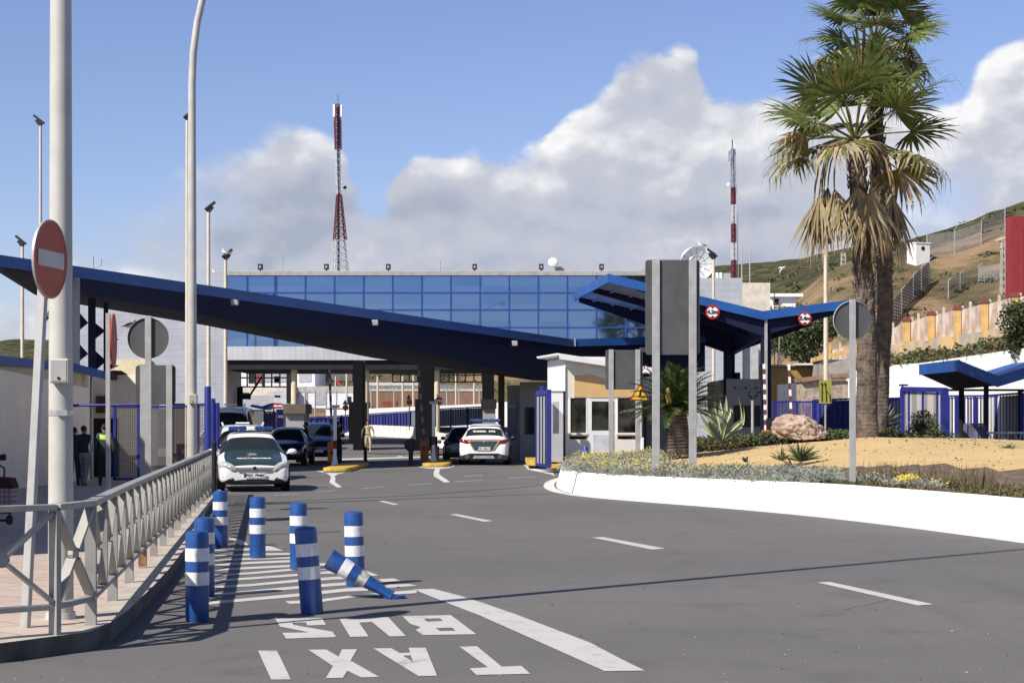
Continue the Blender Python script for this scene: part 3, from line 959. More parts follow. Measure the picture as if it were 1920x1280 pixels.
# no entry sign, leaning post
t = thing('no_entry_sign', 'round red no entry sign on a leaning post beside the thick lamp post', 'road sign', GP(47, 1175))
b = GP(47, 1175); D0 = b.y
topc = P(86, 486, D0 + .05)
mb = MB(); mb.bar(b + V((0, 0, -.02)), P(84, 470, D0 + .02), 0.04, 0.078, up=(1, -0.6, 0))
mb.build('post', m_galv, t, bevel=.006)
nrm = V((math.sin(R(81)), -math.cos(R(81)), -0.02)).normalized()
cc_ = P(88, 486, D0) + nrm * 0.03
mb = MB(); mb.disc(cc_, 0.293, nrm, -0.018, 48, 0, 1); mb.build('sign_plate', [m_redp, m_galv], t)
mb = MB()
sd = nrm.cross(V((0, 0, 1))).normalized(); u_ = sd.cross(nrm)
for k in range(48):
    a0, a1 = 2 * math.pi * k / 48, 2 * math.pi * (k + 1) / 48
    pr = lambda a, r: cc_ + nrm * .004 + (sd * math.cos(a) + u_ * math.sin(a)) * r
    mb.add([pr(a0, .279), pr(a1, .279), pr(a1, .294), pr(a0, .294)], [(0, 1, 2, 3)])
mb.build('white_rim', mat('faded_pink_rim', (0.55, 0.34, 0.32), .6, var=.3, vs=9), t)
mb = MB(); q_ = [cc_ + nrm * .003 + sd * (a * .225) + u_ * (b2 * .06) for a, b2 in ((-1, -1), (1, -1), (1, 1), (-1, 1))]
mb.prism(q_, nrm * .003); mb.build('white_bar', mat('sign_white_aged', (0.60, 0.58, 0.54), .6), t)

def post_sign_back(label, kind, px, py0, py1, D, posts_px, pw, zb, name='road_sign', depth=None, shape='rect', rx=0, col=None, plate_t=0.03, dd=0.06):
    """sign seen from behind: plate py0..py1 px0..px1, its posts in front of the plate"""
    q0_ = posts_px[0]
    b = P(q0_[0] if hasattr(q0_, '__len__') else q0_, 800, D); b.z = zb
    t = thing(name, label, 'road sign', b)
    for q in posts_px:
        qx = q if not hasattr(q, '__len__') else q[0]
        pt = py0 - 2 if not hasattr(q, '__len__') else q[1]
        a = P(qx, pt, D)
        mb = MB(); mb.box(a.x - pw / 2, a.x + pw / 2, D, D + 0.04, zb - 0.1, a.z)
        mb.build('post', m_galv, t, bevel=.005)
    mb = MB()
    if shape == 'rect':
        x0, x1 = px
        a = P(x0, py1, D + dd); c = P(x1, py0, D + dd)
        r = 0.07; pts = []
        for (cx_, cz_, s0) in ((c.x - r, c.z - r, 0), (a.x + r, c.z - r, 90), (a.x + r, a.z + r, 180), (c.x - r, a.z + r, 270)):
            for k in range(5):
                an = R(s0 + 22.5 * k); pts.append(V((cx_ + r * math.cos(an), D + dd, cz_ + r * math.sin(an))))
        mb.prism(pts, (0, plate_t, 0))
        o = mb.build('sign_plate', m_signback, t, bevel=.006)
    else:
        cx_, r_ = px
        c = P(cx_, (py0 + py1) / 2, D + dd); rr = r_ * (D + dd) / F
        mb.disc(c, rr, (0, 1, 0), plate_t, 40)
        mb.build('sign_plate', m_signback, t)
        mb = MB()
        for k in range(40):
            a0, a1 = 2 * math.pi * k / 40, 2 * math.pi * (k + 1) / 40
            f_ = lambda a, r: c + V((math.cos(a) * r, 0, math.sin(a) * r))
            q0, q1, q2, q3 = f_(a0, rr - .008), f_(a1, rr - .008), f_(a1, rr + .004), f_(a0, rr + .004)
            mb.add([q0 - V((0, .03, 0)), q1 - V((0, .03, 0)), q2, q3], [(0, 1, 2, 3)])
        mb.build('folded_rim', m_galv, t)
    return t
post_sign_back('grey back of a round sign on a single post behind the left railing', 's', (277.5, 38.5), 595, 672, 31.0, [(277.5, 592)], 0.115, 0.08, shape='disc')
post_sign_back('grey back of a rectangular sign on two posts, under the round sign back', 's', (254, 329), 684, 800 - 42, 34.0, [268, 317], 0.12, 0.06)
post_sign_back('tall grey sign back on two posts in the flower bed, biggest of the signs', 's', (1210, 1312), 487, 665, 38.0, [(1230, 485), (1299, 486)], 0.17, 0.55)
post_sign_back('small grey sign back on two posts in front of the kiosk door', 's', (1135, 1205), 656, 730, 52.0, [(1146, 655), (1196, 655)], 0.15, 0.3)
post_sign_back('round grey sign back on one post at the edge of the white island wall', 's', (1598, 36), 562, 638, 31.4, [(1599, 561)], 0.115, 0.5, shape='disc')

# red round sign seen nearly edge-on
b = GP(204, 912); D0 = 27.5
t = thing('round_road_sign', 'red round sign seen almost edge-on, on a square post behind the railing', 'road sign', (P(204, 900, D0).x, D0, zp(D0)))
mb = MB(); a = P(202, 587, D0); mb.box(a.x - .035, a.x + .035, D0, D0 + .05, zp(D0), a.z); mb.build('post', m_galv, t, bevel=.004)
nrm = V((math.sin(R(97)), -math.cos(R(97)), 0))
c = P(206.5, 639, D0)
mb = MB(); mb.disc(c + nrm * .045, 0.44, nrm, .02, 40); mb.build('sign_plate', m_redp, t)
# ================================================================ left low building and wall
t = thing('low_building', 'low beige building with blue roof edge at the left, in shade', 'building', (-13, 40, 0))
mb = MB()
wa = P(-90, 800, 37.5); wb = P(168, 800, 50)
wa.z = wb.z = 0
dirw = (wb - wa).normalized(); nw = V((dirw.y, -dirw.x, 0))
mb.prism([wa, wb, V((wb.x, wb.y, 2.70)), V((wa.x, wa.y, 3.08))], -nw * 0.25)
mb.build('wall', m_beige, t)
mb = MB()
a2 = wa - nw * 0.4; b2 = wb - nw * .4 + dirw * 1.6
mb.prism([V((a2.x, a2.y, 0)), V((b2.x, b2.y, 0)), V((b2.x, b2.y, 3.25)), V((a2.x, a2.y, 3.5))], -nw * 5)
mb.build('upper_wall', m_cream, t)
mb = MB()
r0 = P(-90, 658, 38); r1 = P(140, 681, 49.5); r2 = P(205, 698, 50.5)
for q0, q1 in ((r0, r1), (r1, r2)):
    mb.prism([q0, q1, q1 + V((0, 0, -.22)), q0 + V((0, 0, -.22))], V((-.1, .25, 0)))
mb.build('roof_fascia', m_blue, t)
mb = MB()
mb.add([r0 + V((-.1, .1, -.02)), r1 + V((-.1, .1, -.02)), r2 + V((-.1, .1, -.02)), r2 + V((-6, 5, .1)), r0 + V((-6, 5, .3))], [(0, 1, 2, 3, 4)])
mb.build('roof', m_navy, t)
# entrance block with slanted dark roof edge
D = 51.0
mb = MB()
pb(mb, 168, 258, 702, 905, D + 1.4, 3)
mb.build('entrance_wall', m_beige, t)
mb = MB()
pts = [P(196, 697, D), P(214, 694, D), P(262, 722, D + 8), P(262, 738, D + 8), P(196, 706, D)]
mb.prism(pts, (0.15, 0.3, 0))
mb.build('canopy_edge', m_dark, t)
mb = MB(); pb(mb, 180, 199, 742, 774, D + 1.3, .12); mb.build('window_shutter', mat('brown_shutter', (.10, .045, .03), .7), t)
mb = MB(); pb(mb, 176, 222, 784, 904, D + 1.32, .09); mb.build('doorway', m_dark, t)
mb = MB(); mb.tube([P(172, 900, D), P(171, 708, D), P(174, 702, D), P(196, 700, D)], 0.05, 10); mb.build('drain_pipe', m_galv, t, smooth=True)

# ================================================================ floodlight masts
def mast(px, ytop, ybase, D, label, head=1, w=7, tilt=0, gl=True, y0px=None, headoff=0):
    zb = gz(D)
    b = P(px, 800, D); b.z = zb
    top = P(px + tilt, ytop, D)
    t = thing('floodlight_mast', label, 'floodlight mast', b, 0, 'slim masts with black floodlights')
    r = w / 2 * D / F
    mb = MB(); mb.tube([b, V((top.x, D, top.z))], [r * 1.15, r * .8], 10); mb.build('pole', m_cpole, t, smooth=True)
    s = D / F; q = head
    mb = MB()
    c = top + V((0, 0, -2 * s))
    mb.tube([c, c + V((q * 2 * s, 0, 7 * s))], 2.4 * s, 8)
    mb.obox(c + V((-q * 3 * s, 0, 9 * s)) , (9 * s, 5 * s, 12 * s), (0, R(q * -38), 0))
    mb.obox(c + V((-q * 3 * s, 0, 14 * s)), (24 * s, 8 * s, 4 * s), (0, R(q * 38), 0))
    mb.build('floodlight', m_black, t)
    return t
mast(76, 236, 700, 56, 'floodlight mast rising behind the round no entry sign', 1, 6.5)
mast(42, 462, 700, 72, 'floodlight mast at the far left edge, passing behind the long canopy', 1, 7)
mast(351, 226, 850, 50, 'floodlight mast directly beside the curved lamp post', -1, 7.5)
mast(391, 398, 740, 92, 'floodlight mast left of the glass building, its head above the roof', -1, 7.5)
mast(423, 487, 760, 86, 'floodlight mast with a gull on top, in front of the glass building corner', -1, 7)
mast(1338, 486, 730, 100, 'floodlight mast beside the big roof dish, with a gull on its lamp', 1, 6.5)
mast(82, 604, 700, 80, 'short floodlight mast showing between the no entry post and thick lamp post', -1, 6)
b = P(1549, 800, 100); b.z = .3
t = thing('lamp_pole', 'plain cream pole standing just left of the big palm', 'pole', b)
mb = MB(); mb.tube([b, P(1548, 455, 100)], [.16, .11], 10); mb.build('pole', m_cpole, t, smooth=True)
mb = MB(); mb.obox(P(1548, 452, 100), (.6, .3, .3)); mb.build('lamp_head', m_dark, t)

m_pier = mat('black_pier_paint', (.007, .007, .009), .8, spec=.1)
# ================================================================ main building
BD = 105.0
t = thing('terminal_building', 'wide border terminal with blue mirror glass front raised over the lanes', 'building', (0, BD, gz(BD)))
mb = MB()
x0 = P(406, 0, BD).x; x1 = P(1212, 0, BD).x
zt = P(0, 508, BD).z; zg = P(0, 517, BD).z; zs = P(0, 650, BD).z; zb_ = P(0, 676, BD).z
DPB = 9.0
mb.box(x0 + .1, x1, BD + .12, BD + DPB, zs, zt - .35); mb.build('upper_storey', m_dark, t)
mb = MB(); mb.box(x0 - .1, x1 + .3, BD - .12, BD + DPB + .1, zg, zt); mb.build('parapet', m_parapet, t, bevel=.03)
mb = MB()
xs_ = [x0 + .1] + [P(463.5 + 54.6 * k, 0, BD).x for k in range(0, 14)] + [x1]
zs_l = [zs] + [P(0, py, BD).z for py in (614, 581, 549)] + [zg - .02]
rgp = random.Random(8)
for i in range(len(xs_) - 1):
    for j in range(len(zs_l) - 1):
        e_ = [rgp.gauss(0, .0022) for _ in range(3)]
        mb.add([(xs_[i], BD + e_[0] + .02, zs_l[j]), (xs_[i + 1], BD + e_[1] + .02, zs_l[j]), (xs_[i + 1], BD + e_[1] + e_[2] + .02, zs_l[j + 1]), (xs_[i], BD + e_[0] + e_[2] + .02, zs_l[j + 1])], [(0, 1, 2, 3)])
o_gl = mb.build('glass_front', m_facade, t)
mb = MB()
for k in range(-1, 15):
    px = 463.5 + 54.6 * k
    if px < 412: px = 408
    xx = P(px, 0, BD).x
    mb.box(xx - .05, xx + .05, BD - .06, BD - .002, zs, zg - .02)
mb.build('mullion_grid', m_mull, t)
mb = MB()
for k, py in enumerate((549, 581, 614)):
    z = P(0, py, BD).z
    mb.box(x0 + .1, x1, BD - .05, BD - .003, z - .045, z + .045)
o = mb.build('transom_grid', m_mull, t)
mb = MB()
mb.box(x0 + .6, x1 - .2, BD - .5, BD + DPB, zb_ + .02, zs - .002); mb.build('floor_slab', m_corr, t)
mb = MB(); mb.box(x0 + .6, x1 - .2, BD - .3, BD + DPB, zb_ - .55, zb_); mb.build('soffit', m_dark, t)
def col(px, w, D, name, m_, ybase=None):
    s = D / F; zz = gz(D); c = P(px, 0, D)
    mb = MB(); mb.tube([V((c.x, D, zz - .1)), V((c.x, D, zb_ - .02 if D > BD else zb_))], w / 2 * s, 20)
    mb.build(name, m_, t, smooth=True)
for px in (551.5, 686, 819):
    col(px, 11.5, BD + .4, 'column', m_cream)
# side wings
mb = MB(); xl0 = P(120, 0, BD).x
mb.box(xl0, x0 - .02, BD - .4, BD + DPB, gz(BD) - .2, P(0, 562, BD).z); mb.build('left_wing', m_clad, t)
mb = MB(); mb.box(x0 - .015, x0 + .6, BD - .4, BD + 3, gz(BD) - .2, zt - .3); mb.build('corner_pier', m_clad, t)
mb = MB(); pb(mb, 214, 282, 674, 790, BD - .8, .35); mb.build('cream_panel', m_cream, t)
mb = MB(); pb(mb, 1212, 1392, 521, 850, BD + 2, 12); mb.build('right_wing', m_clad, t)
mb = MB(); pb(mb, 1392, 1422, 612, 850, BD + 2.5, 8); mb.build('recessed_bay', m_greyw, t)
mb = MB(); pb(mb, 1393, 1444, 530, 800, BD + 16, 8); mb.build('stair_tower', mat('pale_render', (.62, .57, .48), .85, dirt=.15), t)
mb = MB()
for a, b in ((662, 680), (784, 812), (904, 926)):
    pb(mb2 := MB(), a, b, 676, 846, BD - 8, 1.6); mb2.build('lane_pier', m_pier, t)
mb = MB(); pb(mb, 679.5, 684, 676, 843, BD - 7.5, .5); mb.build('side_pier', mat('brown_pier', (.10, .075, .04), .9), t)
mb = MB(); pb(mb, 934, 946, 690, 850, BD - 20, .5); mb.build('side_pier', mat('brown_pier', (.10, .075, .04), .9), t)
# roof fittings, each a thing
def rooflight(px, lab):
    o = MB(); D = BD - .05; s = D / F; c = P(px, 500, D)
    o.box(c.x - 4.2 * s, c.x + 4.2 * s, D - .1, D + .25, P(0, 505, D).z, P(0, 495, D).z)
    o.box(c.x - 1.2 * s, c.x + 1.2 * s, D, D + .1, P(0, 509, D).z, P(0, 505, D).z)
    o.box(c.x - 2 * s, c.x + 2 * s, D - .12, D - .1, P(0, 503, D).z, P(0, 498, D).z, 1)
    tag(o.build('roof_floodlight', [m_black, m_steel]), lab, 'floodlight', 'black floodlights along the roof edge')
for px, lab in ((488, 'black roof floodlight nearest the left end of the glass building'), (612, 'black roof floodlight just left of the tall red and white lattice mast'),
                (728, 'black roof floodlight right of the tall lattice mast, third along the roof'), (890, 'black roof floodlight above the middle of the glass front'),
                (1015, 'black roof floodlight next to the small white dish'), (1128, 'black roof floodlight above the peak of the small butterfly canopy')):
    rooflight(px, lab)
mb = MB(); c = P(1037, 492, BD + 2)
n = V((.35, -1, .1)).normalized()
mb.ell(c, (.32, .10, .30), 20, 10); mb.build
t2 = thing('satellite_dish', 'small white satellite dish on the roof of the glass building', 'satellite dish', P(1040, 508, BD + 2))
mb.build('reflector', m_white, t2, smooth=True)
mb = MB(); mb.tube([P(1044, 508, BD + 2.2), P(1038, 494, BD + 2.1)], .05, 8); pb(mb, 1040, 1058, 498, 508, BD + 2.4, .5, 0); mb.build('mount', m_parapet, t2)
t2 = thing('large_satellite_dish', 'large mesh satellite dish on the roof behind the tall sign back', 'satellite dish', P(1306, 522, BD + 5))
c = P(1306, 495, BD + 5); s = (BD + 5) / F
mb = MB(); nr = 5; ns = 36
rr = 31 * s
for j in range(nr + 1):
    for k in range(ns):
        a = 2 * math.pi * k / ns; r = rr * (0.05 + .95 * j / nr)
        mb.v.append(c + V((r * math.cos(a), -.35 * (r / rr) ** 2, r * math.sin(a))))
for j in range(nr):
    for k in range(ns):
        k2 = (k + 1) % ns
        mb.f.append([j * ns + k, j * ns + k2, (j + 1) * ns + k2, (j + 1) * ns + k]); mb.m.append(0)
mb.build('reflector', mesh_mat('dish_mesh', (.50, .50, .48), 0, 2, .05, .5), t2, smooth=True)
mb = MB()
for k in range(12):
    a = 2 * math.pi * k / 12
    pts = [c + V((math.cos(a) * rr * f_, -.35 * f_ * f_ - .01, math.sin(a) * rr * f_)) for f_ in (0.05, .35, .7, 1)]
    mb.tube(pts, .028, 5)
mb.tube([c + V((rr * math.cos(2 * math.pi * k / 36), -.36, rr * math.sin(2 * math.pi * k / 36))) for k in range(37)], .045, 6, cap=False)
mb.tube([c + V((rr * .5 * math.cos(2 * math.pi * k / 36), -.1, rr * .5 * math.sin(2 * math.pi * k / 36))) for k in range(37)], .03, 6, cap=False)
mb.build('rim_and_ribs', m_alu, t2)
mb = MB(); mb.tube([c + V((0, -.1, 0)), P(1306, 524, BD + 5.4)], .12, 8); mb.build('mount', m_steel, t2)
for px, y1, lab in ((530, 478, 'thin whip antenna on the roof left of the tall lattice mast'), (1391, 458, 'taller thin whip antenna right of the red and white mast'),
                    (1406, 470, 'shorter thin whip antenna above the pale stair tower'), (825, 488, 'very short whip antenna above the middle of the roof')):
    mb = MB(); mb.tube([P(px, 530 if px > 1300 else 509, BD + 3), P(px, y1, BD + 3)], .04, 6)
    tag(mb.build('whip_antenna', m_galv), lab, 'antenna', 'whip antennas on the roofs')

# ================================================================ lattice masts
def lattice(px0, px1, secs, D, label, pxt):
    """secs: list of (y_top, y_bottom, half width top px, half width bottom px, colour)"""
    s = D / F
    zb = .8
    t = thing('lattice_mast', label, 'radio mast', (P(pxt, 0, D).x, D, zb))
    for (ya, yb, wa_, wb2, m_) in secs:
        mb = MB(); n = max(2, int((yb - ya) / 11))
        def corner(k, f):
            y = ya + (yb - ya) * f; w = (wa_ + (wb2 - wa_) * f) * s
            a = math.pi / 4 + k * math.pi / 2 + .3
            return P(pxt + (px1 - px0) * (y - 200) / 300, y, D) + V((w * 1.25 * math.cos(a), w * 1.25 * math.sin(a), 0))
        for k in range(4):
            mb.bar(corner(k, 0), corner(k, 1), .11)
            for i in range(n):
                f0, f1 = i / n, (i + 1) / n
                mb.bar(corner(k, f0), corner((k + 1) % 4, f1), .05)
                mb.bar(corner((k + 1) % 4, f0), corner(k, f1), .05)
                mb.bar(corner(k, f0), corner((k + 1) % 4, f0), .05)
        mb.build('lattice_section', m_, t)
    return t
mr = mat('mast_red', (.13, .028, .04), .7); mw = mat('mast_white', (.50, .52, .57), .7)
t2 = lattice(632, 638, [(225, 281, 6, 5.5, mr), (281, 365, 5, 4.5, mw), (365, 451, 4.5, 12, mr), (451, 560, 12, 20, mw), (196, 225, 4.5, 5, mr)], 175, 'tall red and white lattice mast standing behind the glass building', 632.5)
s = 175 / F
for a, b in ((624, 628), (638, 641)):
    mb = MB(); pb(mb, a, b, 196, 219, 175 - .4, .25); mb.build('panel_antenna', m_white, t2)
mb = MB(); mb.bar(P(634, 200, 175), P(635, 560, 175), .22); mb.build('cable_ladder', m_dark, t2)
mb = MB(); mb.disc(P(646.5, 352, 175), 3 * s, (.3, -1, 0), .2, 16); mb.bar(P(636, 353, 175), P(646, 352, 175), .06); mb.build('drum_antenna', m_dark, t2)
mb = MB(); mb.tube([P(634, 196, 175), P(634, 178, 175)], .03, 6); mb.build('spike', m_dark, t2)
t2 = lattice(1374, 1376, [(280, 352, 3.6, 3.4, m_alu), (352, 384, 3.3, 3.3, mr), (384, 420, 3.3, 3.3, mw), (420, 455, 3.4, 3.4, mr), (455, 488, 3.5, 3.5, mw), (488, 560, 3.6, 4, mr)], 160, 'thinner red and white lattice mast with many antennas, behind the right wing', 1374)
mb = MB(); mb.tube([P(1373, 282, 160), P(1373, 262, 160)], .05, 6); mb.build('spike', m_dark, t2)
for (a, b, c_, d_) in ((1366, 1368.5, 283, 302), (1377, 1380, 290, 322), (1371, 1374, 278, 296), (1380, 1382, 345, 362)):
    mb = MB(); pb(mb, a, b, c_, d_, 159.5, .2); mb.build('panel_antenna', m_alu, t2)
mb = MB(); mb.disc(P(1366, 346, 159.5), .14, (-.4, -1, 0), .15, 14); mb.bar(P(1366, 346, 159.6), P(1372, 346, 160), .05); mb.build('drum_antenna', m_white, t2)
mb = MB(); mb.bar(P(1383, 400, 160), P(1384, 560, 160), .1); mb.build('cable_ladder', m_galv, t2)

# ================================================================ long sloping canopy
def cdp(px): return 49.5 + 26 * px / 1066.0 if px < 1066 else 75.5 + (px - 1066) * .012
t = thing('long_canopy', 'long blue edged canopy sloping down from upper left over the lanes', 'canopy', (P(500, 0, cdp(500)).x, cdp(500), 0))
fl = lambda px: 478 + (635 - 478) * px / 1066.0     # picture row of the fascia top on the sloping part
nodes = [(-160, fl(-160)), (1070, 635.5), (1322, 629)]
th = 0.33
FD = V((.08, .1, 0))
mb = MB()
for (xa, ya), (xb, yb) in zip(nodes[:-1], nodes[1:]):
    a = P(xa, ya, cdp(xa)); b = P(xb, yb, cdp(xb))
    mb.prism([a, b, b - V((0, 0, th)), a - V((0, 0, th))], FD)
mb.build('fascia', m_blue, t)
back = [(-160, 500), (0, 512), (66, 553), (150, 571), (380, 609), (700, 671), (1000, 713), (1110, 716), (1240, 690)]
back = [(x, y, cdp(x) * 1.19) for x, y in back]
front = [(-160, fl(-160)), (0, fl(0)), (66, fl(66)), (150, fl(150)), (380, fl(380)), (700, fl(700)), (1000, fl(1000)), (1080, 635.5), (1322, 629)]
def fp(i, dy=0, dd_=.12): x, y = front[i]; return P(x, y + dy, cdp(x) + dd_)
mb = MB()
for i in range(len(back) - 1):
    f0, f1 = fp(i), fp(i + 1)
    b0_, b1_ = P(*back[i]), P(*back[i + 1])
    mb.add([f0 - V((0, 0, .05)), f1 - V((0, 0, .05)), b1_ + V((0, 0, .3)), b0_ + V((0, 0, .3))], [(3, 2, 1, 0)])
mb.build('roof_deck', m_blue, t)
mb = MB()
lowd = [5, 6, 8, 32, 40, 42, 66, 66, 50]
bm = [fp(i, 17 + lowd[i], .7) for i in range(len(back))]
for i in range(len(back) - 1):
    b0_, b1_ = P(*back[i]), P(*back[i + 1])
    mb.add([bm[i], bm[i + 1], b1_, b0_], [(0, 1, 2, 3)])
    mb.add([b0_, b1_, b1_ + V((0, 0, .3)), b0_ + V((0, 0, .3))], [(0, 1, 2, 3)])
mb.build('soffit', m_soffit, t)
mb = MB()
for i in range(len(back) - 1):
    mb.add([bm[i], bm[i + 1], fp(i + 1, 15, .7) + V((0, 0, .1)), fp(i, 15, .7) + V((0, 0, .1))], [(0, 1, 2, 3)])
mb.build('edge_beam', m_navy, t)
for px in (440, 703, 965, 1204):
    y = fl(px) + 18 if px < 1070 else 650
    CD = cdp(px); o = MB(); c = P(px, y + 5, CD - .12); o.box(c.x - .13, c.x + .13, CD - .2, CD + .05, c.z - .12, c.z + .10); o.build('floodlight', m_galv, t, bevel=.03)
for px in (190, 492, 788, 1078):
    CD = cdp(px); o = MB(); a = P(px, (fl(px) if px < 1070 else 636) - 1, CD - .02); o.box(a.x - .03, a.x + .03, CD - .05, CD - .004, a.z - th, a.z); o.build('joint_strip', m_galv, t)
mb = MB(); pb(mb, 137, 147, 519, 735, 53.5, .2); mb.build('drain_column', m_galv, t)
for a, b, D in ((165, 176, 57), (194, 200, 59), (134, 138, 56)):
    mb = MB(); pb(mb, a, b, 560, 705, D, .25); mb.build('steel_column', m_navy, t)
for (xa, ya, xm, ym, xb, yb, D) in ((148, 586, 164, 605, 148, 618, 57.1), (148, 645, 164, 663, 148, 676, 57.1), (176, 604, 196, 620, 176, 636, 57.5), (176, 656, 198, 676, 176, 696, 57.5), (200, 628, 222, 636, 200, 646, 59.2), (200, 680, 222, 685, 200, 694, 59.2)):
    mb = MB(); mb.prism([P(xa, ya, D), P(xm, ym, D), P(xb, yb, D)], (0, .12, 0)); mb.build('gusset_plate', m_navy, t)
CD = cdp(175)
mb = MB(); mb.tube([P(175, 505, CD), P(175, 481, CD)], .02, 6); mb.tube([P(176, 500, CD), P(190, 498, CD), P(190, 484, CD)], .015, 6)
tag(mb.build('roof_aerial', m_galv), 'small bent aerial on the upper left part of the long canopy', 'antenna')

# ================================================================ small butterfly canopy
SD, SR = 70.0, 80.5
t = thing('butterfly_canopy', 'smaller blue butterfly canopy on the right carrying height limit signs', 'canopy', (P(1436, 0, 70).x, 70, 0.0))
def rr_(q): return V((q.x, SR, q.z))
fa, fv, fr_ = P(1140, 513, SD), P(1430, 583, SD), P(1600, 561, SD)
lft = P(1075, 547, SR)
mb = MB()
for a, b in ((fa, fv), (fv, fr_)):
    mb.prism([a, b, b - V((0, 0, .36)), a - V((0, 0, .36))], (0, .12, 0))
mb.prism([fa, fa - V((0, 0, .36)), lft - V((0, 0, .42)), lft], V((.1, .02, 0)))
mb.prism([fr_, fr_ - V((0, 0, .36)), rr_(fr_) - V((0, 0, .36)), rr_(fr_)], V((-.1, 0, 0)))
mb.build('fascia', m_blue, t)
dz = V((0, 0, .05))
mb = MB()
mb.add([fa - dz, fv - dz, rr_(fv) - dz, lft - dz], [(0, 1, 2, 3)])
mb.add([fv - dz, fr_ - dz, rr_(fr_) - dz, rr_(fv) - dz], [(0, 1, 2, 3)])
mb.build('roof_sheet', m_blue, t)
dz = V((0, 0, .22))
fm = fa.lerp(fv, .55)
lm = lft.lerp(rr_(fv), .55)
mb = MB()
mb.add([fa - dz, fm - dz, lm - dz, lft - dz], [(3, 2, 1, 0)])
mb.build('pale_soffit', m_soff_p, t)
mb = MB()
mb.add([fm - dz, fv - dz, rr_(fv) - dz, lm - dz], [(3, 2, 1, 0)])
mb.add([fv - dz, fr_ - dz, rr_(fr_) - dz, rr_(fv) - dz], [(3, 2, 1, 0)])
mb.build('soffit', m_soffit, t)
def beam(a, b, d0, d1, name, dy=0.0, m_=None):
    mb = MB(); o1 = V((0, dy, 0))
    mb.prism([a + o1 - V((0, 0, .2)), b + o1 - V((0, 0, .2)), b + o1 - V((0, 0, d1)), a + o1 - V((0, 0, d0))], (0, .2, 0)); mb.build(name, m_ or m_navy, t)
beam(lft + V((.25, 0, 0)), rr_(fv), .5, 1.35, 'rear_beam', -.3)
beam(fa.lerp(lft, .42), fv.lerp(rr_(fv), .42), .45, .8, 'middle_beam')
beam(fa.lerp(fv, .0) + V((.6, 0, 0)), fv, .42, 1.0, 'front_beam', .25)
beam(fv, fr_, 1.0, .42, 'front_beam', .25)
beam(rr_(fv), rr_(fr_), 1.35, .5, 'rear_beam', -.3)
for f in (.12, .24, .36, .48):
    mb = MB(); mb.bar(fa.lerp(fv, f) - V((0, -.2, .28)), lft.lerp(rr_(fv), f) - V((0, 0, .28)), .07, .07); mb.build('purlin', m_galv, t)
mb = MB(); q = fv.lerp(rr_(fv), .5)
mb.prism([fv + V((0, .3, -.3)), rr_(fv) + V((0, 0, -.3)), rr_(fv) + V((0, 0, -1.35)), fv + V((0, .3, -1.0))], (.25, 0, 0)); mb.build('valley_beam', m_navy, t)
for a_, b_, D in ((1428, 1446, SD + .3), (1358, 1370, SR - .4), (1371, 1378, SR)):
    mb = MB(); pb(mb, a_, b_, 600 if a_ > 1400 else 612, 860, D, .35); mb.build('steel_column', m_navy, t)
mb = MB(); pb(mb, 1434, 1439, 588, 800, SD + .1, .12); mb.build('drain_pipe', m_galv, t)
def limit_sign(px, py, r, D, txt, lab):
    c = P(px, py, D); rr = r * D / F
    t = thing('height_limit_sign', lab, 'road sign', c)
    mb = MB(); mb.disc(c, rr, (0, -1, 0), .02, 36); mb.build('sign_plate', m_red, t)
    mb = MB(); mb.disc(c - V((0, .012, 0)), rr * .76, (0, -1, 0), .012, 36); mb.build('white_field', m_twhite, t)
    for q in (1, -1):
        mb = MB(); mb.prism([c + V((-.3 * rr, -.026, q * .74 * rr)), c + V((.3 * rr, -.026, q * .74 * rr)), c + V((0, -.026, q * .45 * rr))], (0, -.004, 0)); mb.build('black_arrow', m_letter, t)
    text_obj(txt, 'lettering', rr * .75, (0, -.03, 0), (R(90), 0, 0), m_letter, t, bold=.012)
limit_sign(1336, 585, 13.5, SD - .03, '4,2m', 'red rimmed height limit sign reading 4,2m')
limit_sign(1509, 597, 13, SD - .03, '5,4m', 'red rimmed height limit sign reading 5,4m')

# ================================================================ kiosk
KD = 60.5
kc = P(1060, 0, KD); KX, KY = kc.x, KD
ang = R(12)
t = thing('guard_kiosk', 'cream and ochre guard kiosk with white door and corrugated roof', 'kiosk', (KX, KY, 0.12), ang)
t['_o'] = (0, 0, 0)
s = KD / F
kz = lambda py: CH - (py - HZ) * s - .12
W_, Dk = (1206 - 1060) * s / math.cos(ang), 2.7
def kb(mb, px0, px1, y0, y1, dy0=-.02, dy1=.05, m=0):
    c_ = math.cos(ang)
    mb.box((px0 - 1060) * s / c_, (px1 - 1060) * s / c_, dy0, dy1, kz(y1), kz(y0), m)
mb = MB(); mb.box(0, W_, 0.06, Dk, 0, kz(823)); mb.build('lower_wall', m_kiosk, t)
mb = MB(); mb.box(0, W_, 0.06, Dk, kz(746), kz(668)); mb.build('upper_wall', m_kiosk, t)
mb = MB()
for px0, px1 in ((1060, 1069), (1101, 1110), (1147, 1160), (1195, 1206)): kb(mb, px0, px1, 746, 823, .06, .2)
mb.box(0, .08, .2, Dk, 0, kz(668)); mb.box(W_ - .1, W_, .2, Dk, kz(823), kz(746)); mb.box(0.08, W_ - .1, Dk - .1, Dk, kz(823), kz(746))
mb.build('window_post', m_kiosk, t)
mb = MB(); kb(mb, 1077, 1204, 703, 744, .035, .06); mb.build('ochre_panel', m_ochre, t)
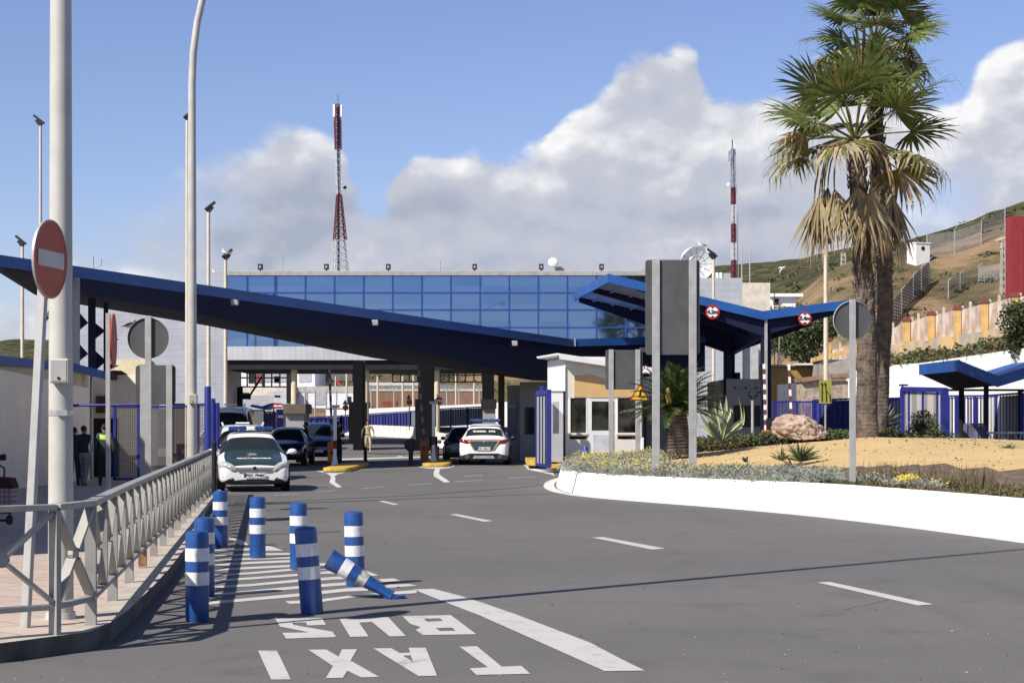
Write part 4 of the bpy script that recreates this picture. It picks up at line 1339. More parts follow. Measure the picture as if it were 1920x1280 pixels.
for a, b in ((1070, 1100), (1160, 1195)):
    mb = MB(); kb(mb, a, b, 748, 811, .05, .07); o = mb.build('window', m_pglass, t)
    mb = MB(); kb(mb, a - 2, b + 2, 811, 815, -.03, .12); kb(mb, a - 2, a, 747, 811, .02, .1); kb(mb, b, b + 2, 747, 811, .02, .1); mb.build('frame', m_white, o)
    mb = MB(); kb(mb, a, b + 3, 815, 818, .03, .058); mb.build('ochre_strip', m_ochre, t)
mb = MB(); kb(mb, 1103, 1110, 747, 870, 0.0, .05); kb(mb, 1145, 1149, 747, 870, 0.0, .05); kb(mb, 1110, 1145, 747, 752, 0.0, .05); kb(mb, 1110, 1145, 807, 870, 0.0, .05)
o = mb.build('door', m_white, t)
mb = MB(); kb(mb, 1110, 1145, 752, 807, .02, .03); mb.build('pane', m_pglass, o)
mb = MB(); kb(mb, 1112, 1144, 815, 855, -.01, -.001); mb.build('panel', mat('door_panel', (.62, .62, .66), .5), o)
mb = MB(); mb.box(-.014, -.002, 0, Dk, 0, kz(672)); mb.build('side_panel', m_white, t)
mb = MB(); mb.box(-.03, -.016, .9, 1.8, kz(812), kz(752)); mb.build('side_window', m_pglass, t)
# roof: sheet sloping down to the right
mb = MB(); n = 26
zl, zr = kz(661), kz(687)
for k in range(n):
    y0 = -.35 + (Dk + .7) * k / n; y1 = -.35 + (Dk + .7) * (k + 1) / n
    h = .035 if k % 2 else 0
    mb.prism([V((-.35, y0, zl - .10 + h)), V((W_ + .3, y0, zr - .1 + h)), V((W_ + .3, y0, zr - .06 + h)), V((-.35, y0, zl - .06 + h))], (0, y1 - y0, 0))
mb.build('roof', m_white, t)
mb = MB(); mb.prism([V((-.3, -.37, zl - .24)), V((W_ + .3, -.37, zr - .22)), V((W_ + .3, -.37, zr - .03)), V((-.3, -.37, zl - .06))], (0, .03, 0)); mb.build('fascia', m_white, t)
mb = MB(); mb.prism([V((-.0, .0, zl - .5)), V((W_, .0, zr - .8)), V((W_, .0, zr - .1)), V((0, .0, zl - .1))], (0, Dk, 0)); mb.build('gable', m_kiosk, t)
mb = MB(); mb.box(W_ + .0, W_ + .06, -.02, .3, 0, kz(820)); mb.build('corner_trim', m_white, t)

# blue gate in front of the kiosk
GD = 59.0
t = thing('blue_gate', 'open blue gate with ribbed grey panel beside the kiosk', 'gate', (P(1010, 0, GD).x, GD, 0))
mb = MB()
g0 = P(1006, 0, GD + .5); g1 = P(1029, 0, GD - 1.2)
def gp(f, py, off=0): 
    c = g0.lerp(g1, f); return V((c.x, c.y - off, CH - (py - HZ) * c.y / F))
mb.bar(gp(0, 734), gp(0, 872), .08); mb.bar(gp(1, 730), gp(1, 876), .17); mb.bar(gp(0, 737), gp(1, 735), .08, .16); mb.bar(gp(0, 870), gp(1, 874), .08, .08)
mb.build('gate_frame', m_fblue, t)
mb = MB(); mb.poly([gp(.02, 742, .01), gp(.98, 742, .01), gp(.98, 870, .01), gp(.02, 868, .01)]); mb.build('ribbed_panel', m_poly, t)
mb = MB()
for f in (.25, .5, .75): mb.bar(gp(f, 741, .05), gp(f, 870, .05), .05)
mb.build('gate_bar', m_dark, t)
mb = MB(); c = P(1018, 730, GD + .3); mb.tube([V((c.x, c.y, .1)), V((c.x, c.y, c.z + .12))], .12, 16); mb.build('round_post', m_fblue, t, smooth=True)
t = thing('mesh_gate_leaf', 'blue framed pale mesh gate leaf in front of the kiosk side', 'gate', (P(1045, 0, GD).x, GD, 0))
mb = MB(); D_ = GD + .1
pb(mb, 1030, 1060, 733, 735, D_, .06); pb(mb, 1030, 1060, 866, 869, D_, .06); pb(mb, 1056, 1060, 735, 866, D_, .06)
mb.build('gate_frame', m_navy, t)
mb = MB(); mb.poly([P(1030, 866, D_ + .03), P(1056, 866, D_ + .03), P(1056, 735, D_ + .03), P(1030, 735, D_ + .03)]); mb.build('mesh_panel', m_mesh2, t)
# dark mesh panel right of kiosk
t = thing('mesh_fence', 'dark blue framed mesh panel between the kiosk and the cycad', 'fence', (P(1232, 0, 62).x, 62, 0))
mb = MB(); pb(mb, 1206, 1212, 748, 880, 62, .1); pb(mb, 1252, 1262, 752, 880, 62, .1); pb(mb, 1206, 1262, 748, 753, 62, .1); mb.build('frame', m_navy, t)
mb = MB(); pb(mb, 1212, 1252, 753, 875, 62.04, .03); mb.build('mesh_panel', lines_mat('dark_mesh_sheet', (.085, .08, .085), 0, .07, .3, dark=.5, axis2=2, period2=.07), t)

# ================================================================ booths
t = thing('inspection_booth', 'grey inspection booth in the canopy shade beside the police car', 'booth', (P(990, 0, 77).x, 77, 0))
mb = MB(); pb(mb, 975, 1040, 716, 863, 77, 4.0); pb(mb, 951, 975, 722, 863, 77.8, 3.5); mb.build('wall', m_booth, t)
mb = MB(); pb(mb, 984, 1002, 763, 814, 76.96, .03); mb.build('window', m_glass, t)
mb = MB(); pb(mb, 953, 968, 764, 818, 77.76, .03); mb.build('window', mat('blue_reflecting_pane', (.03, .06, .18), .15), t)
mb = MB(); pb(mb, 951, 968, 760, 764, 77.7, .09); mb.build('sill', m_greyw, t)
for a, b in ((1006, 1009),): 
    mb = MB(); pb(mb, a, b, 762, 862, 76.9, .09); mb.build('trim', m_greyw, t)
t = thing('lane_booth', 'grey lane booth with potted roof under the butterfly canopy', 'booth', (P(1390, 0, 82).x, 82, 0))
mb = MB(); pb(mb, 1362, 1432, 710, 860, 80, 4); pb(mb, 1340, 1362, 714, 860, 81, 3); mb.build('wall', m_booth, t)
for px in (1378, 1398, 1418): 
    mb = MB(); mb.ell(P(px, 727, 79.9), (.05, .05, .05), 8, 6); mb.build('vent', m_black, t)
mb = MB(); pb(mb, 1376, 1426, 760, 800, 79.96, .03); mb.build('window', m_glass, t)
mb = MB(); pb(mb, 1374, 1388, 698, 710, 80.5, .8); mb.build('air_unit', m_dark, t)
t = thing('far_booth', 'brown topped booth behind the left cream column', 'booth', (P(555, 0, 98).x, 98, .3))
mb = MB(); pb(mb, 531, 573, 757, 775, 97, 3); mb.build('roof_band', mat('brown_fascia', (.12, .09, .07), .8), t)
mb = MB(); pb(mb, 536, 570, 775, 815, 97.3, 2.5); mb.build('wall', m_booth, t)
t = thing('middle_booth', 'dark booth at the foot of the pier left of the orange barriers', 'booth', (P(665, 0, 92).x, 92, .1))
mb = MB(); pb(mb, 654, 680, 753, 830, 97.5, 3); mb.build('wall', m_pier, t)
t = thing('shaded_booth', 'dark booth at the foot of the pier behind the red and white barrier arm', 'booth', (P(795, 0, 88).x, 88, 0))
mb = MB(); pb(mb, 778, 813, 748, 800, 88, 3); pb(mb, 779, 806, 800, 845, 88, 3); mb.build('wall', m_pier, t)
t = thing('pier_booth', 'dark booth at the foot of the pier above the police car', 'booth', (P(915, 0, 89).x, 89, 0))
mb = MB(); pb(mb, 902, 930, 748, 765, 88.5, 3); mb.build('roof_band', m_dark, t)
mb = MB(); pb(mb, 905, 928, 765, 850, 88.7, 2.5); mb.build('wall', m_booth, t)

# near part of the low building, left of the picture: it shades the pavement
t = thing('side_building', 'two storey beige building just outside the left edge, shading the pavement', 'building', (-15, 26, 0))
mb = MB()
mb.prism([V((-9.9, 16.3, .1)), V((-12.6, 37.2, .1)), V((-24, 37.2, .1)), V((-24, 16.3, .1))][::-1], (0, 0, 6.2)); mb.build('wall', m_beige, t)
mb = MB()
mb.prism([V((-9.7, 16.1, 6.3)), V((-12.4, 37.4, 6.3)), V((-24.2, 37.4, 6.3)), V((-24.2, 16.1, 6.3))][::-1], (0, 0, .25)); mb.build('roof', m_blue, t)
for k in range(4):
    y = 19 + k * 4.6; x = -9.9 - (y - 16.3) * 2.7 / 20.9
    mb = MB(); mb.box(x - .02, x + .04, y, y + 1.4, 1.1, 2.3); mb.build('window', m_glass, t)
# ================================================================ hills
def ip(tab, x):
    if x <= tab[0][0]: return tab[0][1]
    for (a, ya), (b, yb) in zip(tab[:-1], tab[1:]):
        if x <= b: return ya + (yb - ya) * (x - a) / (b - a)
    return tab[-1][1]
Y0 = [(-1500, 790), (400, 783), (900, 783), (1400, 770), (1560, 700), (1700, 655), (1900, 640), (3200, 600)]      # foot at D=190
Y1 = [(-1500, 735), (-200, 730), (400, 700), (560, 668), (1000, 640), (1300, 640), (1400, 610), (1450, 585), (1490, 560), (1540, 520), (1600, 495), (1680, 480), (1720, 474), (1790, 458), (1850, 440), (1930, 415), (2200, 360), (3200, 250)]
Y2 = [(-1500, 690), (-200, 660), (0, 641), (60, 638), (130, 634), (400, 620), (900, 560), (1180, 516), (1250, 509), (1330, 503), (1400, 497), (1500, 486), (1600, 469), (1690, 451), (1780, 430), (1850, 404), (1920, 382), (2100, 332), (3200, 180)]
Ds = [175, 190, 200, 212, 224, 236, 248, 260, 270, 280, 300, 330, 370, 410, 450, 490, 530, 570, 600, 630, 700, 900]
def terr_z(px, D):
    z0 = 0.75; z1 = P(0, ip(Y0, px), 190).z; z2 = P(0, ip(Y1, px), 260).z; z3 = P(0, ip(Y2, px), 600).z
    X_ = (px - 960) * D / F
    n = noise.noise(V((X_ / 30, D / 30, 0))) * 2.2 + noise.noise(V((X_ / 9, D / 9, 3))) * 0.9 + noise.noise(V((X_ / 3.5, D / 3.5, 9))) * 0.35
    if D <= 175: return z0 - .6
    if D <= 190: return z0 + (z1 - z0) * (D - 175) / 15
    if D <= 260:
        f = (D - 190) / 70; f = f * .65 + .35 * f * f * (3 - 2 * f)
        return z1 + (z2 - z1) * f + n * min(1, (D - 190) / 20) * .8
    if D <= 280: return z2 - .5 + n * .8
    y1_, y2_ = ip(Y1, px) + 6, ip(Y2, px)
    if D <= 600:
        f = (D - 280) / 320; f = f * .7 + .3 * (1 - (1 - f) ** 2)
        return CH + (HZ - (y1_ + (y2_ - y1_) * f)) * D / F + n * (1.2 + D / 900) * (1 - .5 * f)
    return z3 + n * .8 - (D - 600) * .12
def hit(px, py, lo=188, hi=262):
    """distance at which the hillside crosses a picture point"""
    best = lo; bd = 1e9
    for k in range(300):
        D = lo + (hi - lo) * k / 299
        e = abs((HZ - (terr_z(px, D) - CH) * F / D) - py)
        if e < bd: bd = e; best = D
    return best
mb = MB()
cols = list(range(-1500, 3201, 14))
D2 = []
for a, b in zip(Ds[:-1], Ds[1:]):
    k = max(1, int((b - a) / (3.5 if a < 280 else 9)))
    D2 += [a + (b - a) * i / k for i in range(k)]
D2.append(Ds[-1])
for D in D2:
    for px in cols:
        z = terr_z(px, D)
        mb.v.append(V(((px - 960) * D / F, D, z)))
nc = len(cols)
for j in range(len(D2) - 1):
    for i in range(nc - 1):
        mb.f.append([j * nc + i, j * nc + i + 1, (j + 1) * nc + i + 1, (j + 1) * nc + i]); mb.m.append(0)
o = mb.build('hillside', m_hill)
o.data.polygons.foreach_set('use_smooth', [True] * len(o.data.polygons)); struct(o)
# wooded rise behind the viewer, seen only as a reflection in the glass front
mb = MB(); n = 90
for i in range(n + 1):
    x = -150 + 300 * i / n
    h = 7 + (15 if 2 < x < 75 else 3) * (0.75 + .5 * noise.noise(V((x / 9, 0, 0)))) * (min(1, max(0, (x - 2) / 8)) if x < 40 else 1)
    for yy, zz in ((-150, 0), (-175, h * .8), (-200, h), (-260, 0)):
        mb.v.append(V((x, yy, zz + noise.noise(V((x / 3, yy, 1))) * .8 * (zz > 0))))
for i in range(n):
    for j in range(3):
        mb.f.append([i * 4 + j, i * 4 + j + 1, i * 4 + 5 + j, i * 4 + 4 + j]); mb.m.append(0)
struct(mb.build('wooded_rise', m_bush))

# scrub clumps dotted over the near slope
def leaf_cloud(mb, c, r, n, size, m=0, flat=0.0, rng=random):
    for _ in range(n):
        while True:
            p = V((rng.uniform(-1, 1), rng.uniform(-1, 1), rng.uniform(-1, 1)))
            if p.length <= 1: break
        if p.length < .45: p = p * (0.6 / max(.1, p.length))
        q = V(c) + V((p.x * r[0], p.y * r[1], p.z * r[2]))
        s = size * rng.uniform(.6, 1.3)
        a = V((rng.gauss(0, 1), rng.gauss(0, 1), rng.gauss(0, 1) * (1 - flat))).normalized()
        b = a.cross(V((rng.gauss(0, 1), rng.gauss(0, 1), rng.gauss(0, 1)))).normalized()
        mb.add([q - a * s, q + b * s * .45, q + a * s, q - b * s * .45], [(0, 1, 2, 3)], m)
mb = MB(); rng = random.Random(3)
for _ in range(620):
    px = rng.uniform(1200, 1950) if rng.random() < .6 else rng.uniform(560, 960); D = rng.uniform(192, 262) if rng.random() < .6 else rng.uniform(300, 500)
    if D < 270 and noise.noise(V((px / 50, D / 10, 5))) < -.05: continue
    r = rng.uniform(.4, 1.3) * (1 if D < 270 else 1.4)
    z = terr_z(px, D)
    leaf_cloud(mb, ((px - 960) * D / F, D, z + r * .1), (r * 1.6, r * 1.6, r * .5), 34, .28 if D < 270 else .5, 0 if rng.random() < .7 else 1, rng=rng)
o = mb.build('scrub', [m_bush, m_olive]); tag(o, 'patches of low dark scrub scattered over the hillside', 'scrub', kind='stuff')

def terr_pts(pp, lo=188, hi=262):
    out = []
    for px, py in pp:
        D = hit(px, py, lo, hi); out.append(V(((px - 960) * D / F, D, terr_z(px, D))))
    return out
def resample(pts, stp):
    out = [pts[0]]; acc = 0
    for a, b in zip(pts[:-1], pts[1:]):
        n = max(1, int((b - a).length / stp))
        for k in range(1, n + 1): out.append(a.lerp(b, k / n))
    return out
def hill_fence(pp, h, label, lo=188, hi=262, name='border_fence', m_=None, dark=0):
    pts = terr_pts(pp, lo, hi); pts = resample(pts, 5.0)
    t = thing(name, label, 'fence', pts[0])
    mb = MB()
    for a, b in zip(pts[:-1], pts[1:]):
        mb.add([a, b, b + V((0, 0, h * .93)), a + V((0, 0, h * .93))], [(0, 1, 2, 3)])
    mb.build('wire_mesh', m_ or m_farmesh, t)
    for a in pts:
        mb = MB(); mb.bar(a - V((0, 0, .5)), a + V((0, 0, h)), .13); mb.bar(a + V((0, 0, h)), a + V((.45, 0, h + .5)), .08); mb.build('post', m_galv, t)
hill_fence([(1738, 482), (1790, 474), (1840, 458), (1884, 436)], 3.4, 'tall wire border fence running up right from the white watchtower')
hill_fence([(1778, 560), (1800, 546), (1835, 532), (1880, 523)], 2.3, 'lower wire fence across the bare slope beside the floodlight tower')
hill_fence([(1660, 628), (1690, 590), (1712, 562), (1742, 532)], 3.2, 'dark dense border fence running steeply up the slope', m_=mesh_mat('dense_wire', (.16, .16, .15), 0, 2, .4, .6))
# watchtower, floodlight tower, pylons
pt = terr_pts([(1722, 492)])[0]
t = thing('watchtower', 'small white square watchtower on the hill crest', 'watchtower', pt, R(20)); t['_o'] = (0, 0, 0)
mb = MB(); mb.box(-1.15, 1.15, -1.15, 1.15, -1, 2.6); mb.build('wall', m_wwall, t, local=False)
mb = MB(); mb.disc((-.0, -1.17, 1.9), .3, (0, -1, 0), .02, 14); mb.build('porthole', m_black, t)
mb = MB(); mb.box(1.16, 1.2, -.5, .3, 1.5, 2.2); mb.build('window', m_dark, t)
mb = MB(); mb.box(-1.25, 1.25, -1.25, 1.25, 2.6, 2.75); mb.build('roof', m_wwall, t)
def pylon(px, yt, yb, D, w0, w1, label, head=False):
    s = D / F; t = thing('lattice_pylon', label, 'pylon', (P(px, 0, D).x, D, P(0, yb, D).z))
    mb = MB(); n = 7
    c = lambda k, f: P(px, yt + (yb - yt) * f, D) + V(((w0 + (w1 - w0) * f) * s * (1 if k in (0, 3) else -1), (w0 + (w1 - w0) * f) * s * (1 if k < 2 else -1), 0))
    for k in range(4):
        mb.bar(c(k, 0), c(k, 1), .16)
        for i in range(n):
            mb.bar(c(k, i / n), c((k + 1) % 4, (i + 1) / n), .09); mb.bar(c((k + 1) % 4, i / n), c(k, (i + 1) / n), .09)
    mb.build('lattice_body', mat('pylon_paint', (.40, .36, .30), .6), t)
    if head:
        mb = MB(); a = P(px - 14, yt - 1, D); b = P(px + 4, yt - 7, D); mb.bar(a, b, .5, .2); mb.bar(P(px - 6, yt + 12, D), P(px + 4, yt + 9, D), .3, .2); mb.bar(P(px - 7, yt - 2, D), P(px - 2, yt + 12, D), .15)
        mb.build('floodlight_rack', m_cpole, t)
pylon(1881, 452, 552, 180, 2.5, 4, 'lattice floodlight tower beside the maroon wall', True)
pylon(1581, 474, 534, 300, 3.2, 5, 'lattice pylon on the green ridge left of the big palm')
pylon(1686, 455, 492, 300, 3, 3.6, 'lattice pylon just right of the palm trunks on the ridge')

# ================================================================ walls and fences on the right
def dl(px):   # distance of the retaining wall line
    return 124 - (px - 1590) * 0.088
t = thing('retaining_wall', 'long whitewashed retaining wall behind the blue fences on the right', 'wall', (P(1750, 0, dl(1750)).x, dl(1750), 0))
tw = [(1590, 698), (1655, 686), (1730, 680), (1800, 670), (1895, 656), (1960, 648), (2060, 632)]
mb = MB()
for (xa, ya), (xb, yb) in zip(tw[:-1], tw[1:]):
    a, b = P(xa, ya, dl(xa)), P(xb, yb, dl(xb))
    mb.prism([V((a.x, a.y, .3)), V((b.x, b.y, .3)), b, a], (0.1, 1.2, 0))
mb.build('wall', m_wwall, t)
t = thing('boundary_wall', 'stained yellow and grey wall on top of the white retaining wall', 'wall', (P(1780, 0, dl(1780) + 3).x, dl(1780) + 3, 5))
bw = [(1630, 652, 676), (1660, 648, 674), (1730, 636, 669), (1800, 627, 659), (1860, 617, 652), (1925, 606, 642), (2060, 585, 622)]
mb = MB()
for (xa, ya, za), (xb, yb, zb2) in zip(bw[:-1], bw[1:]):
    Da, Db = dl(xa) + 3, dl(xb) + 3
    mb.prism([P(xa, za + 12, Da), P(xb, zb2 + 12, Db), P(xb, yb, Db), P(xa, ya, Da)], (.1, .5, 0))
mb.build('wall', m_stain, t)
# bank of earth between the two walls
mb = MB()
for (xa, ya), (xb, yb) in zip(tw[:-1], tw[1:]):
    a, b = P(xa, ya, dl(xa) + 1.0), P(xb, yb, dl(xb) + 1.0)
    a2, b2 = V((a.x + .3, a.y + 2.4, a.z + .55)), V((b.x + .3, b.y + 2.4, b.z + .55))
    mb.add([a, b, b2, a2], [(0, 1, 2, 3)])
struct(mb.build('bank', m_soil))
mb = MB(); rng = random.Random(5)
for k in range(150):
    px = rng.uniform(1600, 1990); D = dl(px) + rng.uniform(.9, 2.6)
    z = P(0, ip(tw, px), dl(px)).z + .2
    leaf_cloud(mb, (P(px, 0, D).x, D, z + rng.uniform(0, .35)), (rng.uniform(.4, 1), .4, rng.uniform(.3, .75)), 34, .16, rng.choice((0, 1, 1, 2)), rng=rng)
tag(mb.build('weeds', [m_bush2, m_olive, m_bush]), 'weeds and trailing plants on the bank above the white wall', 'weeds', kind='stuff')
# yellow pillars with terracotta caps and corrugated sheets between
pil = [(1552, 634, 702), (1600, 628, 668), (1651, 620, 655), (1700, 597, 645), (1746, 585, 637), (1795, 575, 630), (1846, 563, 621), (1903, 551, 611), (1965, 538, 600)]
for i, (px, yt, yb) in enumerate(pil):
    D = dl(px) + 3.2; s = D / F
    b = P(px, yb, D)
    t = thing('fence_pillar', ['yellow pillar with round cap left of the palm, above the stone wall', 'yellow pillar hidden mostly behind the cream pole and palm', 'yellow pillar hard against the palm trunk', 'first yellow pillar with red cap right of the palm trunk',
        'second red capped yellow pillar right of the palm', 'third red capped yellow pillar right of the palm', 'fourth red capped yellow pillar right of the palm, below the bare slope', 'red capped yellow pillar directly under the maroon wall', 'red capped yellow pillar beyond the right edge'][i], 'pillar', b, 0, 'yellow pillars with terracotta caps')
    mb = MB(); mb.box(b.x - 5.5 * s, b.x + 5.5 * s, D - .2, D + .2, b.z - .4, P(0, yt + 5, D).z); mb.build('shaft', m_post_y, t)
    mb = MB(); zc = P(0, yt + 5, D).z; mb.box(b.x - 7.5 * s, b.x + 7.5 * s, D - .27, D + .27, zc, zc + .12); mb.box(b.x - 6 * s, b.x + 6 * s, D - .22, D + .22, zc + .12, zc + .22); mb.build('cap', m_redcap, t)
for i, ((pa, ta, ba), (pb_, tb, bb)) in enumerate(zip(pil[:-1], pil[1:])):
    lab = ['first', 'second', 'third', 'fourth', 'fifth', 'sixth', 'seventh', 'last'][i] + ' rusty corrugated fence sheet from the left along the yellow pillars'
    Da, Db = dl(pa) + 3.3, dl(pb_) + 3.3
    xa = pa + 6; xb = pb_ - 6
    if i == 0: ta, tb, ba, bb = 650, 640, 690, 675
    t = thing('corrugated_fence', lab, 'fence', P(pa, ba, Da), 0, 'corrugated sheets between the yellow pillars')
    mb = MB(); n = 15
    f0t, f0b, f1t, f1b = P(xa, ta + 7, Da), P(xa, ba + 2, Da), P(xb, tb + 7, Db), P(xb, bb + 2, Db)
    for k in range(n):
        for q in (0, 1):
            fz = (k + q * .5) / n; fz2 = (k + q * .5 + .5) / n
            y0, y1 = (0, -.05) if q == 0 else (-.05, 0)
            mb.add([f0b.lerp(f0t, fz) + V((0, y0, 0)), f1b.lerp(f1t, fz) + V((0, y0, 0)), f1b.lerp(f1t, fz2) + V((0, y1, 0)), f0b.lerp(f0t, fz2) + V((0, y1, 0))], [(0, 1, 2, 3)])
    mb.build('corrugated_sheet', m_rust, t)
    px = (pa + pb_) / 2 - 1; Dm = (Da + Db) / 2; yb = (ba + bb) / 2; yt = (ta + tb) / 2
    mb = MB(); a = P(px, yb + 2, Dm - .12); mb.bar(a, P(px, yt - 4, Dm - .12), .15, .1, up=(0, 1, 0)); mb.build('post', mat('pale_post', (.60, .53, .47), .8), t)
    if i > 2:
        mb = MB(); mb.bar(P(pa + 10, ba, Da - .1), P(pa + 10, ta - 2, Da - .1), .13, .1, up=(0, 1, 0)); mb.build('post', MATS['pale_post'], t)
# maroon wall block
t = thing('maroon_gate_pier', 'huge maroon wall block rising at the right edge', 'wall', P(1900, 580, 122))
mb = MB(); a = P(1885, 620, 122); b = P(1896, 404, 122)
mb.box(P(1896, 0, 121).x, P(2010, 0, 121).x, 121, 122.4, P(0, 640, 121).z, P(0, 405, 121).z)
mb.build('wall', m_maroon, t)
mb = MB(); pb(mb, 1919, 2000, 432, 436, 120.6, .5); pb(mb, 1917, 1920, 432, 560, 120.6, .5); mb.build('frame', m_maroon, t)

# stone wall remnant with ledge, ochre shed, grey wall under it
t = thing('stone_wall', 'rubble stone wall with tiled ledge left of the palm', 'wall', P(1520, 760, 108))
mb = MB(); pb(mb, 1503, 1590, 714, 790, 108, 2); o = mb.build('wall', mat('rubble_stone', (.42, .34, .28), .95, vs=2.5, col2=(.20, .15, .11), bump=.6, bs=6), t)
mb = MB(); mb.prism([P(1500, 708, 107.7), P(1560, 701, 107.7), P(1595, 699, 107.7), P(1595, 706, 107.7), P(1560, 709, 107.7), P(1502, 716, 107.7)], (0, 2.5, 0)); mb.build('ledge', mat('ledge_tile', (.33, .20, .13), .9, var=.2), t)
t = thing('grey_base_wall', 'grey plastered wall under the left yellow pillars', 'wall', P(1570, 700, 112))
mb = MB(); pb(mb, 1538, 1600, 674, 708, 112, 3); mb.build('wall', mat('grey_plaster', (.34, .31, .28), .9, dirt=.3), t)
mb = MB(); mb.prism([P(1535, 668, 111.8), P(1600, 652, 111.8), P(1600, 660, 111.8), P(1535, 676, 111.8)], (0, 3, 0)); mb.build('yellow_coping', m_post_y, t)
t = thing('ochre_shed', 'ochre walled shed with thin roof behind the butterfly canopy column', 'shed', P(1480, 740, 116))
mb = MB(); pb(mb, 1415, 1538, 687, 790, 116, 6); mb.build('wall', mat('dull_ochre', (.34, .23, .075), .9, dirt=.25), t)
mb = MB(); mb.prism([P(1412, 684, 115.8), P(1535, 682, 115.8), P(1535, 686, 115.8), P(1412, 687, 115.8)], (0, 6.5, 0)); mb.build('roof', m_concrete, t)
mb = MB(); pb(mb, 1494, 1536, 681, 684, 114.5, 5); mb.build('awning', m_white, t)
t = thing('white_yard_wall', 'low white wall between the ochre shed and the stone wall', 'wall', P(1480, 760, 112))
mb = MB(); mb.prism([P(1458, 721, 112), P(1505, 717, 112), P(1505, 790, 112), P(1458, 790, 112)], (0, .4, 0)); mb.build('wall', m_wwall, t)
t = thing('white_hill_house', 'small white flat roofed house on the hill behind the stair tower', 'house', P(1475, 580, 185))
mb = MB(); pb(mb, 1446, 1492, 556, 600, 185, 6); mb.build('wall', m_wwall, t)
mb = MB(); pb(mb, 1444, 1506, 550, 556, 184.5, 7); mb.build('roof_slab', m_wwall, t)
mb = MB(); pb(mb, 1452, 1460, 560, 570, 184.9, .05); mb.build('window', m_dark, t)
mb = MB(); pb(mb, 1452, 1453, 548, 700, 160, .2); tag(mb.build('pole', m_dark), 'thin dark pole in front of the small white hill house', 'pole')
t = thing('roof_drum', 'pair of white drums on the right wing roof beside the large dish', 'tank', P(1345, 520, 112))
mb = MB()
for px in (1338, 1345, 1352): mb2 = MB(); mb2.tube([P(px, 522, 112), P(px, 511, 112)], .11, 10); mb2.build('drum', m_wwall, t, smooth=True)
mb = MB(); pb(mb, 1355, 1370, 512, 521, 112, 1.5); mb.build('housing', m_greyw, t)
t = thing('wall_satellite_dish', 'small dish on a stand above the ochre shed', 'satellite dish', P(1463, 686, 114))
mb = MB(); mb.ell(P(1463, 668, 114), (.12, .06, .13), 14, 8); mb.build('reflector', m_white, t, smooth=True)
mb = MB(); mb.bar(P(1460, 684, 114.1), P(1461, 630, 114.1), .05); pb(mb, 1458, 1461, 673, 683, 114, .1); mb.build('mount', m_galv, t)

# blue bar fences
def bar_fence(p0, p1, label, D0, D1, n, panel=None, post=(0, .5, 1), frame=m_fblue, name='blue_fence', barw=.035, solid=None, cat='fence'):
    """p0/p1: (px, ytop, ybottom)"""
    a_t, a_b = P(p0[0], p0[1], D0), P(p0[0], p0[2], D0); b_t, b_b = P(p1[0], p1[1], D1), P(p1[0], p1[2], D1)
    t = thing(name, label, cat, a_b.lerp(b_b, .5))
    mb = MB(); mb.bar(a_t, b_t, .07, .08); mb.bar(a_b.lerp(a_t, .06), b_b.lerp(b_t, .06), .06, .06); mb.build('rail', frame, t)
    for f in post:
        mb = MB(); mb.bar(a_b.lerp(b_b, f) - V((0, 0, .1)), a_t.lerp(b_t, f), .11, .11, up=(0, 1, 0)); mb.build('post', frame, t)
    mb = MB()
    for k in range(n):
        f = (k + .5) / n
        mb.bar(a_b.lerp(b_b, f), a_t.lerp(b_t, f), barw, barw, up=(0, 1, 0))
    mb.build('bars', frame, t)
    if panel:
        mb = MB(); o_ = V((0, .08, 0))
        mb.poly([a_b + o_, b_b + o_, b_t + o_ - V((0, 0, .06)), a_t + o_ - V((0, 0, .06))]); mb.build('sheet_panel', panel, t)
    return t
m_ribg = lines_mat('ribbed_grey_sheet', (.40, .39, .36), 0, .16, .45, dark=.45, rough=.6)
m_ribp = lines_mat('ribbed_pale_sheet', (.66, .63, .54), 0, .20, .35, dark=.35, rough=.6)
m_ribb = lines_mat('ribbed_blue_sheet', (.03, .04, .20), 0, .30, .3, dark=.5, rough=.5)
bar_fence((1450, 753, 830), (1540, 753, 830), 'blue bar fence behind the boulder', 86, 86, 34)
bar_fence((1525, 750, 830), (1605, 747, 835), 'darker blue sheeted fence behind the lime arrow sign', 84, 82, 10, panel=m_ribb)
bar_fence((1605, 748, 835), (1692, 746, 835), 'blue fence with grey ribbed sheet behind the palm trunk', 80, 78, 12, panel=m_ribb)
bar_fence((1652, 748, 796), (1690, 747, 796), 'short grey ribbed fence section between palm trunk and blue gate', 74, 74, 6, panel=m_ribg, post=(.5, 1))
t = bar_fence((1692, 730, 830), (1772, 733, 846), 'tall blue framed grey gate right of the palm', 66, 62, 3, panel=m_ribg, name='sliding_gate', cat='gate', barw=.09, post=(0, 1))
mb = MB(); mb.bar(P(1692, 729, 65.95), P(1773, 731, 61.95), .14, .18); mb.bar(P(1771, 728, 61.95), P(1771, 850, 61.95), .26, .2, up=(0, 1, 0)); mb.bar(P(1693, 729, 65.9), P(1693, 835, 65.9), .2, .2, up=(0, 1, 0)); mb.build('heavy_frame', m_fblue, t)
mb = MB(); pb(mb, 1690, 1703, 720, 723, 66.2, .4); pb(mb, 1692, 1694, 723, 728, 66.3, .1); mb.build('sensor_hood', m_dark, t)
bar_fence((1776, 742, 842), (1860, 742, 848), 'blue fence with pale ribbed sheets behind the shelter posts', 72, 70, 14, panel=m_ribp, post=(0, .22, .62, 1))
bar_fence((1856, 741, 850), (1915, 737, 856), 'bright pale ribbed blue fence at the right edge', 68, 64, 10, panel=m_ribp, post=(.22,))
bar_fence((1810, 795, 850), (1850, 795, 852), 'low grey slatted box fence between the two shelter posts', 64, 64, 14, panel=m_ribg, frame=mat('greyish_blue_rail', (.16, .17, .26), .6))
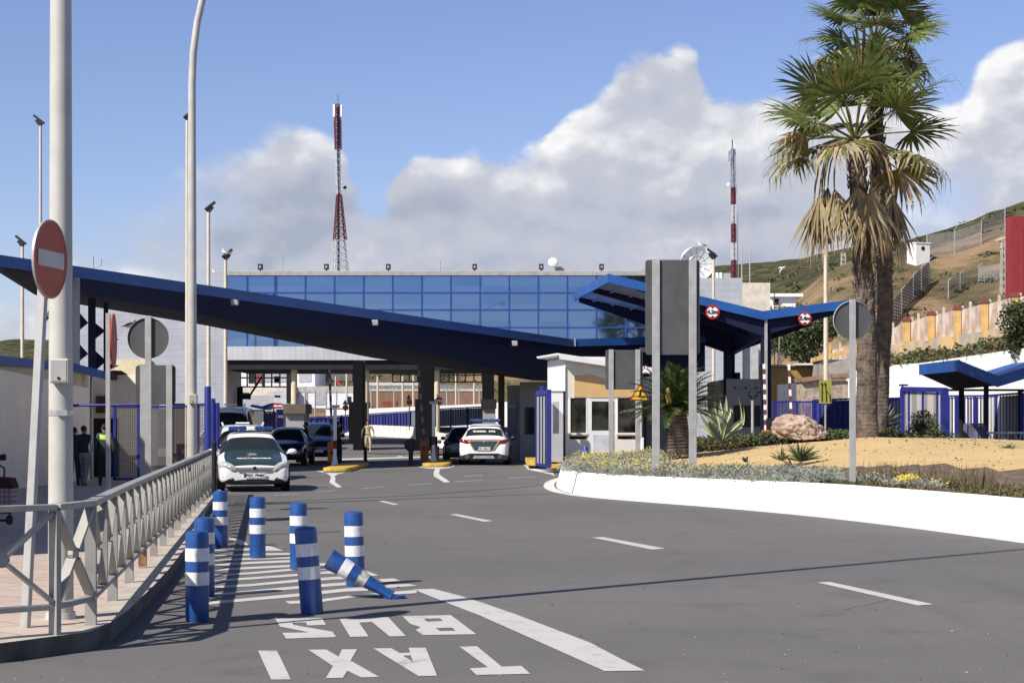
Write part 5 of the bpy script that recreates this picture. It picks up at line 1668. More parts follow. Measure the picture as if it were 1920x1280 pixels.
t = bar_fence((1912, 733, 880), (1990, 728, 890), 'dark navy fence post and panel cut by the right edge', 60, 56, 8, panel=m_ribb, frame=m_navy)
# right shelter: butterfly roof
SH, SHR = 60.0, 66.0
t = thing('bus_shelter', 'blue butterfly roofed shelter over the blue fences at the right edge', 'shelter', (P(1830, 0, 62).x, 62, .3))
fa, fv, fr2 = P(1796, 674, SH), P(1871, 704, SH), P(1990, 668, SH)
la = P(1723, 683, SHR); va = V((fv.x, SHR, fv.z)); ra = V((fr2.x, SHR, fr2.z))
mb = MB(); h = V((0, 0, .40))
for a, b in ((fa, fv), (fv, fr2)): mb.prism([a, b, b - h, a - h], (0, .1, 0))
mb.prism([fa, la, la - h, fa - h], (.1, .05, 0))
mb.build('fascia', m_blue, t)
mb = MB(); e = V((0, 0, .04))
mb.add([fa - e, fv - e, va - e, la - e], [(0, 1, 2, 3)]); mb.add([fv - e, fr2 - e, ra - e, va - e], [(0, 1, 2, 3)]); mb.build('roof_sheet', m_blue, t)
mb = MB(); e = V((0, 0, .36))
mb.add([fa - e, fv - e, va - e, la - e], [(3, 2, 1, 0)]); mb.add([fv - e, fr2 - e, ra - e, va - e], [(3, 2, 1, 0)]); mb.build('soffit', m_soffit, t)
mb = MB(); pb(mb, 1800, 1808, 719, 842, 65, .2); mb.prism([P(1797, 716, 65), P(1809, 716, 65), P(1807, 732, 65), P(1800, 722, 65)], (0, .2, 0)); mb.build('column', m_dark, t)
mb = MB(); pb(mb, 1847, 1854, 700, 850, 62, .2); mb.build('column', m_navy, t)
mb = MB(); pb(mb, 1775, 1920, 729, 733, 66, .1); mb.build('cross_rail', m_dark, t)
def mini_bollard(px, yt, yb, D, label):
    b = P(px, yb, D); s = D / F
    t = thing('small_bollard', label, 'bollard', b, 0, 'short blue and white bollards far off')
    zt = P(0, yt, D).z; r = .1
    mb = MB(); mb.tube([b, V((b.x, D, zt - .03)), V((b.x, D, zt))], [r, r, r * .8], 16); mb.build('body', m_bol, t, smooth=True)
    h = zt - b.z
    mb = MB(); mb.tube([V((b.x, D, b.z + h * .42)), V((b.x, D, b.z + h * .66))], r * 1.04, 16, cap=False); mb.build('reflective_band', m_refl, t, smooth=True)
mini_bollard(1097.5, 837, 872, 58, 'short blue and white bollard beside the kiosk door')
mini_bollard(1805, 831, 860, 60, 'short blue bollard at the foot of the dark shelter column')
mini_bollard(1852, 831, 866, 58, 'short blue and white bollard at the left end of the small far railing')
mini_bollard(1904, 832, 862, 57, 'short blue bollard nearly hidden by plants at the right edge')
t = thing('small_railing', 'small pale crossed railing in front of the shelter at the right edge', 'railing', P(1880, 860, 57))
mb = MB(); mb.bar(P(1850, 811, 57), P(1990, 811, 56), .06); mb.build('top_rail', m_galv, t)
for k in range(5):
    mb = MB(); x = 1854 + k * 24; mb.bar(P(x, 812, 57), P(x + 14, 850, 57), .04); mb.bar(P(x + 14, 812, 57), P(x, 850, 57), .04); mb.build('cross_brace', m_galv, t)

# lime arrow sign
t = thing('lane_arrow_sign', 'faded lime sign with two black lane arrows, left of the palm', 'road sign', P(1548, 760, 66))
mb = MB(); pb(mb, 1536, 1559, 713, 756, 66, .04); mb.build('sign_plate', m_lime, t)
for x, pts in ((1541, [(1541, 752), (1541, 718)]), (1548, [(1549, 752), (1549, 738), (1547, 718)]), (1555, [(1556.5, 752), (1556, 740), (1550, 733)])):
    mb = MB()
    for a, b in zip(pts[:-1], pts[1:]): mb.bar(P(*a, 65.98), P(*b, 65.98), .02, .03, up=(0, 1, 0))
    if x < 1555: q = P(*pts[-1], 65.97); mb.prism([q + V((-.05, 0, -.06)), q + V((.05, 0, -.06)), q + V((0, 0, .04))], (0, -.01, 0))
    mb.build('arrow', m_letter, t)
mb = MB(); pb(mb, 1546, 1549, 756, 830, 66.05, .05); mb.build('post', m_galv, t)
# works sign and other small warning signs
def tri_sign(cx, yt, yb, D, label, face, name='road_works_sign', worker=True, tilt=0):
    h = (yb - yt) * D / F; w = h / .866
    c = P(cx, yb, D); t = thing(name, label, 'road sign', c, 0); t['_o'] = (0, 0, 0)
    tr = lambda k, y: [V((-w / 2 * k, y, h * (1 - k) * .33)), V((w / 2 * k, y, h * (1 - k) * .33)), V((0, y, h * (1 - k) * .33 + h * k))]
    mb = MB(); mb.prism(tr(1, 0), (0, .03, 0)); mb.build('red_border', m_red, t)
    mb = MB(); mb.prism(tr(.78, -.006), (0, .01, 0)); mb.build('sign_face', face, t)
    if worker:
        k = h / .8
        mb = MB()
        for q in ([(-.06, .12), (-.01, .12), (.02, .34), (-.02, .34)], [(.02, .12), (.06, .12), (.05, .36), (.0, .36)], [(-.03, .33), (.05, .33), (.09, .48), (.0, .50)], [(.07, .44), (.13, .34), (.15, .36), (.10, .48)], [(.10, .12), (.26, .12), (.20, .2), (.14, .2)]):
            mb.prism([V((x * k, -.012, z * k + .02)) for x, z in q], (0, -.004, 0))
        mb.disc((.09 * k, -.012, .52 * k), .03 * k, (0, -1, 0), .004, 12); mb.build('worker_symbol', m_letter, t)
    t.rotation_euler = (0, R(tilt), 0)
    return t
tri_sign(1199, 718, 751, 50, 'yellow and red road works triangle beside the cycad', m_yellowsign, tilt=3)
tri_sign(1211, 683, 700, 56, 'white faced red triangle sign half hidden behind the big sign posts', m_twhite, 'warning_sign', False)
t = thing('lane_barrier', 'red and white upright barrier arm right of the blue canopy column', 'barrier', P(1480, 800, 66))
def striped_arm(t, x0, y0, x1, y1, w, D, n, first=0, wm=None):
    """bottom (x0,y0) to top (x1,y1)"""
    a, b = P(x0, y0, D), P(x1, y1, D); ww = w * D / F
    mb = MB(); mb.bar(a, b, ww, .05, up=(0, 1, 0)); mb.build('arm', wm or m_white, t)
    for k in range(1, n, 2):
        mb = MB(); mb.bar(a.lerp(b, k / n), a.lerp(b, (k + 1) / n), ww * 1.06, .054, up=(0, 1, 0)); mb.build('red_band', mat('dull_band_red', (.15, .04, .04), .6), t)
striped_arm(t, 1484, 790, 1479, 682, 4.5, 66, 9)
t = thing('lane_barrier', 'red and white upright barrier arm in front of the blue canopy column', 'barrier', P(1436, 810, 62))
striped_arm(t, 1435.5, 806, 1432.5, 682, 5, 62, 13)
mb = MB(); pb(mb, 1430, 1448, 806, 818, 61.8, .3); mb.build('cabinet', m_orange, t, bevel=.02)
mb = MB(); pb(mb, 1437, 1448, 784, 806, 61.9, .25); mb.build('motor_box', m_black, t)
t = thing('lamp_cluster', 'short stand with a dark cluster of lamps in front of the grey lane booth', 'lamp', P(1411, 810, 70))
mb = MB(); mb.tube([P(1411, 815, 70), P(1411, 750, 70)], .06, 8); mb.build('post', m_galv, t)
for dx, dy in ((-7, -14), (-3, -6), (6, -8), (9, -14), (13, -15), (-8, -8)):
    mb = MB(); mb.bar(P(1411, 750, 70), P(1411 + dx, 748 + dy + 3, 70), .03); mb.ell(P(1411 + dx, 748 + dy, 70), (.06, .06, .07), 8, 6); mb.build('lamp', m_dark, t)

# ================================================================ far side, seen through the lanes
def far_box(name, label, cat, px0, px1, y0, y1, D, dep, m_, parts=()):
    t = thing(name, label, cat, P((px0 + px1) / 2, y1, D))
    mb = MB(); pb(mb, px0, px1, y0, y1, D, dep); mb.build('wall', m_, t)
    for (nm, a, b, c, d_, mm) in parts:
        mb = MB(); pb(mb, a, b, c, d_, D - .06, .058); mb.build(nm, mm, t)
    return t
m_fw = mat('far_white_render', (.74, .76, .80), .8, var=.04)
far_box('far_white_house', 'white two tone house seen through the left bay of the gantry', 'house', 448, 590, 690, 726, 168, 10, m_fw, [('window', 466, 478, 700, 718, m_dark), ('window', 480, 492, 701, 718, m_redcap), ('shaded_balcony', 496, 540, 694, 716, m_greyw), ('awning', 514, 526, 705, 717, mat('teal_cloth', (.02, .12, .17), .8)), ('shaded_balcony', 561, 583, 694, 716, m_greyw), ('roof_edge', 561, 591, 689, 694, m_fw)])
far_box('far_cream_wall', 'cream wall band under the far white house', 'wall', 430, 545, 726, 742, 160, 5, mat('far_cream', (.70, .62, .50), .8))
far_box('far_grey_shed', 'grey panel shed with slanting roof behind the no entry gantry signs', 'shed', 452, 545, 741, 800, 150, 6, m_greyw, [('door', 512, 540, 733, 757, mat('far_pale_panel', (.5, .52, .55), .7)), ('blue_sign', 515, 526, 741, 745, m_ltblue)])
far_box('far_white_buildings', 'row of plain white sheds behind the security fence', 'shed', 560, 668, 735, 765, 165, 8, m_fw, [('grey_bay', 592, 610, 735, 758, m_greyw), ('grey_band', 560, 664, 724, 735, mat('far_roof_grey', (.50, .47, .43), .8)), ('opening', 651, 658, 743, 757, m_dark), ('post', 573, 576, 735, 764, m_greyw)])
far_box('far_stone_store', 'dark stone store on the dirt slope above the white sheds', 'shed', 588, 660, 700, 714, 178, 5, mat('far_dark_stone', (.16, .15, .14), .9))
far_box('far_brown_hall', 'long brown hall with pale roof behind the jersey barriers', 'hall', 688, 905, 732, 765, 172, 10, m_brownw, [('pale_roof', 688, 790, 717, 722, mat('far_pale_roof', (.62, .60, .56), .8)), ('grey_roof', 688, 905, 722, 729, mat('far_grey_roof', (.20, .21, .21), .8)), ('pale_band', 692, 905, 729, 733, mat('far_pale_band', (.55, .50, .42), .8)), ('dark_opening', 717, 745, 752, 764, m_redcap)])
# white parapet wall with the blue sheeted fence and jersey barriers
DJ = 128
t = thing('far_white_wall', 'low bright white wall behind the blue sheeted fence', 'wall', P(760, 780, 136))
mb = MB()
for (a, ya), (b, yb) in (((612, 768), (680, 766)), ((680, 766), (905, 757)), ((905, 757), (960, 752))):
    mb.prism([P(a, ya, 136), P(b, yb, 136), P(b, 800, 136), P(a, 800, 136)], (0, .5, 0))
mb.build('wall', m_wwall, t)
fx = [(568, 783, 812, 130), (640, 779, 808, 130), (690, 776, 803, 130), (770, 771, 800, 128), (815, 767, 800, 118), (910, 762, 795, 112)]
for i, (a, b) in enumerate(zip(fx[:-1], fx[1:])):
    bar_fence(a[:3], b[:3], ['blue sheeted fence left part behind the dark suv', 'blue sheeted fence behind the white barrier support', 'blue sheeted fence behind the walking officer', 'blue fence between the pier and the stop sign', 'pale striped blue fence above the white police car'][i], a[3], b[3], 8 + 3 * i, panel=(m_ribb if i in (0, 1, 2) else m_ribg), barw=.05, name='sheeted_fence', post=(0, .33, .66, 1))
# jersey barriers as individual blocks
jx = []
path = [(612, 800, 131), (668, 799, 130), (700, 797, 128), (776, 795, 122), (812, 805, 108), (842, 806, 99), (868, 808, 93)]
jlist = []
for (xa, ya, Da), (xb, yb, Db) in zip(path[:-1], path[1:]):
    a = P(xa, 0, Da); b = P(xb, 0, Db); n = max(1, round((V((b.x - a.x, b.y - a.y, 0))).length / 1.05))
    for k in range(n):
        q0 = a.lerp(b, k / n); q1 = a.lerp(b, (k + 1) / n); jlist.append((q0, q1))
for i, (q0, q1) in enumerate(jlist):
    q0 = V((q0.x, q0.y, gz(q0.y))); q1 = V((q1.x, q1.y, gz(q1.y)))
    dn = (q1 - q0).normalized(); nn = V((dn.y, -dn.x, 0)); c = (q0 + q1) / 2; hl = (q1 - q0).length / 2 - .03
    mb = MB(); prof = [(-.30, 0), (.30, 0), (.30, .08), (.14, .30), (.09, .85), (-.09, .85), (-.14, .30), (-.30, .08)]
    mb.prism([c - dn * hl + nn * u_ + V((0, 0, w_ - .02)) for u_, w_ in prof], dn * (2 * hl))
    x = F * c.x / c.y + 960
    lab = 'white concrete barrier block in the curved row along the far roadside'
    tag(mb.build('jersey_barrier', m_jersey), lab, 'barrier', 'white concrete barrier blocks along the far roadside')
# security fence poles with Y tops behind
for i, px in enumerate((572, 591, 612, 631, 650, 696, 708, 739, 755, 775, 838, 855, 861, 889, 899)):
    tall = px in (650, 708, 755, 775, 855, 889)
    D = 142; mb = MB(); yt = {650: 690, 708: 705, 755: 705, 775: 690, 855: 700, 889: 700}.get(px, 732)
    a = P(px, 800, D); b = P(px, yt, D); mb.tube([a, b], .07 if not tall else .09, 6)
    if not tall:
        mb.bar(b, b + V((-.2, 0, .3)), .05); mb.bar(b, b + V((.2, 0, .3)), .05)
    lab = 'tall plain pole rising behind the far blue fence' if tall else 'fence pole with forked top behind the far blue fence'
    tag(mb.build('tall_pole' if tall else 'fork_top_pole', m_cpole if tall else m_galv), lab, 'pole', 'tall plain poles behind the far fence' if tall else 'fork topped poles behind the far fence')
mb = MB()
for k in range(9):
    f = k / 8; x = 624 + 0
t = thing('flag', 'red flag on a short pole above the white sheds', 'flag', P(629, 722, 160))
mb = MB(); mb.tube([P(629, 724, 160), P(629, 705, 160)], .04, 6); mb.build('pole', m_white, t)
mb = MB(); mb.prism([P(629.5, 706, 160), P(633, 713, 160), P(640, 721, 160), P(635, 722, 160), P(630, 714, 160)], (0, .1, 0)); mb.build('cloth', m_redflag, t)
# black gantry frames hanging under the slab
def gantry(x0, x1, y0, y1, nx, D, label, xtra=()):
    t = thing('window_gantry', label, 'gantry', P((x0 + x1) / 2, y1, D))
    mb = MB()
    for y in (y0, (y0 + y1) / 2, y1): mb.bar(P(x0, y, D), P(x1, y, D), .1)
    mb.build('rail', m_black, t)
    mb = MB()
    for k in range(nx + 1): mb.bar(P(x0 + (x1 - x0) * k / nx, y0, D), P(x0 + (x1 - x0) * k / nx, y1, D), .1, .1, up=(0, 1, 0))
    mb.build('bars', m_black, t)
    for (a, b, c, d_) in xtra:
        mb = MB(); pb(mb, a, b, c, d_, D - .3, .3); mb.build('hanging_post', m_black, t)
gantry(433, 540, 691, 725, 7, 122, 'black framed gantry in the left bay with hanging lamps', ((447, 451, 690, 800), (491, 496, 690, 725), (537, 545, 688, 756)))
gantry(736, 783, 688, 716, 3, 122, 'black framed gantry left of the barrier arm pier')
gantry(826, 904, 690, 716, 5, 122, 'black framed gantry above the police car')
t = thing('hanging_fan', 'dark slanting vent cowl hanging in the left bay', 'fitting', P(460, 745, 112))
mb = MB(); mb.bar(P(448, 742, 112), P(470, 743, 112), .3, .4); mb.bar(P(468, 742, 112), P(491, 706, 112), .12); mb.prism([P(452, 736, 111.8), P(466, 736, 111.8), P(466, 741, 111.8), P(452, 741, 111.8)], (0, .2, 0), 1); mb.build('cowl', [m_black, m_blue], t)
mb = MB(); pb(mb, 444, 454, 725, 800, 112, .4); mb.build('post', m_black, t)
# far left bay: blue shelter roof, fences, red signs
t = thing('far_shelter', 'light blue roofed small shelter beyond the left bay', 'shelter', P(490, 790, 118))
mb = MB(); mb.prism([P(468, 762, 118), P(496, 768, 118), P(514, 755, 118), P(506, 756, 118), P(490, 762, 118), P(472, 758, 118)], (0, 3, 0)); mb.build('roof', m_ltblue, t)
mb = MB(); pb(mb, 470, 472, 766, 800, 118.2, .15); pb(mb, 512, 514, 756, 800, 118.2, .15); mb.build('posts', m_fblue, t)
bar_fence((452, 769, 806), (496, 769, 806), 'blue bar fence beyond the left bay', 112, 112, 26)
bar_fence((497, 772, 806), (516, 772, 806), 'blue framed gate with pale sheet beyond the left bay', 111, 111, 2, panel=m_ribg, name='far_gate', cat='gate')
t = thing('blue_hut', 'blue hut carrying two red no entry signs beside the brown topped booth', 'hut', P(525, 800, 108))
mb = MB(); pb(mb, 518, 531, 767, 806, 108, 2); mb.build('wall', m_fblue, t)
mb = MB(); pb(mb, 521, 531, 778, 783, 107.9, .08); mb.build('notice', m_twhite, t)
for px, lab in ((517, 'left one of two small red no entry signs under the gantry'), (525, 'right one of two small red no entry signs under the gantry')):
    t = thing('small_no_entry_sign', lab, 'road sign', P(px, 775, 106))
    mb = MB(); mb.disc(P(px, 760.5, 106), 5.3 * 106 / F, (0, -1, 0), .03, 24); mb.build('sign_plate', m_red, t)
    mb = MB(); pb(mb, px - 3.4, px + 3.4, 759.4, 762, 105.94, .02); mb.build('white_bar', m_twhite, t)
for px, py, D, lab in ((648, 764, 110, 'small red disc sign on a thin post below a triangular sign back'), (767.5, 754, 110, 'small red disc sign on a thin post beside a white post')):
    t = thing('disc_sign', lab, 'road sign', P(px, 800, D))
    mb = MB(); mb.disc(P(px, py, D), 5.6 * D / F, (0, -1, 0), .03, 24); mb.build('sign_plate', m_redp, t)
    mb = MB(); mb.prism([P(px - 6, py - 6, D), P(px + 4, py - 6, D), P(px - 1, py - 15, D)], (0, .03, 0)); mb.build('triangle_plate', mat('dull_blue_plate', (.10, .12, .22), .6), t)
    mb = MB(); mb.tube([P(px, 806, D + .05), P(px, py - 14, D + .05)], .035, 6); mb.build('post', m_galv, t)

# ================================================================ lane barriers at the canopy edge
def yellow_kerb(px0, px1, yt, yb, label, D=None, top=None):
    D = CH * F / (yb - HZ)
    a, b = P(px0, yb, D), P(px1, yb, D); z = P(0, yt, D).z
    w = b.x - a.x
    mb = MB(); pts = []
    for k in range(13):
        an = math.pi + math.pi * k / 12
        pts.append(V(((a.x + b.x) / 2 + w / 2 * math.cos(an), D + w * .28 + w * .28 * math.sin(an), 0)))
    pts += [V((b.x, D + 8, 0)), V((a.x, D + 8, 0))]
    mb.prism(pts, (0, 0, .14), 0)
    return tag(struct(mb.build('island_kerb', [m_yel], bevel=.03)), label)
yellow_kerb(604, 655, 874, 884, 'yellow painted lane island nose at the left barrier')
yellow_kerb(791, 841, 866, 875, 'yellow painted lane island nose at the middle barrier')
mb = MB(); pb(mb, 987, 1012, 863, 873, 63, 6); pb(mb, 1032, 1085, 866, 878, 61.0, 1.0); struct(mb.build('kiosk_kerb', m_yel, bevel=.03))
t = thing('red_island', 'flat red island with yellow edge behind the officer', 'kerb', G(690, 832)); 
pts = [G(652, 832), G(660, 833.5), G(728, 832), G(734, 829), G(722, 825), G(662, 825)]
mb = MB(); mb.prism([q + V((0, 0, .0)) for q in pts], (0, 0, .14)); mb.build('edge', m_yel, t)
c = sum((q for q in pts), V()) / 6
mb = MB(); mb.prism([c + (q - c) * .88 + V((0, 0, .14)) for q in pts], (0, 0, .01)); mb.build('top', mat('red_paint_ground', (.30, .07, .05), .9), t)

def barrier_set(px, ybase, D, ox, lab_sup, lab_cab, lab_arm, arm):
    t = thing('barrier_support', lab_sup, 'barrier support', P(px, ybase, D))
    s = D / F
    mb = MB()
    for k in range(4):
        pass
    a = lambda x, y, dd=0: P(x, y, D + dd)
    zb = .14
    prof = [(ybase, 7.5), (ybase - 9, 4.8), (ybase - 22, 3.0), (ybase - 34, 2.9)]
    for (ya, wa_), (yb, wb2) in zip(prof[:-1], prof[1:]):
        o0 = len(mb.v)
        for y, w in ((ya, wa_), (yb, wb2)):
            for sx, sy in ((-1, -1), (1, -1), (1, 1), (-1, 1)):
                mb.v.append(a(px + sx * w, y) + V((0, sy * w * s, 0)))
        for k in range(4):
            mb.f.append([o0 + k, o0 + (k + 1) % 4, o0 + 4 + (k + 1) % 4, o0 + 4 + k]); mb.m.append(0)
    mb.build('splayed_base', m_white, t)
    mb = MB(); pb(mb, px - 3, px + 3, ybase - 115, ybase - 63, D - .05, .1); mb.build('post', m_white, t)
    mb = MB(); pb(mb, px - 3.1, px + 3.1, ybase - 50, ybase - 34, D - .06, .12); mb.build('dark_red_sleeve', mat('dark_red_sleeve', (.20, .02, .02), .6), t)
    mb = MB(); pb(mb, px - 3, px + 3, ybase - 63, ybase - 50, D - .05, .1); mb.build('post', m_white, t)
    mb = MB(); pb(mb, px - 8, px + 8, ybase - 116, ybase - 111, D - .1, .2); mb.build('cradle', m_galv, t)
    t = thing('barrier_cabinet', lab_cab, 'barrier cabinet', P(ox, ybase, D + 2.0))
    mb = MB(); Dc = D + 2.6; sc = Dc / F
    b_ = P(ox, 0, Dc); zt = P(0, ybase - 47, Dc).z
    mb.box(b_.x - 7.5 * sc, b_.x + 7.5 * sc, Dc, Dc + .35, .13, zt); mb.build('cabinet', m_orange, t, bevel=.015)
    mb = MB(); mb.box(b_.x - 2 * sc, b_.x + 2 * sc, Dc - .012, Dc - .001, zt - .48, zt - .38); mb.build('lock_plate', m_dark, t)
    t = thing('lane_barrier', lab_arm, 'barrier', P(arm[0], arm[1], D + 1.2))
    striped_arm(t, *arm, 4.2, D + 2.5, 13, 0, wm=mat('aged_white', (.30, .30, .30), .6))  # arm's white darkened to grey, the canopy shade put into its colour
barrier_set(628, 875, 65.5, 621.5, 'white splayed barrier support on the left yellow island', 'orange barrier cabinet on the left yellow island', 'thin upright barrier arm beside the left white support', (623, 828, 617.5, 688))
barrier_set(813, 868, 70.5, 795.5, 'white splayed barrier support on the middle yellow island', 'orange barrier cabinet left of the middle support', 'red and white barrier arm leaning left before the dark pier', (796, 836, 785, 694))
t = thing('barrier_cabinet', 'second orange barrier cabinet partly behind the middle white support', 'barrier cabinet', P(817, 866, 73))
mb = MB(); pb(mb, 808, 823, 836, 866, 73, .35); mb.build('cabinet', m_orange, t, bevel=.015)
mb = MB(); mb.obox(P(824, 828, 72.5), (.16, .1, .16)); mb.build('lamp', m_white, t, bevel=.03)
mb = MB(); pb(mb, 806, 820, 818, 836, 72.8, .2); mb.build('motor_housing', m_dark, t)
# stop sign and the black octagon
def octo(c, r, y=0): return [c + V((r * math.cos(R(22.5 + 45 * k)), y, r * math.sin(R(22.5 + 45 * k)))) for k in range(8)]
t = thing('stop_sign', 'red octagonal STOP sign above the middle barrier', 'road sign', P(823, 760, 71))
c = P(823.5, 751, 71); r = 8.4 * 71 / F
mb = MB(); mb.prism(octo(c, r), (0, .03, 0)); mb.build('white_edge', m_twhite, t)
mb = MB(); mb.prism(octo(c, r * .92, -.006), (0, .004, 0)); mb.build('red_face', m_red, t)
text_obj('STOP', 'lettering', r * .78, c + V((0, -.012, -.01)) - V(t.location), (R(90), 0, 0), m_twhite, t, bold=.006)
mb = MB(); mb.bar(P(818, 740, 71.1), P(826, 746, 71.1), .04); mb.bar(P(815, 760, 71.2), P(815, 790, 71.2), .03); mb.build('bracket', m_dark, t)
t = thing('octagon_sign_back', 'black back of an octagonal sign on a stubby post in the lane', 'road sign', P(770, 872, 68))
c = P(770.5, 834, 69); r = 13.4 * 69 / F
mb = MB(); mb.prism(octo(c, r), (0, .03, 0)); mb.build('sign_plate', m_black, t)
mb = MB(); b = P(770.5, 0, 69); mb.box(b.x - .09, b.x + .09, 68.9, 69.0, .0, c.z + .2); mb.build('post', m_black, t)
t = thing('traffic_cone_post', 'dark tapering post in front of the walking officer', 'post', G(685, 864))
b = G(685, 864); D = b.y; mb = MB(); mb.tube([b, b + V((0, 0, .1)), P(685, 838, D)], [.10, .085, .055], 12); mb.build('post', m_dark, t, smooth=True)
mb = MB(); q = G(770, 824); mb.tube([P(680, 849, 84), P(725, 851.5, 84), P(770, 850, 84), P(840, 846, 84)], .018, 6); tag(mb.build('chain', m_dark), 'thin chain strung low across the lane', 'chain')

# ================================================================ blue posts and mesh fence on the left
t = thing('blue_cylinder_post', 'thick round blue post at the far end of the railing', 'post', P(389, 850, 43))
b = P(389.5, 0, 43); mb = MB(); zt = P(0, 724, 43).z; mb.tube([V((b.x, 43, 0)), V((b.x, 43, zt - .03)), V((b.x, 43, zt))], [.085, .085, .075], 20); mb.build('post', m_fblue, t, smooth=True)
t = thing('gate_post_pair', 'pair of slim dark blue posts beside the thick round one', 'post', P(402, 880, 44))
for px, y0 in ((400, 747), (408, 755)):
    mb = MB(); mb.tube([P(px, 915, 44), P(px, y0, 44)], .055, 12); mb.build('post', m_fblue, t, smooth=True)
mb = MB(); pb(mb, 398, 411, 757, 900, 44.3, .05); mb.build('plate', m_fblue, t)
mb = MB(); b = P(401.5, 0, 40); mb.tube([V((b.x, 40, 0)), P(401.5, 834, 40)], .055, 10); mb.ell(P(401.5, 831, 40), (.06, .06, .06), 10, 6)
tag(mb.build('short_post', m_dark), 'short dark ball topped post at the railing end', 'post')
def frame_mesh(x0, x1, y0, y1, D, label, extra=(), mm=None):
    t = thing('mesh_fence', label, 'fence', P((x0 + x1) / 2, y1, D))
    mb = MB()
    for a, b, c, d_ in [(x0, x0 + 5, y0, y1), (x1 - 5, x1, y0, y1), (x0, x1, y0, y0 + 4), (x0, x1, y1 - 4, y1)]: pb(mb, a, b, c, d_, D, .06)
    mb.build('frame', m_fblue, t)
    mb = MB(); mb.poly([P(x0, y1, D + .03), P(x1, y1, D + .03), P(x1, y0, D + .03), P(x0, y0, D + .03)]); mb.build('wire_mesh', mm or m_mesh, t)
frame_mesh(212, 262, 759, 900, 47, 'blue framed wire mesh panel right of the people')
frame_mesh(262, 318, 760, 890, 47.2, 'blue framed mesh panel behind the two sign posts')
frame_mesh(318, 372, 759, 880, 48, 'mesh panel between the sign posts and curved lamp post')
frame_mesh(366, 392, 756, 880, 46, 'mesh panel right of the curved lamp post')
t = thing('top_rail_pipe', 'blue pipe rail spanning above the queue entrance', 'rail', P(180, 760, 46))
mb = MB(); mb.tube([P(134, 760, 46), P(262, 758, 46)], .035, 8); mb.build('pipe', m_fblue, t, smooth=True)
# ground clutter behind the mesh: low kerbs, pale shutter
far_box('shutter_wall', 'pale shuttered wall behind the mesh fence', 'wall', 282, 312, 766, 840, 60, .3, m_greyw)
far_box('stepped_planter', 'low pinkish stepped kerb behind the mesh fence', 'kerb', 262, 318, 856, 878, 58, 1.5, mat('pink_step', (.40, .29, .26), .9))
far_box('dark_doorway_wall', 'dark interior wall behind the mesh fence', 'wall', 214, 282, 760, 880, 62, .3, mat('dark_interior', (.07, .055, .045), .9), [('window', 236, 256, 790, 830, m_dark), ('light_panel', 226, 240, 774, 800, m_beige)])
far_box('dark_shed_behind_mesh', 'dark recess behind the right mesh panels', 'wall', 318, 372, 756, 882, 63, .3, MATS['dark_interior'])  # flat dark-coloured sheet in place of the shade behind the mesh
# ================================================================ planted island
# outer foot of the white wall, traced on the road, from the far right round the tip and back
foot_px = [(2300, 1062), (2100, 1036), (1920, 1012), (1750, 990), (1592, 971), (1400, 953), (1200, 938), (1120, 931), (1075, 925), (1052, 919), (1042, 912), (1044, 904), (1060, 897), (1082, 892)]
foot = [G(*p) for p in foot_px]
foot += [V((5.2, 60.5, 0)), V((9.0, 63, 0)), V((14, 65, 0)), V((19, 65.5, 0)), V((26, 65, 0)), V((34, 62, 0))]
def smoothline(pts, it=2):
    for _ in range(it):
        out = [pts[0]]
        for a, b in zip(pts[:-1], pts[1:]): out += [a.lerp(b, .25), a.lerp(b, .75)]
        pts = out + [pts[-1]]
    return pts
foot = smoothline(foot, 2)
def inset(pts, d_):
    out = []
    for i, p in enumerate(pts):
        t = pts[min(i + 1, len(pts) - 1)] - pts[max(i - 1, 0)]; t.z = 0; t.normalize()
        out.append(p + V((t.y, -t.x, 0)) * d_)
    return out
cen = V((16, 48, 0))
sgn = 1 if (inset(foot, 1)[10] - cen).length < (foot[10] - cen).length else -1
def wallh(p):   # height of the wall top
    x = F * p.x / p.y + 960
    return 0.50 + 0.07 * min(1, max(0, (x - 1060) / 500))
r1 = [V((p.x, p.y, wallh(p) - .04)) for p in inset(foot, .13 * sgn)]
r2 = [V((p.x, p.y, wallh(p))) for p in inset(foot, .17 * sgn)]
r3 = [V((p.x, p.y, wallh(p))) for p in inset(foot, .32 * sgn)]
r4 = [V((p.x, p.y, wallh(p) - .3)) for p in inset(foot, .34 * sgn)]
mb = MB()
f0 = [V((p.x, p.y, -.02)) for p in foot]
rows = [f0, r1, r2, r3, r4]; n = len(foot)
for r_ in rows: mb.v += r_
for j in range(4):
    for i in range(n - 1):
        mb.f.append([j * n + i, j * n + i + 1, (j + 1) * n + i + 1, (j + 1) * n + i]); mb.m.append(0)
o = mb.build('island_wall', m_wwall, smooth=True)
tag(o, 'low battered whitewashed wall curving round the planted traffic island', 'wall')
mb = MB()
ln = foot[:int(n * .72)]
o1 = inset(ln, -.06 * sgn); o2 = inset(ln, -.34 * sgn)
for i in range(len(ln) - 1):
    mb.add([V((o1[i].x, o1[i].y, .004)), V((o1[i + 1].x, o1[i + 1].y, .004)), V((o2[i + 1].x, o2[i + 1].y, .004)), V((o2[i].x, o2[i].y, .004))], [(0, 1, 2, 3)])
struct(mb.build('edge_line', m_paintw))
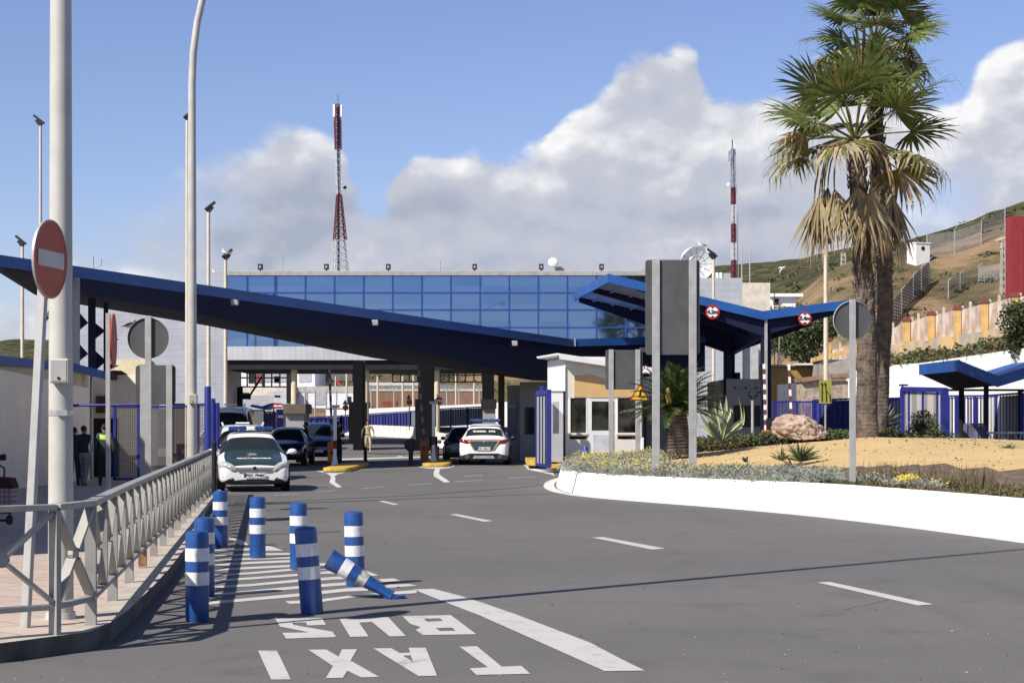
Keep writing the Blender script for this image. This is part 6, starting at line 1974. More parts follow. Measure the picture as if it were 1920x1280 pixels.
# mound surface
def soil_z(x, y):
    px = 960 + F * x / y
    # distance in from the front wall along the view
    k = 0.0
    base = wallh(V((x, y, 0))) - .06
    fy = ip([(3.0, 44), (4, 40.5), (6, 36.5), (8, 33), (10, 29.5), (12, 26), (15, 22)], x)
    k = max(0, y - fy)
    crest = ip([(2, .60), (4, .72), (6, .84), (8, 1.05), (10.5, 1.26), (14, 1.20), (18, .95), (24, .75)], x * 50 / max(40, y))
    f = min(1, k / 17.0); f = f * f * (3 - 2 * f)
    z = base + (crest - base) * f
    if y > 52: z -= min(.5, (y - 52) * .05)
    return z
inner = inset(foot, .33 * sgn)
from mathutils.geometry import intersect_point_tri_2d
poly2 = [(p.x, p.y) for p in inner]
def inside(x, y):
    c = False; j = len(poly2) - 1
    for i in range(len(poly2)):
        xi, yi = poly2[i]; xj, yj = poly2[j]
        if (yi > y) != (yj > y) and x < (xj - xi) * (y - yi) / (yj - yi) + xi: c = not c
        j = i
    return c
def clampz(x, y): return soil_z(x, y)
st = .5
gx = [i * st for i in range(4, 66)]; gy = [18 + j * st for j in range(0, 98)]
idx = {}; mb_s = MB(); 
def vid(x, y):
    if (x, y) not in idx:
        idx[(x, y)] = len(mb_s.v); mb_s.v.append(V((x, y, soil_z(x, y) + noise.noise(V((x * .8, y * .8, 0))) * .03)))
    return idx[(x, y)]
def front_k(x, y):
    fy = ip([(3.0, 44), (4, 40.5), (6, 36.5), (8, 33), (10, 29.5), (12, 26), (15, 22)], x)
    return y - fy
def zone(x, y):
    """1 = ochre sand, 0 = planted soil, judged on the mound itself"""
    k = front_k(x, y)
    if 960 + F * x / y < 1262 + noise.noise(V((x, y, 8))) * 20: return 0
    return 1 if (k > 4.2 + noise.noise(V((x * .5, y * .5, 2))) * 1.2 + (1.8 if x > 7.5 else 0)) and y < 52.5 else 0
for x in gx:
    for y in gy:
        if all(inside(x + ax_, y + ay_) for ax_ in (-.15, st + .15) for ay_ in (-.15, st + .15)):
            a = [vid(x, y), vid(x + st, y), vid(x + st, y + st), vid(x, y + st)]
            mb_s.f.append(a); mb_s.m.append(zone(x + st / 2, y + st / 2))
# edge strip joining the grid to the wall
o = mb_s.build('island_ground', [m_soil, m_sand], smooth=True); struct(o)
mb = MB(); i2 = inset(foot, 1.4 * sgn)
for i in range(len(inner) - 1):
    mb.add([V((inner[i].x, inner[i].y, wallh(inner[i]) - .05)), V((inner[i + 1].x, inner[i + 1].y, wallh(inner[i + 1]) - .05)), V((i2[i + 1].x, i2[i + 1].y, soil_z(i2[i + 1].x, i2[i + 1].y) - .01)), V((i2[i].x, i2[i].y, soil_z(i2[i].x, i2[i].y) - .01))], [(0, 1, 2, 3)])
struct(mb.build('island_edge_soil', m_soil))

# ---- ground cover
rng = random.Random(11)
def blade(mb, q, dirv, ln, w, m, droop=.25):
    sd = dirv.cross(V((rng.gauss(0, 1), rng.gauss(0, 1), .2))).normalized() * w
    t1 = q + dirv * ln * .55; t2 = q + dirv * ln - V((0, 0, ln * droop))
    mb.add([q - sd * .5, q + sd * .5, t1 + sd, t2, t1 - sd], [(0, 1, 2, 4), (4, 2, 3)], m)
def tuft(mb, x, y, r, h, n, m, ln=.11, w=.011, mf=None, nf=0):
    z = soil_z(x, y)
    for _ in range(n):
        a = rng.uniform(0, 2 * math.pi); rr = r * math.sqrt(rng.random())
        hh = h * (1 - (rr / r) ** 2 * .75) * rng.uniform(.75, 1.0)
        q = V((x + rr * math.cos(a), y + rr * math.sin(a), z + hh))
        dv = V((math.cos(a) * (rr / r) + rng.gauss(0, .45), math.sin(a) * (rr / r) + rng.gauss(0, .45), .55 + rng.random() * .6)).normalized()
        blade(mb, q - dv * ln * .6, dv, ln * rng.uniform(.7, 1.3), w, m)
    for _ in range(nf):
        a = rng.uniform(0, 2 * math.pi); rr = r * math.sqrt(rng.random())
        q = V((x + rr * math.cos(a), y + rr * math.sin(a), z + h * (1 - (rr / r) ** 2 * .6) + rng.uniform(.04, .12)))
        s = rng.uniform(.008, .016)
        nn_ = V((rng.gauss(0, .3), -.6, 1)).normalized(); a_ = nn_.cross(V((1, 0, 0))).normalized() * s; b_ = nn_.cross(a_).normalized() * s
        mb.add([q - a_ - b_, q + a_ - b_, q + a_ + b_, q - a_ + b_], [(0, 1, 2, 3)], mf)
mb_c = MB()
def along(px, k):
    """point on the island k metres behind the wall foot in picture column px"""
    best = None
    for i in range(len(inner) - 1):
        p0 = 960 + F * inner[i].x / inner[i].y; p1 = 960 + F * inner[i + 1].x / inner[i + 1].y
        if (p0 - px) * (p1 - px) <= 0 and inner[i].y < 46:
            f = 0 if p0 == p1 else (px - p0) / (p1 - p0); q = inner[i].lerp(inner[i + 1], f)
            if best is None or q.y < best.y: best = q
    if best is None: best = inner[0]
    D = best.y + k
    return (px - 960) * D / F, D
for _ in range(520):
    px = rng.uniform(1062, 1480); k = rng.uniform(.15, 5.0 if px < 1300 else 3.4) * rng.random() ** .35
    x, y = along(px, k)
    if not inside(x, y): continue
    big = rng.uniform(.22, .42)
    tuft(mb_c, x, y, big, big * .62, 70, 0, .10, .010, 1, rng.choice((0, 0, 0, 1, 2, 4)) if px < 1340 else rng.choice((0, 0, 0, 1)))
for _ in range(520):
    px = rng.uniform(1068, 1275); k = rng.uniform(3.5, 17)
    x, y = along(px, k)
    if not inside(x, y) or y > 56 or (px > 1235 and k > 7): continue
    big = rng.uniform(.28, .5)
    tuft(mb_c, x, y, big, big * .62, 60, 0, .12, .012, 1, rng.choice((0, 1, 2, 3, 5)))
for _ in range(230):
    px = rng.uniform(1240, 1560); k = rng.uniform(.3, 3.6)
    x, y = along(px, k)
    if not inside(x, y): continue
    big = rng.uniform(.3, .5)
    tuft(mb_c, x, y, big, big * .72, 80, 0, .11, .011, 1, rng.choice((0, 0, 1, 3)) if px < 1400 else 0)
for _ in range(150):
    px = rng.uniform(1480, 1750); k = rng.uniform(1.4, 4.2)
    x, y = along(px, k)
    if noise.noise(V((px / 45, k, 4))) < -.12: continue
    big = rng.uniform(.2, .36); tuft(mb_c, x, y, big, big * .6, 70, 0, .09, .010, 1, rng.choice((0, 0, 1)))
for px, k in ((1702, 1.6), (1712, 1.7), (1758, .8), (1695, 1.5)):
    x, y = along(px, k); tuft(mb_c, x, y, .22, .16, 30, 0, .07, .01, 1, 46 if px < 1750 else 10)
o = mb_c.build('silver_ground_cover', [m_silver, m_flower]); tag(o, 'silvery grey ground cover dotted with small yellow flowers along the island wall', 'ground cover', kind='stuff')
mb_d = MB()
for _ in range(900):
    px = rng.uniform(1400, 2100); k = rng.uniform(.1, 4.6)
    x, y = along(px, k)
    if px < 1560 and k > 1.6: continue
    if noise.noise(V((x * 1.4, y * 1.1, 7))) < -.22: continue
    r = rng.uniform(.1, .26); tuft(mb_d, x, y, r, r * .55, 34, rng.choice((0, 0, 1, 2)), .10, .010)
for _ in range(150):      # thin dry stalks
    px = rng.choice((rng.uniform(1640, 1700), rng.uniform(1720, 1780), rng.uniform(1790, 1860), rng.uniform(1400, 1900))); x, y = along(px, rng.uniform(2, 4.5))
    q = V((x, y, soil_z(x, y))); 
    for j in range(3):
        dv = V((rng.gauss(0, .25), rng.gauss(0, .25), 1)).normalized(); blade(mb_d, q, dv, rng.uniform(.25, .55), .006, 0, .0)
o = mb_d.build('dry_ground_cover', [m_olive, mat('dry_brown', (.20, .13, .07), .9, vs=4), m_bush2]); tag(o, 'dry brown and olive ground cover and stalks on the near island soil', 'ground cover', kind='stuff')
# low hedge along the back of the mound
mb_h = MB()
for _ in range(430):
    px = rng.uniform(1262, 1960); D = rng.uniform(52.6, 55)
    if 1262 < px < 1300 and rng.random() < .5: continue
    yv = ip([(1262, 838), (1310, 833), (1400, 826), (1450, 820), (1560, 818), (1700, 824), (1760, 830), (1900, 850)], px)
    q = P(px, yv, D); r = rng.uniform(.2, .38)
    leaf_cloud(mb_h, (q.x, D, q.z), (r * 1.2, r, r * .75), 60, .055, rng.choice((0, 0, 1, 2)), rng=rng)
o = mb_h.build('hedge_plants', [m_bush, m_olive, m_bush2]); tag(o, 'low leafy hedge plants along the back edge of the sandy mound', 'hedge', kind='stuff')

def leafy_bush(px, py, D, r, h, n, ls, label, mats, name='bush', stem=True):
    c = P(px, py, D); t = thing(name, label, 'bush', c)
    mb = MB()
    for k in range(7):
        a = rng.uniform(0, 6.28); rr = rng.uniform(0, .6) * r
        leaf_cloud(mb, (c.x + rr * math.cos(a), c.y + rr * math.sin(a) * .6, c.z + h * rng.uniform(.35, .85)), (r * .5, r * .5, h * .33), n // 7, ls, rng.randrange(len(mats)), rng=rng)
    mb.build('foliage', mats, t)
    mb = MB()
    for k in range(6):
        a = rng.uniform(0, 6.28); mb.tube([c, c + V((math.cos(a) * r * .5, math.sin(a) * r * .4, h * .75))], [.025, .01], 5)
    mb.build('stems', m_trunk, t)
leafy_bush(1725, 838, 54, .85, 1.05, 2600, .045, 'rounded light green bush in front of the blue gate', [m_bush2, m_bush2, m_bush])
leafy_bush(1768, 842, 54, .8, .55, 1300, .045, 'low light green bush right of the rounded one', [m_bush2, m_bush])
leafy_bush(1660, 822, 54.5, .5, .4, 700, .04, 'small green bush at the foot of the palm trunk', [m_bush, m_bush2])
leafy_bush(1900, 885, 40, .5, .55, 1000, .05, 'spiky yellow green shrub at the right end of the island', [m_bush2, m_leafy])
leafy_bush(1912, 690, 96, 1.8, 3.4, 3400, .13, 'green tree foliage hanging over the white wall at the right edge', [m_bush, m_bush2, m_bush], 'tree')
for (px, py, D, r, h, lab) in ((1500, 685, 150, 3.6, 4.2, 'dark round bush behind the ochre shed, nearest the canopy'), (1465, 682, 156, 3.0, 5.0, 'dark tall bush behind the ochre shed beside the stair tower'),
                               (1530, 650, 160, 2.6, 3.4, 'dark bush above the grey base wall'), (1485, 640, 172, 3.4, 3.4, 'olive bush on the slope under the butterfly canopy wing')):
    leafy_bush(px, py, D, r, h, 2600, .20, lab, [m_bush, m_bush, m_olive])

# ---- fan palms
def fan_mesh(kind, seed):
    rg = random.Random(seed); mb = MB()
    L_ = {'g': 1.15, 'y': 1.1, 'd': 1.62}[kind]; nb = 34
    pet = {'g': 1.25, 'y': 1.2, 'd': 1.25}[kind]
    # petiole along +x, fan centred at its end
    if kind == 'd':
        pts = [V((0, 0, 0)), V((.30, 0, .16)), V((.60, 0, .03)), V((.80, 0, -.40)), V((.88, 0, -.85)), V((.90, 0, -1.15))]
        mb.tube(pts, [.04, .034, .03, .027, .024, .02], 6, 2)
        base = pts[-1]; ax = V((.08, 0, -1)).normalized(); spread = 50
    else:
        pts = [V((0, 0, 0)), V((pet * .5, 0, .05)), V((pet, 0, 0))]
        mb.tube(pts, [.03, .022, .015], 5, 1); base = pts[-1]; ax = V((1, 0, -.05)).normalized(); spread = 118
    sd = V((0, 1, 0)); up_ = ax.cross(sd) * -1
    for k in range(nb):
        a = R(-spread + 2 * spread * k / (nb - 1)) + rg.gauss(0, .03)
        ll = L_ * (1 - .28 * abs(a) / 2.1) * rg.uniform(.86, 1.08)
        dv = (ax * math.cos(a) + sd * math.sin(a)).normalized()
        if kind == 'd': dv = (dv + V((rg.gauss(0, .12), rg.gauss(0, .12), -.35))).normalized()
        w = .042; fold = up_ * (.03 if k % 2 else -.02)
        wd = dv.cross(up_).normalized() * w
        p0 = base; p1 = base + dv * ll * .45 + fold; 
        dro = {'g': rg.uniform(.02, .22), 'y': rg.uniform(.25, .6), 'd': rg.uniform(.0, .2)}[kind]
        p2 = base + dv * ll * .75 - V((0, 0, dro * .35 * ll)); p3 = base + dv * ll * (1 - dro * .3) - V((0, 0, dro * ll))
        mm = 0 if rg.random() > (.12 if kind == 'g' else .4) else 2
        mb.add([p0 - wd * .12, p0 + wd * .12, p1 + wd, p2 + wd * .6, p3, p2 - wd * .6, p1 - wd], [(0, 1, 2, 6), (6, 2, 3, 5), (5, 3, 4)], mm)
        if kind != 'd' and rg.random() < .4:
            mb.add([p3, p3 + wd * .15, p3 + V((rg.gauss(0, .04), rg.gauss(0, .04), -.3))], [(0, 1, 2)], 2)
    me = bpy.data.meshes.new('frond'); me.from_pydata([tuple(p) for p in mb.v], [], mb.f)
    for m in ([m_leafg, m_leafy, m_leafy] if kind == 'g' else [m_leafy, m_leafy, m_leafd] if kind == 'y' else [m_leafd, m_leafd, mat('dead_frond_dark', (.26, .19, .09), .8)]): me.materials.append(m)
    me.polygons.foreach_set('material_index', mb.m); me.update()
    return me
FM = {k: [fan_mesh(k, s) for s in range(3)] for k in 'gyd'}
def palm(px, pyb, D, zb, path, rad, label, crown, seed, greens, yellows, deads, sc=1.0, deadlist=None, bark=m_trunk):
    s = D / F; b = V((P(px, 0, D).x, D, zb))
    t = thing('fan_palm', label, 'palm tree', b)
    pts = [P(x, y, D) for x, y in path]; pts[0].z = zb - .2
    # ringed trunk, radius wobbling with old leaf bases
    fine = []; rr = []
    for i in range(len(pts) - 1):
        n = max(2, int((pts[i + 1] - pts[i]).length / .06))
        for k in range(n):
            f = k / n; fine.append(pts[i].lerp(pts[i + 1], f)); rr.append((rad[i] + (rad[i + 1] - rad[i]) * f) * (1 + (.018 if len(fine) % 2 == 0 else -.01)))
    fine.append(pts[-1]); rr.append(rad[-1])
    mb = MB(); nn = 20; rg = random.Random(seed)
    for i, (p_, r_) in enumerate(zip(fine, rr)):
        for k in range(nn):
            a = 2 * math.pi * k / nn
            q = r_ * (1 + .12 * noise.noise(V((a * 1.6, p_.z * 2.2, seed))) + .05 * noise.noise(V((a * 5, p_.z * 11, seed))))
            mb.v.append(p_ + V((q * math.cos(a), q * math.sin(a), .03 * noise.noise(V((a * 2, p_.z, 5))))))
    for i in range(len(fine) - 1):
        for k in range(nn):
            k2 = (k + 1) % nn
            mb.f.append([i * nn + k, i * nn + k2, (i + 1) * nn + k2, (i + 1) * nn + k]); mb.m.append(0)
    mb.build('trunk', bark, t)
    # leaf-base stubs on the upper trunk
    mb = MB(); H_ = len(fine)
    for _ in range(greens * 14):
        i = rg.randrange(int(H_ * .45), H_ - 1); a = rg.uniform(0, 6.28); p_ = fine[i]; r_ = rr[i]
        o_ = V((math.cos(a), math.sin(a), 0)); q = p_ + o_ * r_ * .95; tp = q + o_ * .10 + V((0, 0, .16)); w = V((-o_.y, o_.x, 0)) * .05
        mb.add([q - w, q + w, tp + w * .5, tp - w * .5, q + o_ * .06 - V((0, 0, .05))], [(0, 1, 2, 3), (0, 4, 1), (4, 0, 3), (4, 3, 2), (4, 2, 1)])
    mb.build('leaf_bases', mat('leaf_base_grey', (.24, .19, .15), .95, var=.3, vs=9), t)
    c = P(*crown, D)
    def fr(kind, az_, el_, scl, roll=0.0, off=(0, 0, 0)):
        o = bpy.data.objects.new('frond', rg.choice(FM[kind])); COL.objects.link(o); o.parent = t
        o.location = c + V(off) - b
        o.rotation_euler = Matrix.Rotation(az_, 4, 'Z').to_3x3().to_4x4().to_euler() if False else (Matrix.Rotation(az_, 3, 'Z') @ Matrix.Rotation(-el_, 3, 'Y') @ Matrix.Rotation(roll, 3, 'X')).to_euler()
        o.scale = (scl,) * 3
    for k in range(greens):
        az_ = k * 2.39996 + rg.uniform(-.2, .2); f = k / greens
        el_ = R(78 - 80 * f ** .9) + rg.uniform(-.12, .12)
        fr('g', az_, el_, sc * rg.uniform(.9, 1.15), rg.uniform(-.7, .7))
    for k in range(yellows):
        fr('y', k * 2.4 + 1, R(rg.uniform(-38, 8)), sc * rg.uniform(.85, 1.05), rg.uniform(-.5, .5))
    for az_, s_ in (deadlist or []):
        fr('d', R(az_), 0, sc * s_, rg.uniform(-.15, .15), (0, 0, -.25))
    return t
# front palm: crown at (1598, 265), trunk base at (1620, 815)
palm(1627, 815, 52, .95, [(1627, 818), (1626, 780), (1625, 640), (1620, 520), (1613, 400), (1605, 300), (1602, 268)], [.40, .32, .30, .285, .27, .24, .18], 'tall fan palm with dead hanging fronds, in front of its twin', (1603, 262), 1, 15, 7, 0, 1.50,
     [(178, .90), (200, .86), (160, .76), (188, .70), (218, .78), (150, .64), (262, .78), (285, .84), (318, .88), (340, .86), (20, .74)])
palm(1655, 815, 54.5, .95, [(1648, 818), (1652, 700), (1660, 560), (1655, 420), (1645, 300), (1640, 180), (1640, 112)], [.30, .26, .245, .235, .225, .215, .18], 'taller fan palm standing behind the first, its crown cut by the top of the picture', (1640, 78), 2, 19, 9, 0, 1.12,
     [(300, .6), (20, .75)])

# ---- cycad (feather fronds from a stout trunk)
def frond_cycad(mb, base, az_, el_, ln, seed, droop=.5):
    rg = random.Random(seed); n = 26; pts = []
    for k in range(n + 1):
        f = k / n; e = el_ - droop * f * f * 1.6
        if k == 0: pts.append(base)
        else: pts.append(pts[-1] + V((math.cos(az_) * math.cos(e), math.sin(az_) * math.cos(e), math.sin(e))) * (ln / n))
    mb.tube(pts[::3], .012, 4, 0, cap=False)
    for k in range(3, n):
        t_ = (pts[k] - pts[k - 1]).normalized(); sd = t_.cross(V((0, 0, 1))).normalized(); up_ = sd.cross(t_)
        l_ = .30 * math.sin(math.pi * min(1, (k + 2) / n)) ** .5 * rg.uniform(.9, 1.1)
        for q in (-1, 1):
            dv = (sd * q + t_ * .75 + up_ * .35).normalized()
            w = t_ * .030
            mb.add([pts[k] - w, pts[k] + w, pts[k] + dv * l_ - V((0, 0, .03))], [(0, 1, 2)], 0 if rg.random() < .85 else 1)
CY = 49.0
base = P(1273, 846, CY); topc = P(1268, 772, CY)
t = thing('cycad', 'stout cycad with feathery green fronds and an orange cone behind the sign posts', 'cycad', base)
mb = MB(); fine = [base.lerp(topc, k / 24) for k in range(25)]
mb.tube([q + V((0, 0, -.1 if k == 0 else 0)) for k, q in enumerate(fine)], [(.36 - .06 * k / 24) * (1.05 if k % 2 else .95) for k in range(25)], 16)
mb.build('trunk', m_trunk, t)
rg = random.Random(4); k = 0
for k in range(84):
    az_ = k * 2.39996; f = k / 84; el_ = R(82 - 86 * f)
    mb = MB(); frond_cycad(mb, topc + V((0, 0, .05)), az_, el_, rg.uniform(1.35, 1.75), k, .35 + .3 * f)
    mb.build('frond', [mat('cycad_green', (.045, .085, .025), .4, var=.2, vs=3, spec=.5), m_leafy], t)
for az_ in (172, 186, 198, 160, 210):
    mb = MB(); frond_cycad(mb, topc + V((-.2, -.2, 0)), R(az_), R(8), 1.55, az_, .30); mb.build('frond', [mat('cycad_pale', (.13, .19, .11), .45, var=.2, vs=3), MATS['cycad_green']], t)
for az_ in (-5, 8, -20, 20):
    mb = MB(); frond_cycad(mb, topc, R(az_), R(28), 1.5, az_ + 90, .30); mb.build('frond', [mat('cycad_dry', (.16, .13, .07), .8, var=.3, vs=3), MATS['cycad_green']], t)
mb = MB(); c = P(1253, 742, CY - .5); mb.tube([P(1256, 758, CY - .5), P(1253, 745, CY - .5), P(1252, 733, CY - .5), P(1253, 727, CY - .5)], [.07, .085, .07, .03], 14); mb.build('cone', m_cone, t, smooth=True)

# ---- agave
t = thing('agave', 'large agave with yellow edged leaves right of the cycad', 'agave', P(1352, 822, 51))
base = P(1352, 826, 51)
def agave_leaf(mb, tip, bend, w0, curl=0):
    a = base; pts = []
    for k in range(9):
        f = k / 8; p_ = a.lerp(tip, f) + bend * math.sin(math.pi * f); pts.append((p_, w0 * (0.6 + 1.0 * f if f < .4 else (1 - f) / .6 + .02)))
    for (p0, wa_), (p1, wb2) in zip(pts[:-1], pts[1:]):
        d_ = (p1 - p0).normalized(); sd = d_.cross(V((0, -1, .1))).normalized()
        for q0, q1, mm in ((-1, -.62, 1), (-.62, .62, 0), (.62, 1, 1)):
            v0 = V((0, .06 * (1 - abs(q0)), 0)); v1 = V((0, .06 * (1 - abs(q1)), 0))
            mb.add([p0 + sd * wa_ * q0 + v0, p0 + sd * wa_ * q1 + v1, p1 + sd * wb2 * q1 + v1, p1 + sd * wb2 * q0 + v0], [(0, 1, 2, 3)], mm)
for (x, y, bx, bz, w, dd) in ((1312, 772, -.10, .05, .13, .0), (1322, 752, -.12, .10, .14, .3), (1341, 752, -.12, .15, .20, -.2), (1350, 750, .0, .15, .16, .4), (1361, 741, .05, .2, .13, .1), (1374, 775, .05, .45, .12, -.3),
                              (1397, 790, .15, .25, .10, -.1), (1394, 762, .25, -.1, .10, .2), (1385, 745, .30, -.2, .08, .5), (1330, 790, -.1, .1, .14, -.5), (1310, 800, -.1, .1, .12, .3), (1368, 764, .1, .2, .11, .5)):
    mb = MB(); tip = P(x, y, 51 + dd); agave_leaf(mb, tip, V((bx, 0, bz)), w * .62); mb.build('leaf', [m_agave, m_agavey], t)

# ---- small dwarf palm on the slope and other single plants
def spiky(px, py, D, n, ln, label, name='dwarf_palm', mats=None, w=.02, up_=.7):
    b = P(px, py, D); t = thing(name, label, 'plant', b); mb = MB(); rg = random.Random(int(px))
    for k in range(n):
        a = rg.uniform(0, 6.28); e = rg.uniform(.1, 1.3) * up_ + .1
        dv = V((math.cos(a) * math.cos(e), math.sin(a) * math.cos(e), math.sin(e)))
        l_ = ln * rg.uniform(.6, 1.1); sd = dv.cross(V((rg.gauss(0, 1), rg.gauss(0, 1), 0))).normalized() * w
        q = b + V((0, 0, .03)); p1 = q + dv * l_ * .6; p2 = q + dv * l_ - V((0, 0, .08 * l_))
        mb.add([q - sd * .4, q + sd * .4, p1 + sd, p2, p1 - sd], [(0, 1, 2, 4), (4, 2, 3)], 0 if rg.random() < .85 or len(mats) < 2 else 1)
    mb.build('leaves', mats, t)
spiky(1503, 868, 36.5, 150, .52, 'spiky dwarf palm in front of the sand mound', mats=[mat('dwarf_green', (.09, .13, .04), .55, var=.2), m_leafd], w=.012, up_=1.0)
spiky(1487, 878, 35.5, 26, .30, 'dry brown leaves drooping beside the dwarf palm', 'dry_plant', mats=[mat('dry_brown', (.2, .13, .07), .9)], w=.02, up_=.5)
spiky(1466, 866, 37, 26, .34, 'yellow green sprig left of the dwarf palm', 'sprig', mats=[m_leafy, m_bush2], w=.022, up_=1.2)
spiky(1399, 868, 38, 14, .16, 'tiny dark sprout at the edge of the sand', 'sprout', mats=[m_bush], w=.03, up_=1.3)
spiky(1900, 868, 40, 90, .5, 'yellow green spiky plant before the blue fence at the right edge', 'spiky_plant', mats=[m_leafy, m_bush2], w=.012, up_=1.1)
spiky(1656, 800, 60, 30, .9, 'small yellow green fan plant behind the palm trunk', 'fan_plant', mats=[m_leafy, m_bush2], w=.03, up_=1.1)
# ---- stones and litter on the sand
mb = MB()
for k in range(520):
    px = rng.uniform(1290, 1900); D = rng.uniform(34, 52); x = (px - 960) * D / F
    if not inside(x, D): continue
    r = rng.uniform(.01, .035); mb.ell((x, D, soil_z(x, D) + r * .3), (r, r * .8, r * .6), 6, 4, rng.choice((0, 0, 1)))
tag(mb.build('pebbles', [m_concrete, m_soil]), 'small stones scattered over the sandy mound', 'stones', kind='stuff')
# ---- boulder
bm_ = bmesh.new(); bmesh.ops.create_icosphere(bm_, subdivisions=5, radius=1)
for v_ in bm_.verts:
    p_ = v_.co.copy()
    n_ = noise.noise(p_ * 1.3 + V((3, 1, 2))) * .28 + noise.noise(p_ * 3.4) * .16 + noise.noise(p_ * 8) * .09 + abs(noise.noise(p_ * 5 + V((9, 0, 0)))) * -.14
    k_ = 1 + n_
    v_.co = V((p_.x * 0.76 * k_, p_.y * .6 * k_, max(-.3, p_.z) * (0.66 - .2 * max(0, p_.x)) * k_))
me = bpy.data.meshes.new('boulder'); bm_.to_mesh(me); bm_.free(); me.materials.append(m_rock)
o = bpy.data.objects.new('boulder', me); COL.objects.link(o); o.location = P(1497, 812, 53); tag(o, 'rough pinkish boulder on the crest of the mound', 'boulder')
# ================================================================ vehicles
def car_body(stations, mats):
    """stations: (y, half width, z bottom, z shoulder, z top, half width top, kind) with kind h=bonnet, w=windscreen, c=cabin, e=rear.
    Returns an MB with a symmetric lofted shell; slot 0 paint, slot 1 glass, slot 2 lower trim, slot 3 bonnet panel."""
    mb = MB(); rows = []
    for (y, hw, zb, zs, zt, ht, kd) in stations:
        zm = zb + (zs - zb) * .45
        row = [(0, zb), (hw * .80, zb), (hw * .965, zb + .06), (hw, zm), (hw * .985, zs - .06), (hw * .955, zs), (ht, zt - .035), (ht * .86, zt), (0, zt + .03)]
        rows.append([V((x, y, z)) for x, z in row])
    m_ = len(rows[0])
    for s_ in (1, -1):
        base = len(mb.v)
        for r_ in rows:
            mb.v += [V((s_ * p.x, p.y, p.z)) for p in r_]
        for j in range(len(rows) - 1):
            k0 = stations[j][6]; k1 = stations[j + 1][6]
            for i in range(m_ - 1):
                f = [base + j * m_ + i, base + (j + 1) * m_ + i, base + (j + 1) * m_ + i + 1, base + j * m_ + i + 1]
                if s_ < 0: f = f[::-1]
                mt = 0
                if i <= 1: mt = 2
                kk = k0 + k1
                if i == 5 and kk in ('cc', 'wc', 'ww', 'ce'): mt = 1
                if kk == 'ww' and i >= 6: mt = 1
                if kk == 'ee' and i >= 6: mt = 1
                if kk in ('hh', 'hw') and i >= 6: mt = 3
                mb.f.append(f); mb.m.append(mt)
        for j, rev in ((0, False), (len(rows) - 1, True)):
            f = [base + j * m_ + i for i in range(m_)]
            if (s_ > 0) == rev: f = f[::-1]
            mb.f.append(f); mb.m.append(0)
    return mb
def finish_sub(o, lv=2):
    bm_ = bmesh.new(); bm_.from_mesh(o.data); bmesh.ops.remove_doubles(bm_, verts=bm_.verts, dist=.0005); bmesh.ops.recalc_face_normals(bm_, faces=bm_.faces)
    bm_.to_mesh(o.data); bm_.free()
    o.data.polygons.foreach_set('use_smooth', [True] * len(o.data.polygons))
    md = o.modifiers.new('sub', 'SUBSURF'); md.levels = lv; md.render_levels = lv
def wheel(t, x, y, r, side, w=.2):
    mb = MB(); n = 28
    mb.tube([(x - side * w, y, r), (x - side * w * .93, y, r), (x - side * .03, y, r), (x, y, r)], [r * .93, r, r, r * .93], n); o = mb.build('wheel', m_tyre, t, smooth=True)
    mb = MB(); xx = x + side * .004
    mb.disc((xx, y, r), r * .66, (side, 0, 0), .008, 24)
    o2 = mb.build('rim', m_rim, o)
    mb = MB()
    for k in range(7):
        a = 2 * math.pi * (k + .5) / 7; c = V((xx + side * .010, y + math.cos(a) * r * .44, r + math.sin(a) * r * .44))
        mb.disc(c, r * .09, (side, 0, 0), .004, 10)
    mb.build('rim_opening', m_black, o)
def arch(t, x, y, r, side):
    mb = MB(); mb.disc((x, y, r + .01), r * 1.16, (side, 0, 0), .01, 26); mb.build('wheel_arch', m_black, t)
def light_bar(t, y, z, hw, back=False):
    mb = MB(); mb.box(-hw * .95, hw * .95, y - .10, y + .10, z, z + .035); o = mb.build('light_bar', m_dark, t, bevel=.01)
    for x0, x1, m_ in ((-hw, -hw * .55, m_blens), (-hw * .54, -hw * .2, m_blens), (-hw * .19, hw * .19, m_twhite if not back else m_blens), (hw * .2, hw * .54, m_blens), (hw * .55, hw, m_blens)):
        mb = MB(); mb.box(x0, x1, y - .13, y + .13, z + .036, z + .135); mb.build('lens', m_, o, bevel=.025)
def plate(t, y, z, txt, facing, blue=False):
    mb = MB(); f_ = -1 if facing < 0 else 1
    mb.box(-.26, .26, min(y, y + f_ * .012), max(y, y + f_ * .012), z - .056, z + .056); o = mb.build('number_plate', m_twhite, t)
    mb = MB(); mb.box(-.26 if f_ < 0 else .215, -.215 if f_ < 0 else .26, min(y + f_ * .013, y + f_ * .015), max(y + f_ * .013, y + f_ * .015), z - .056, z + .056); mb.build('blue_band', mat('plate_blue', (.01, .03, .35), .4), o)
    text_obj(txt, 'lettering', .095, (.02 * -f_, y + f_ * .018, z), (R(90), 0, 0 if f_ < 0 else R(180)), m_letter, o, ext=.001, bold=.002)

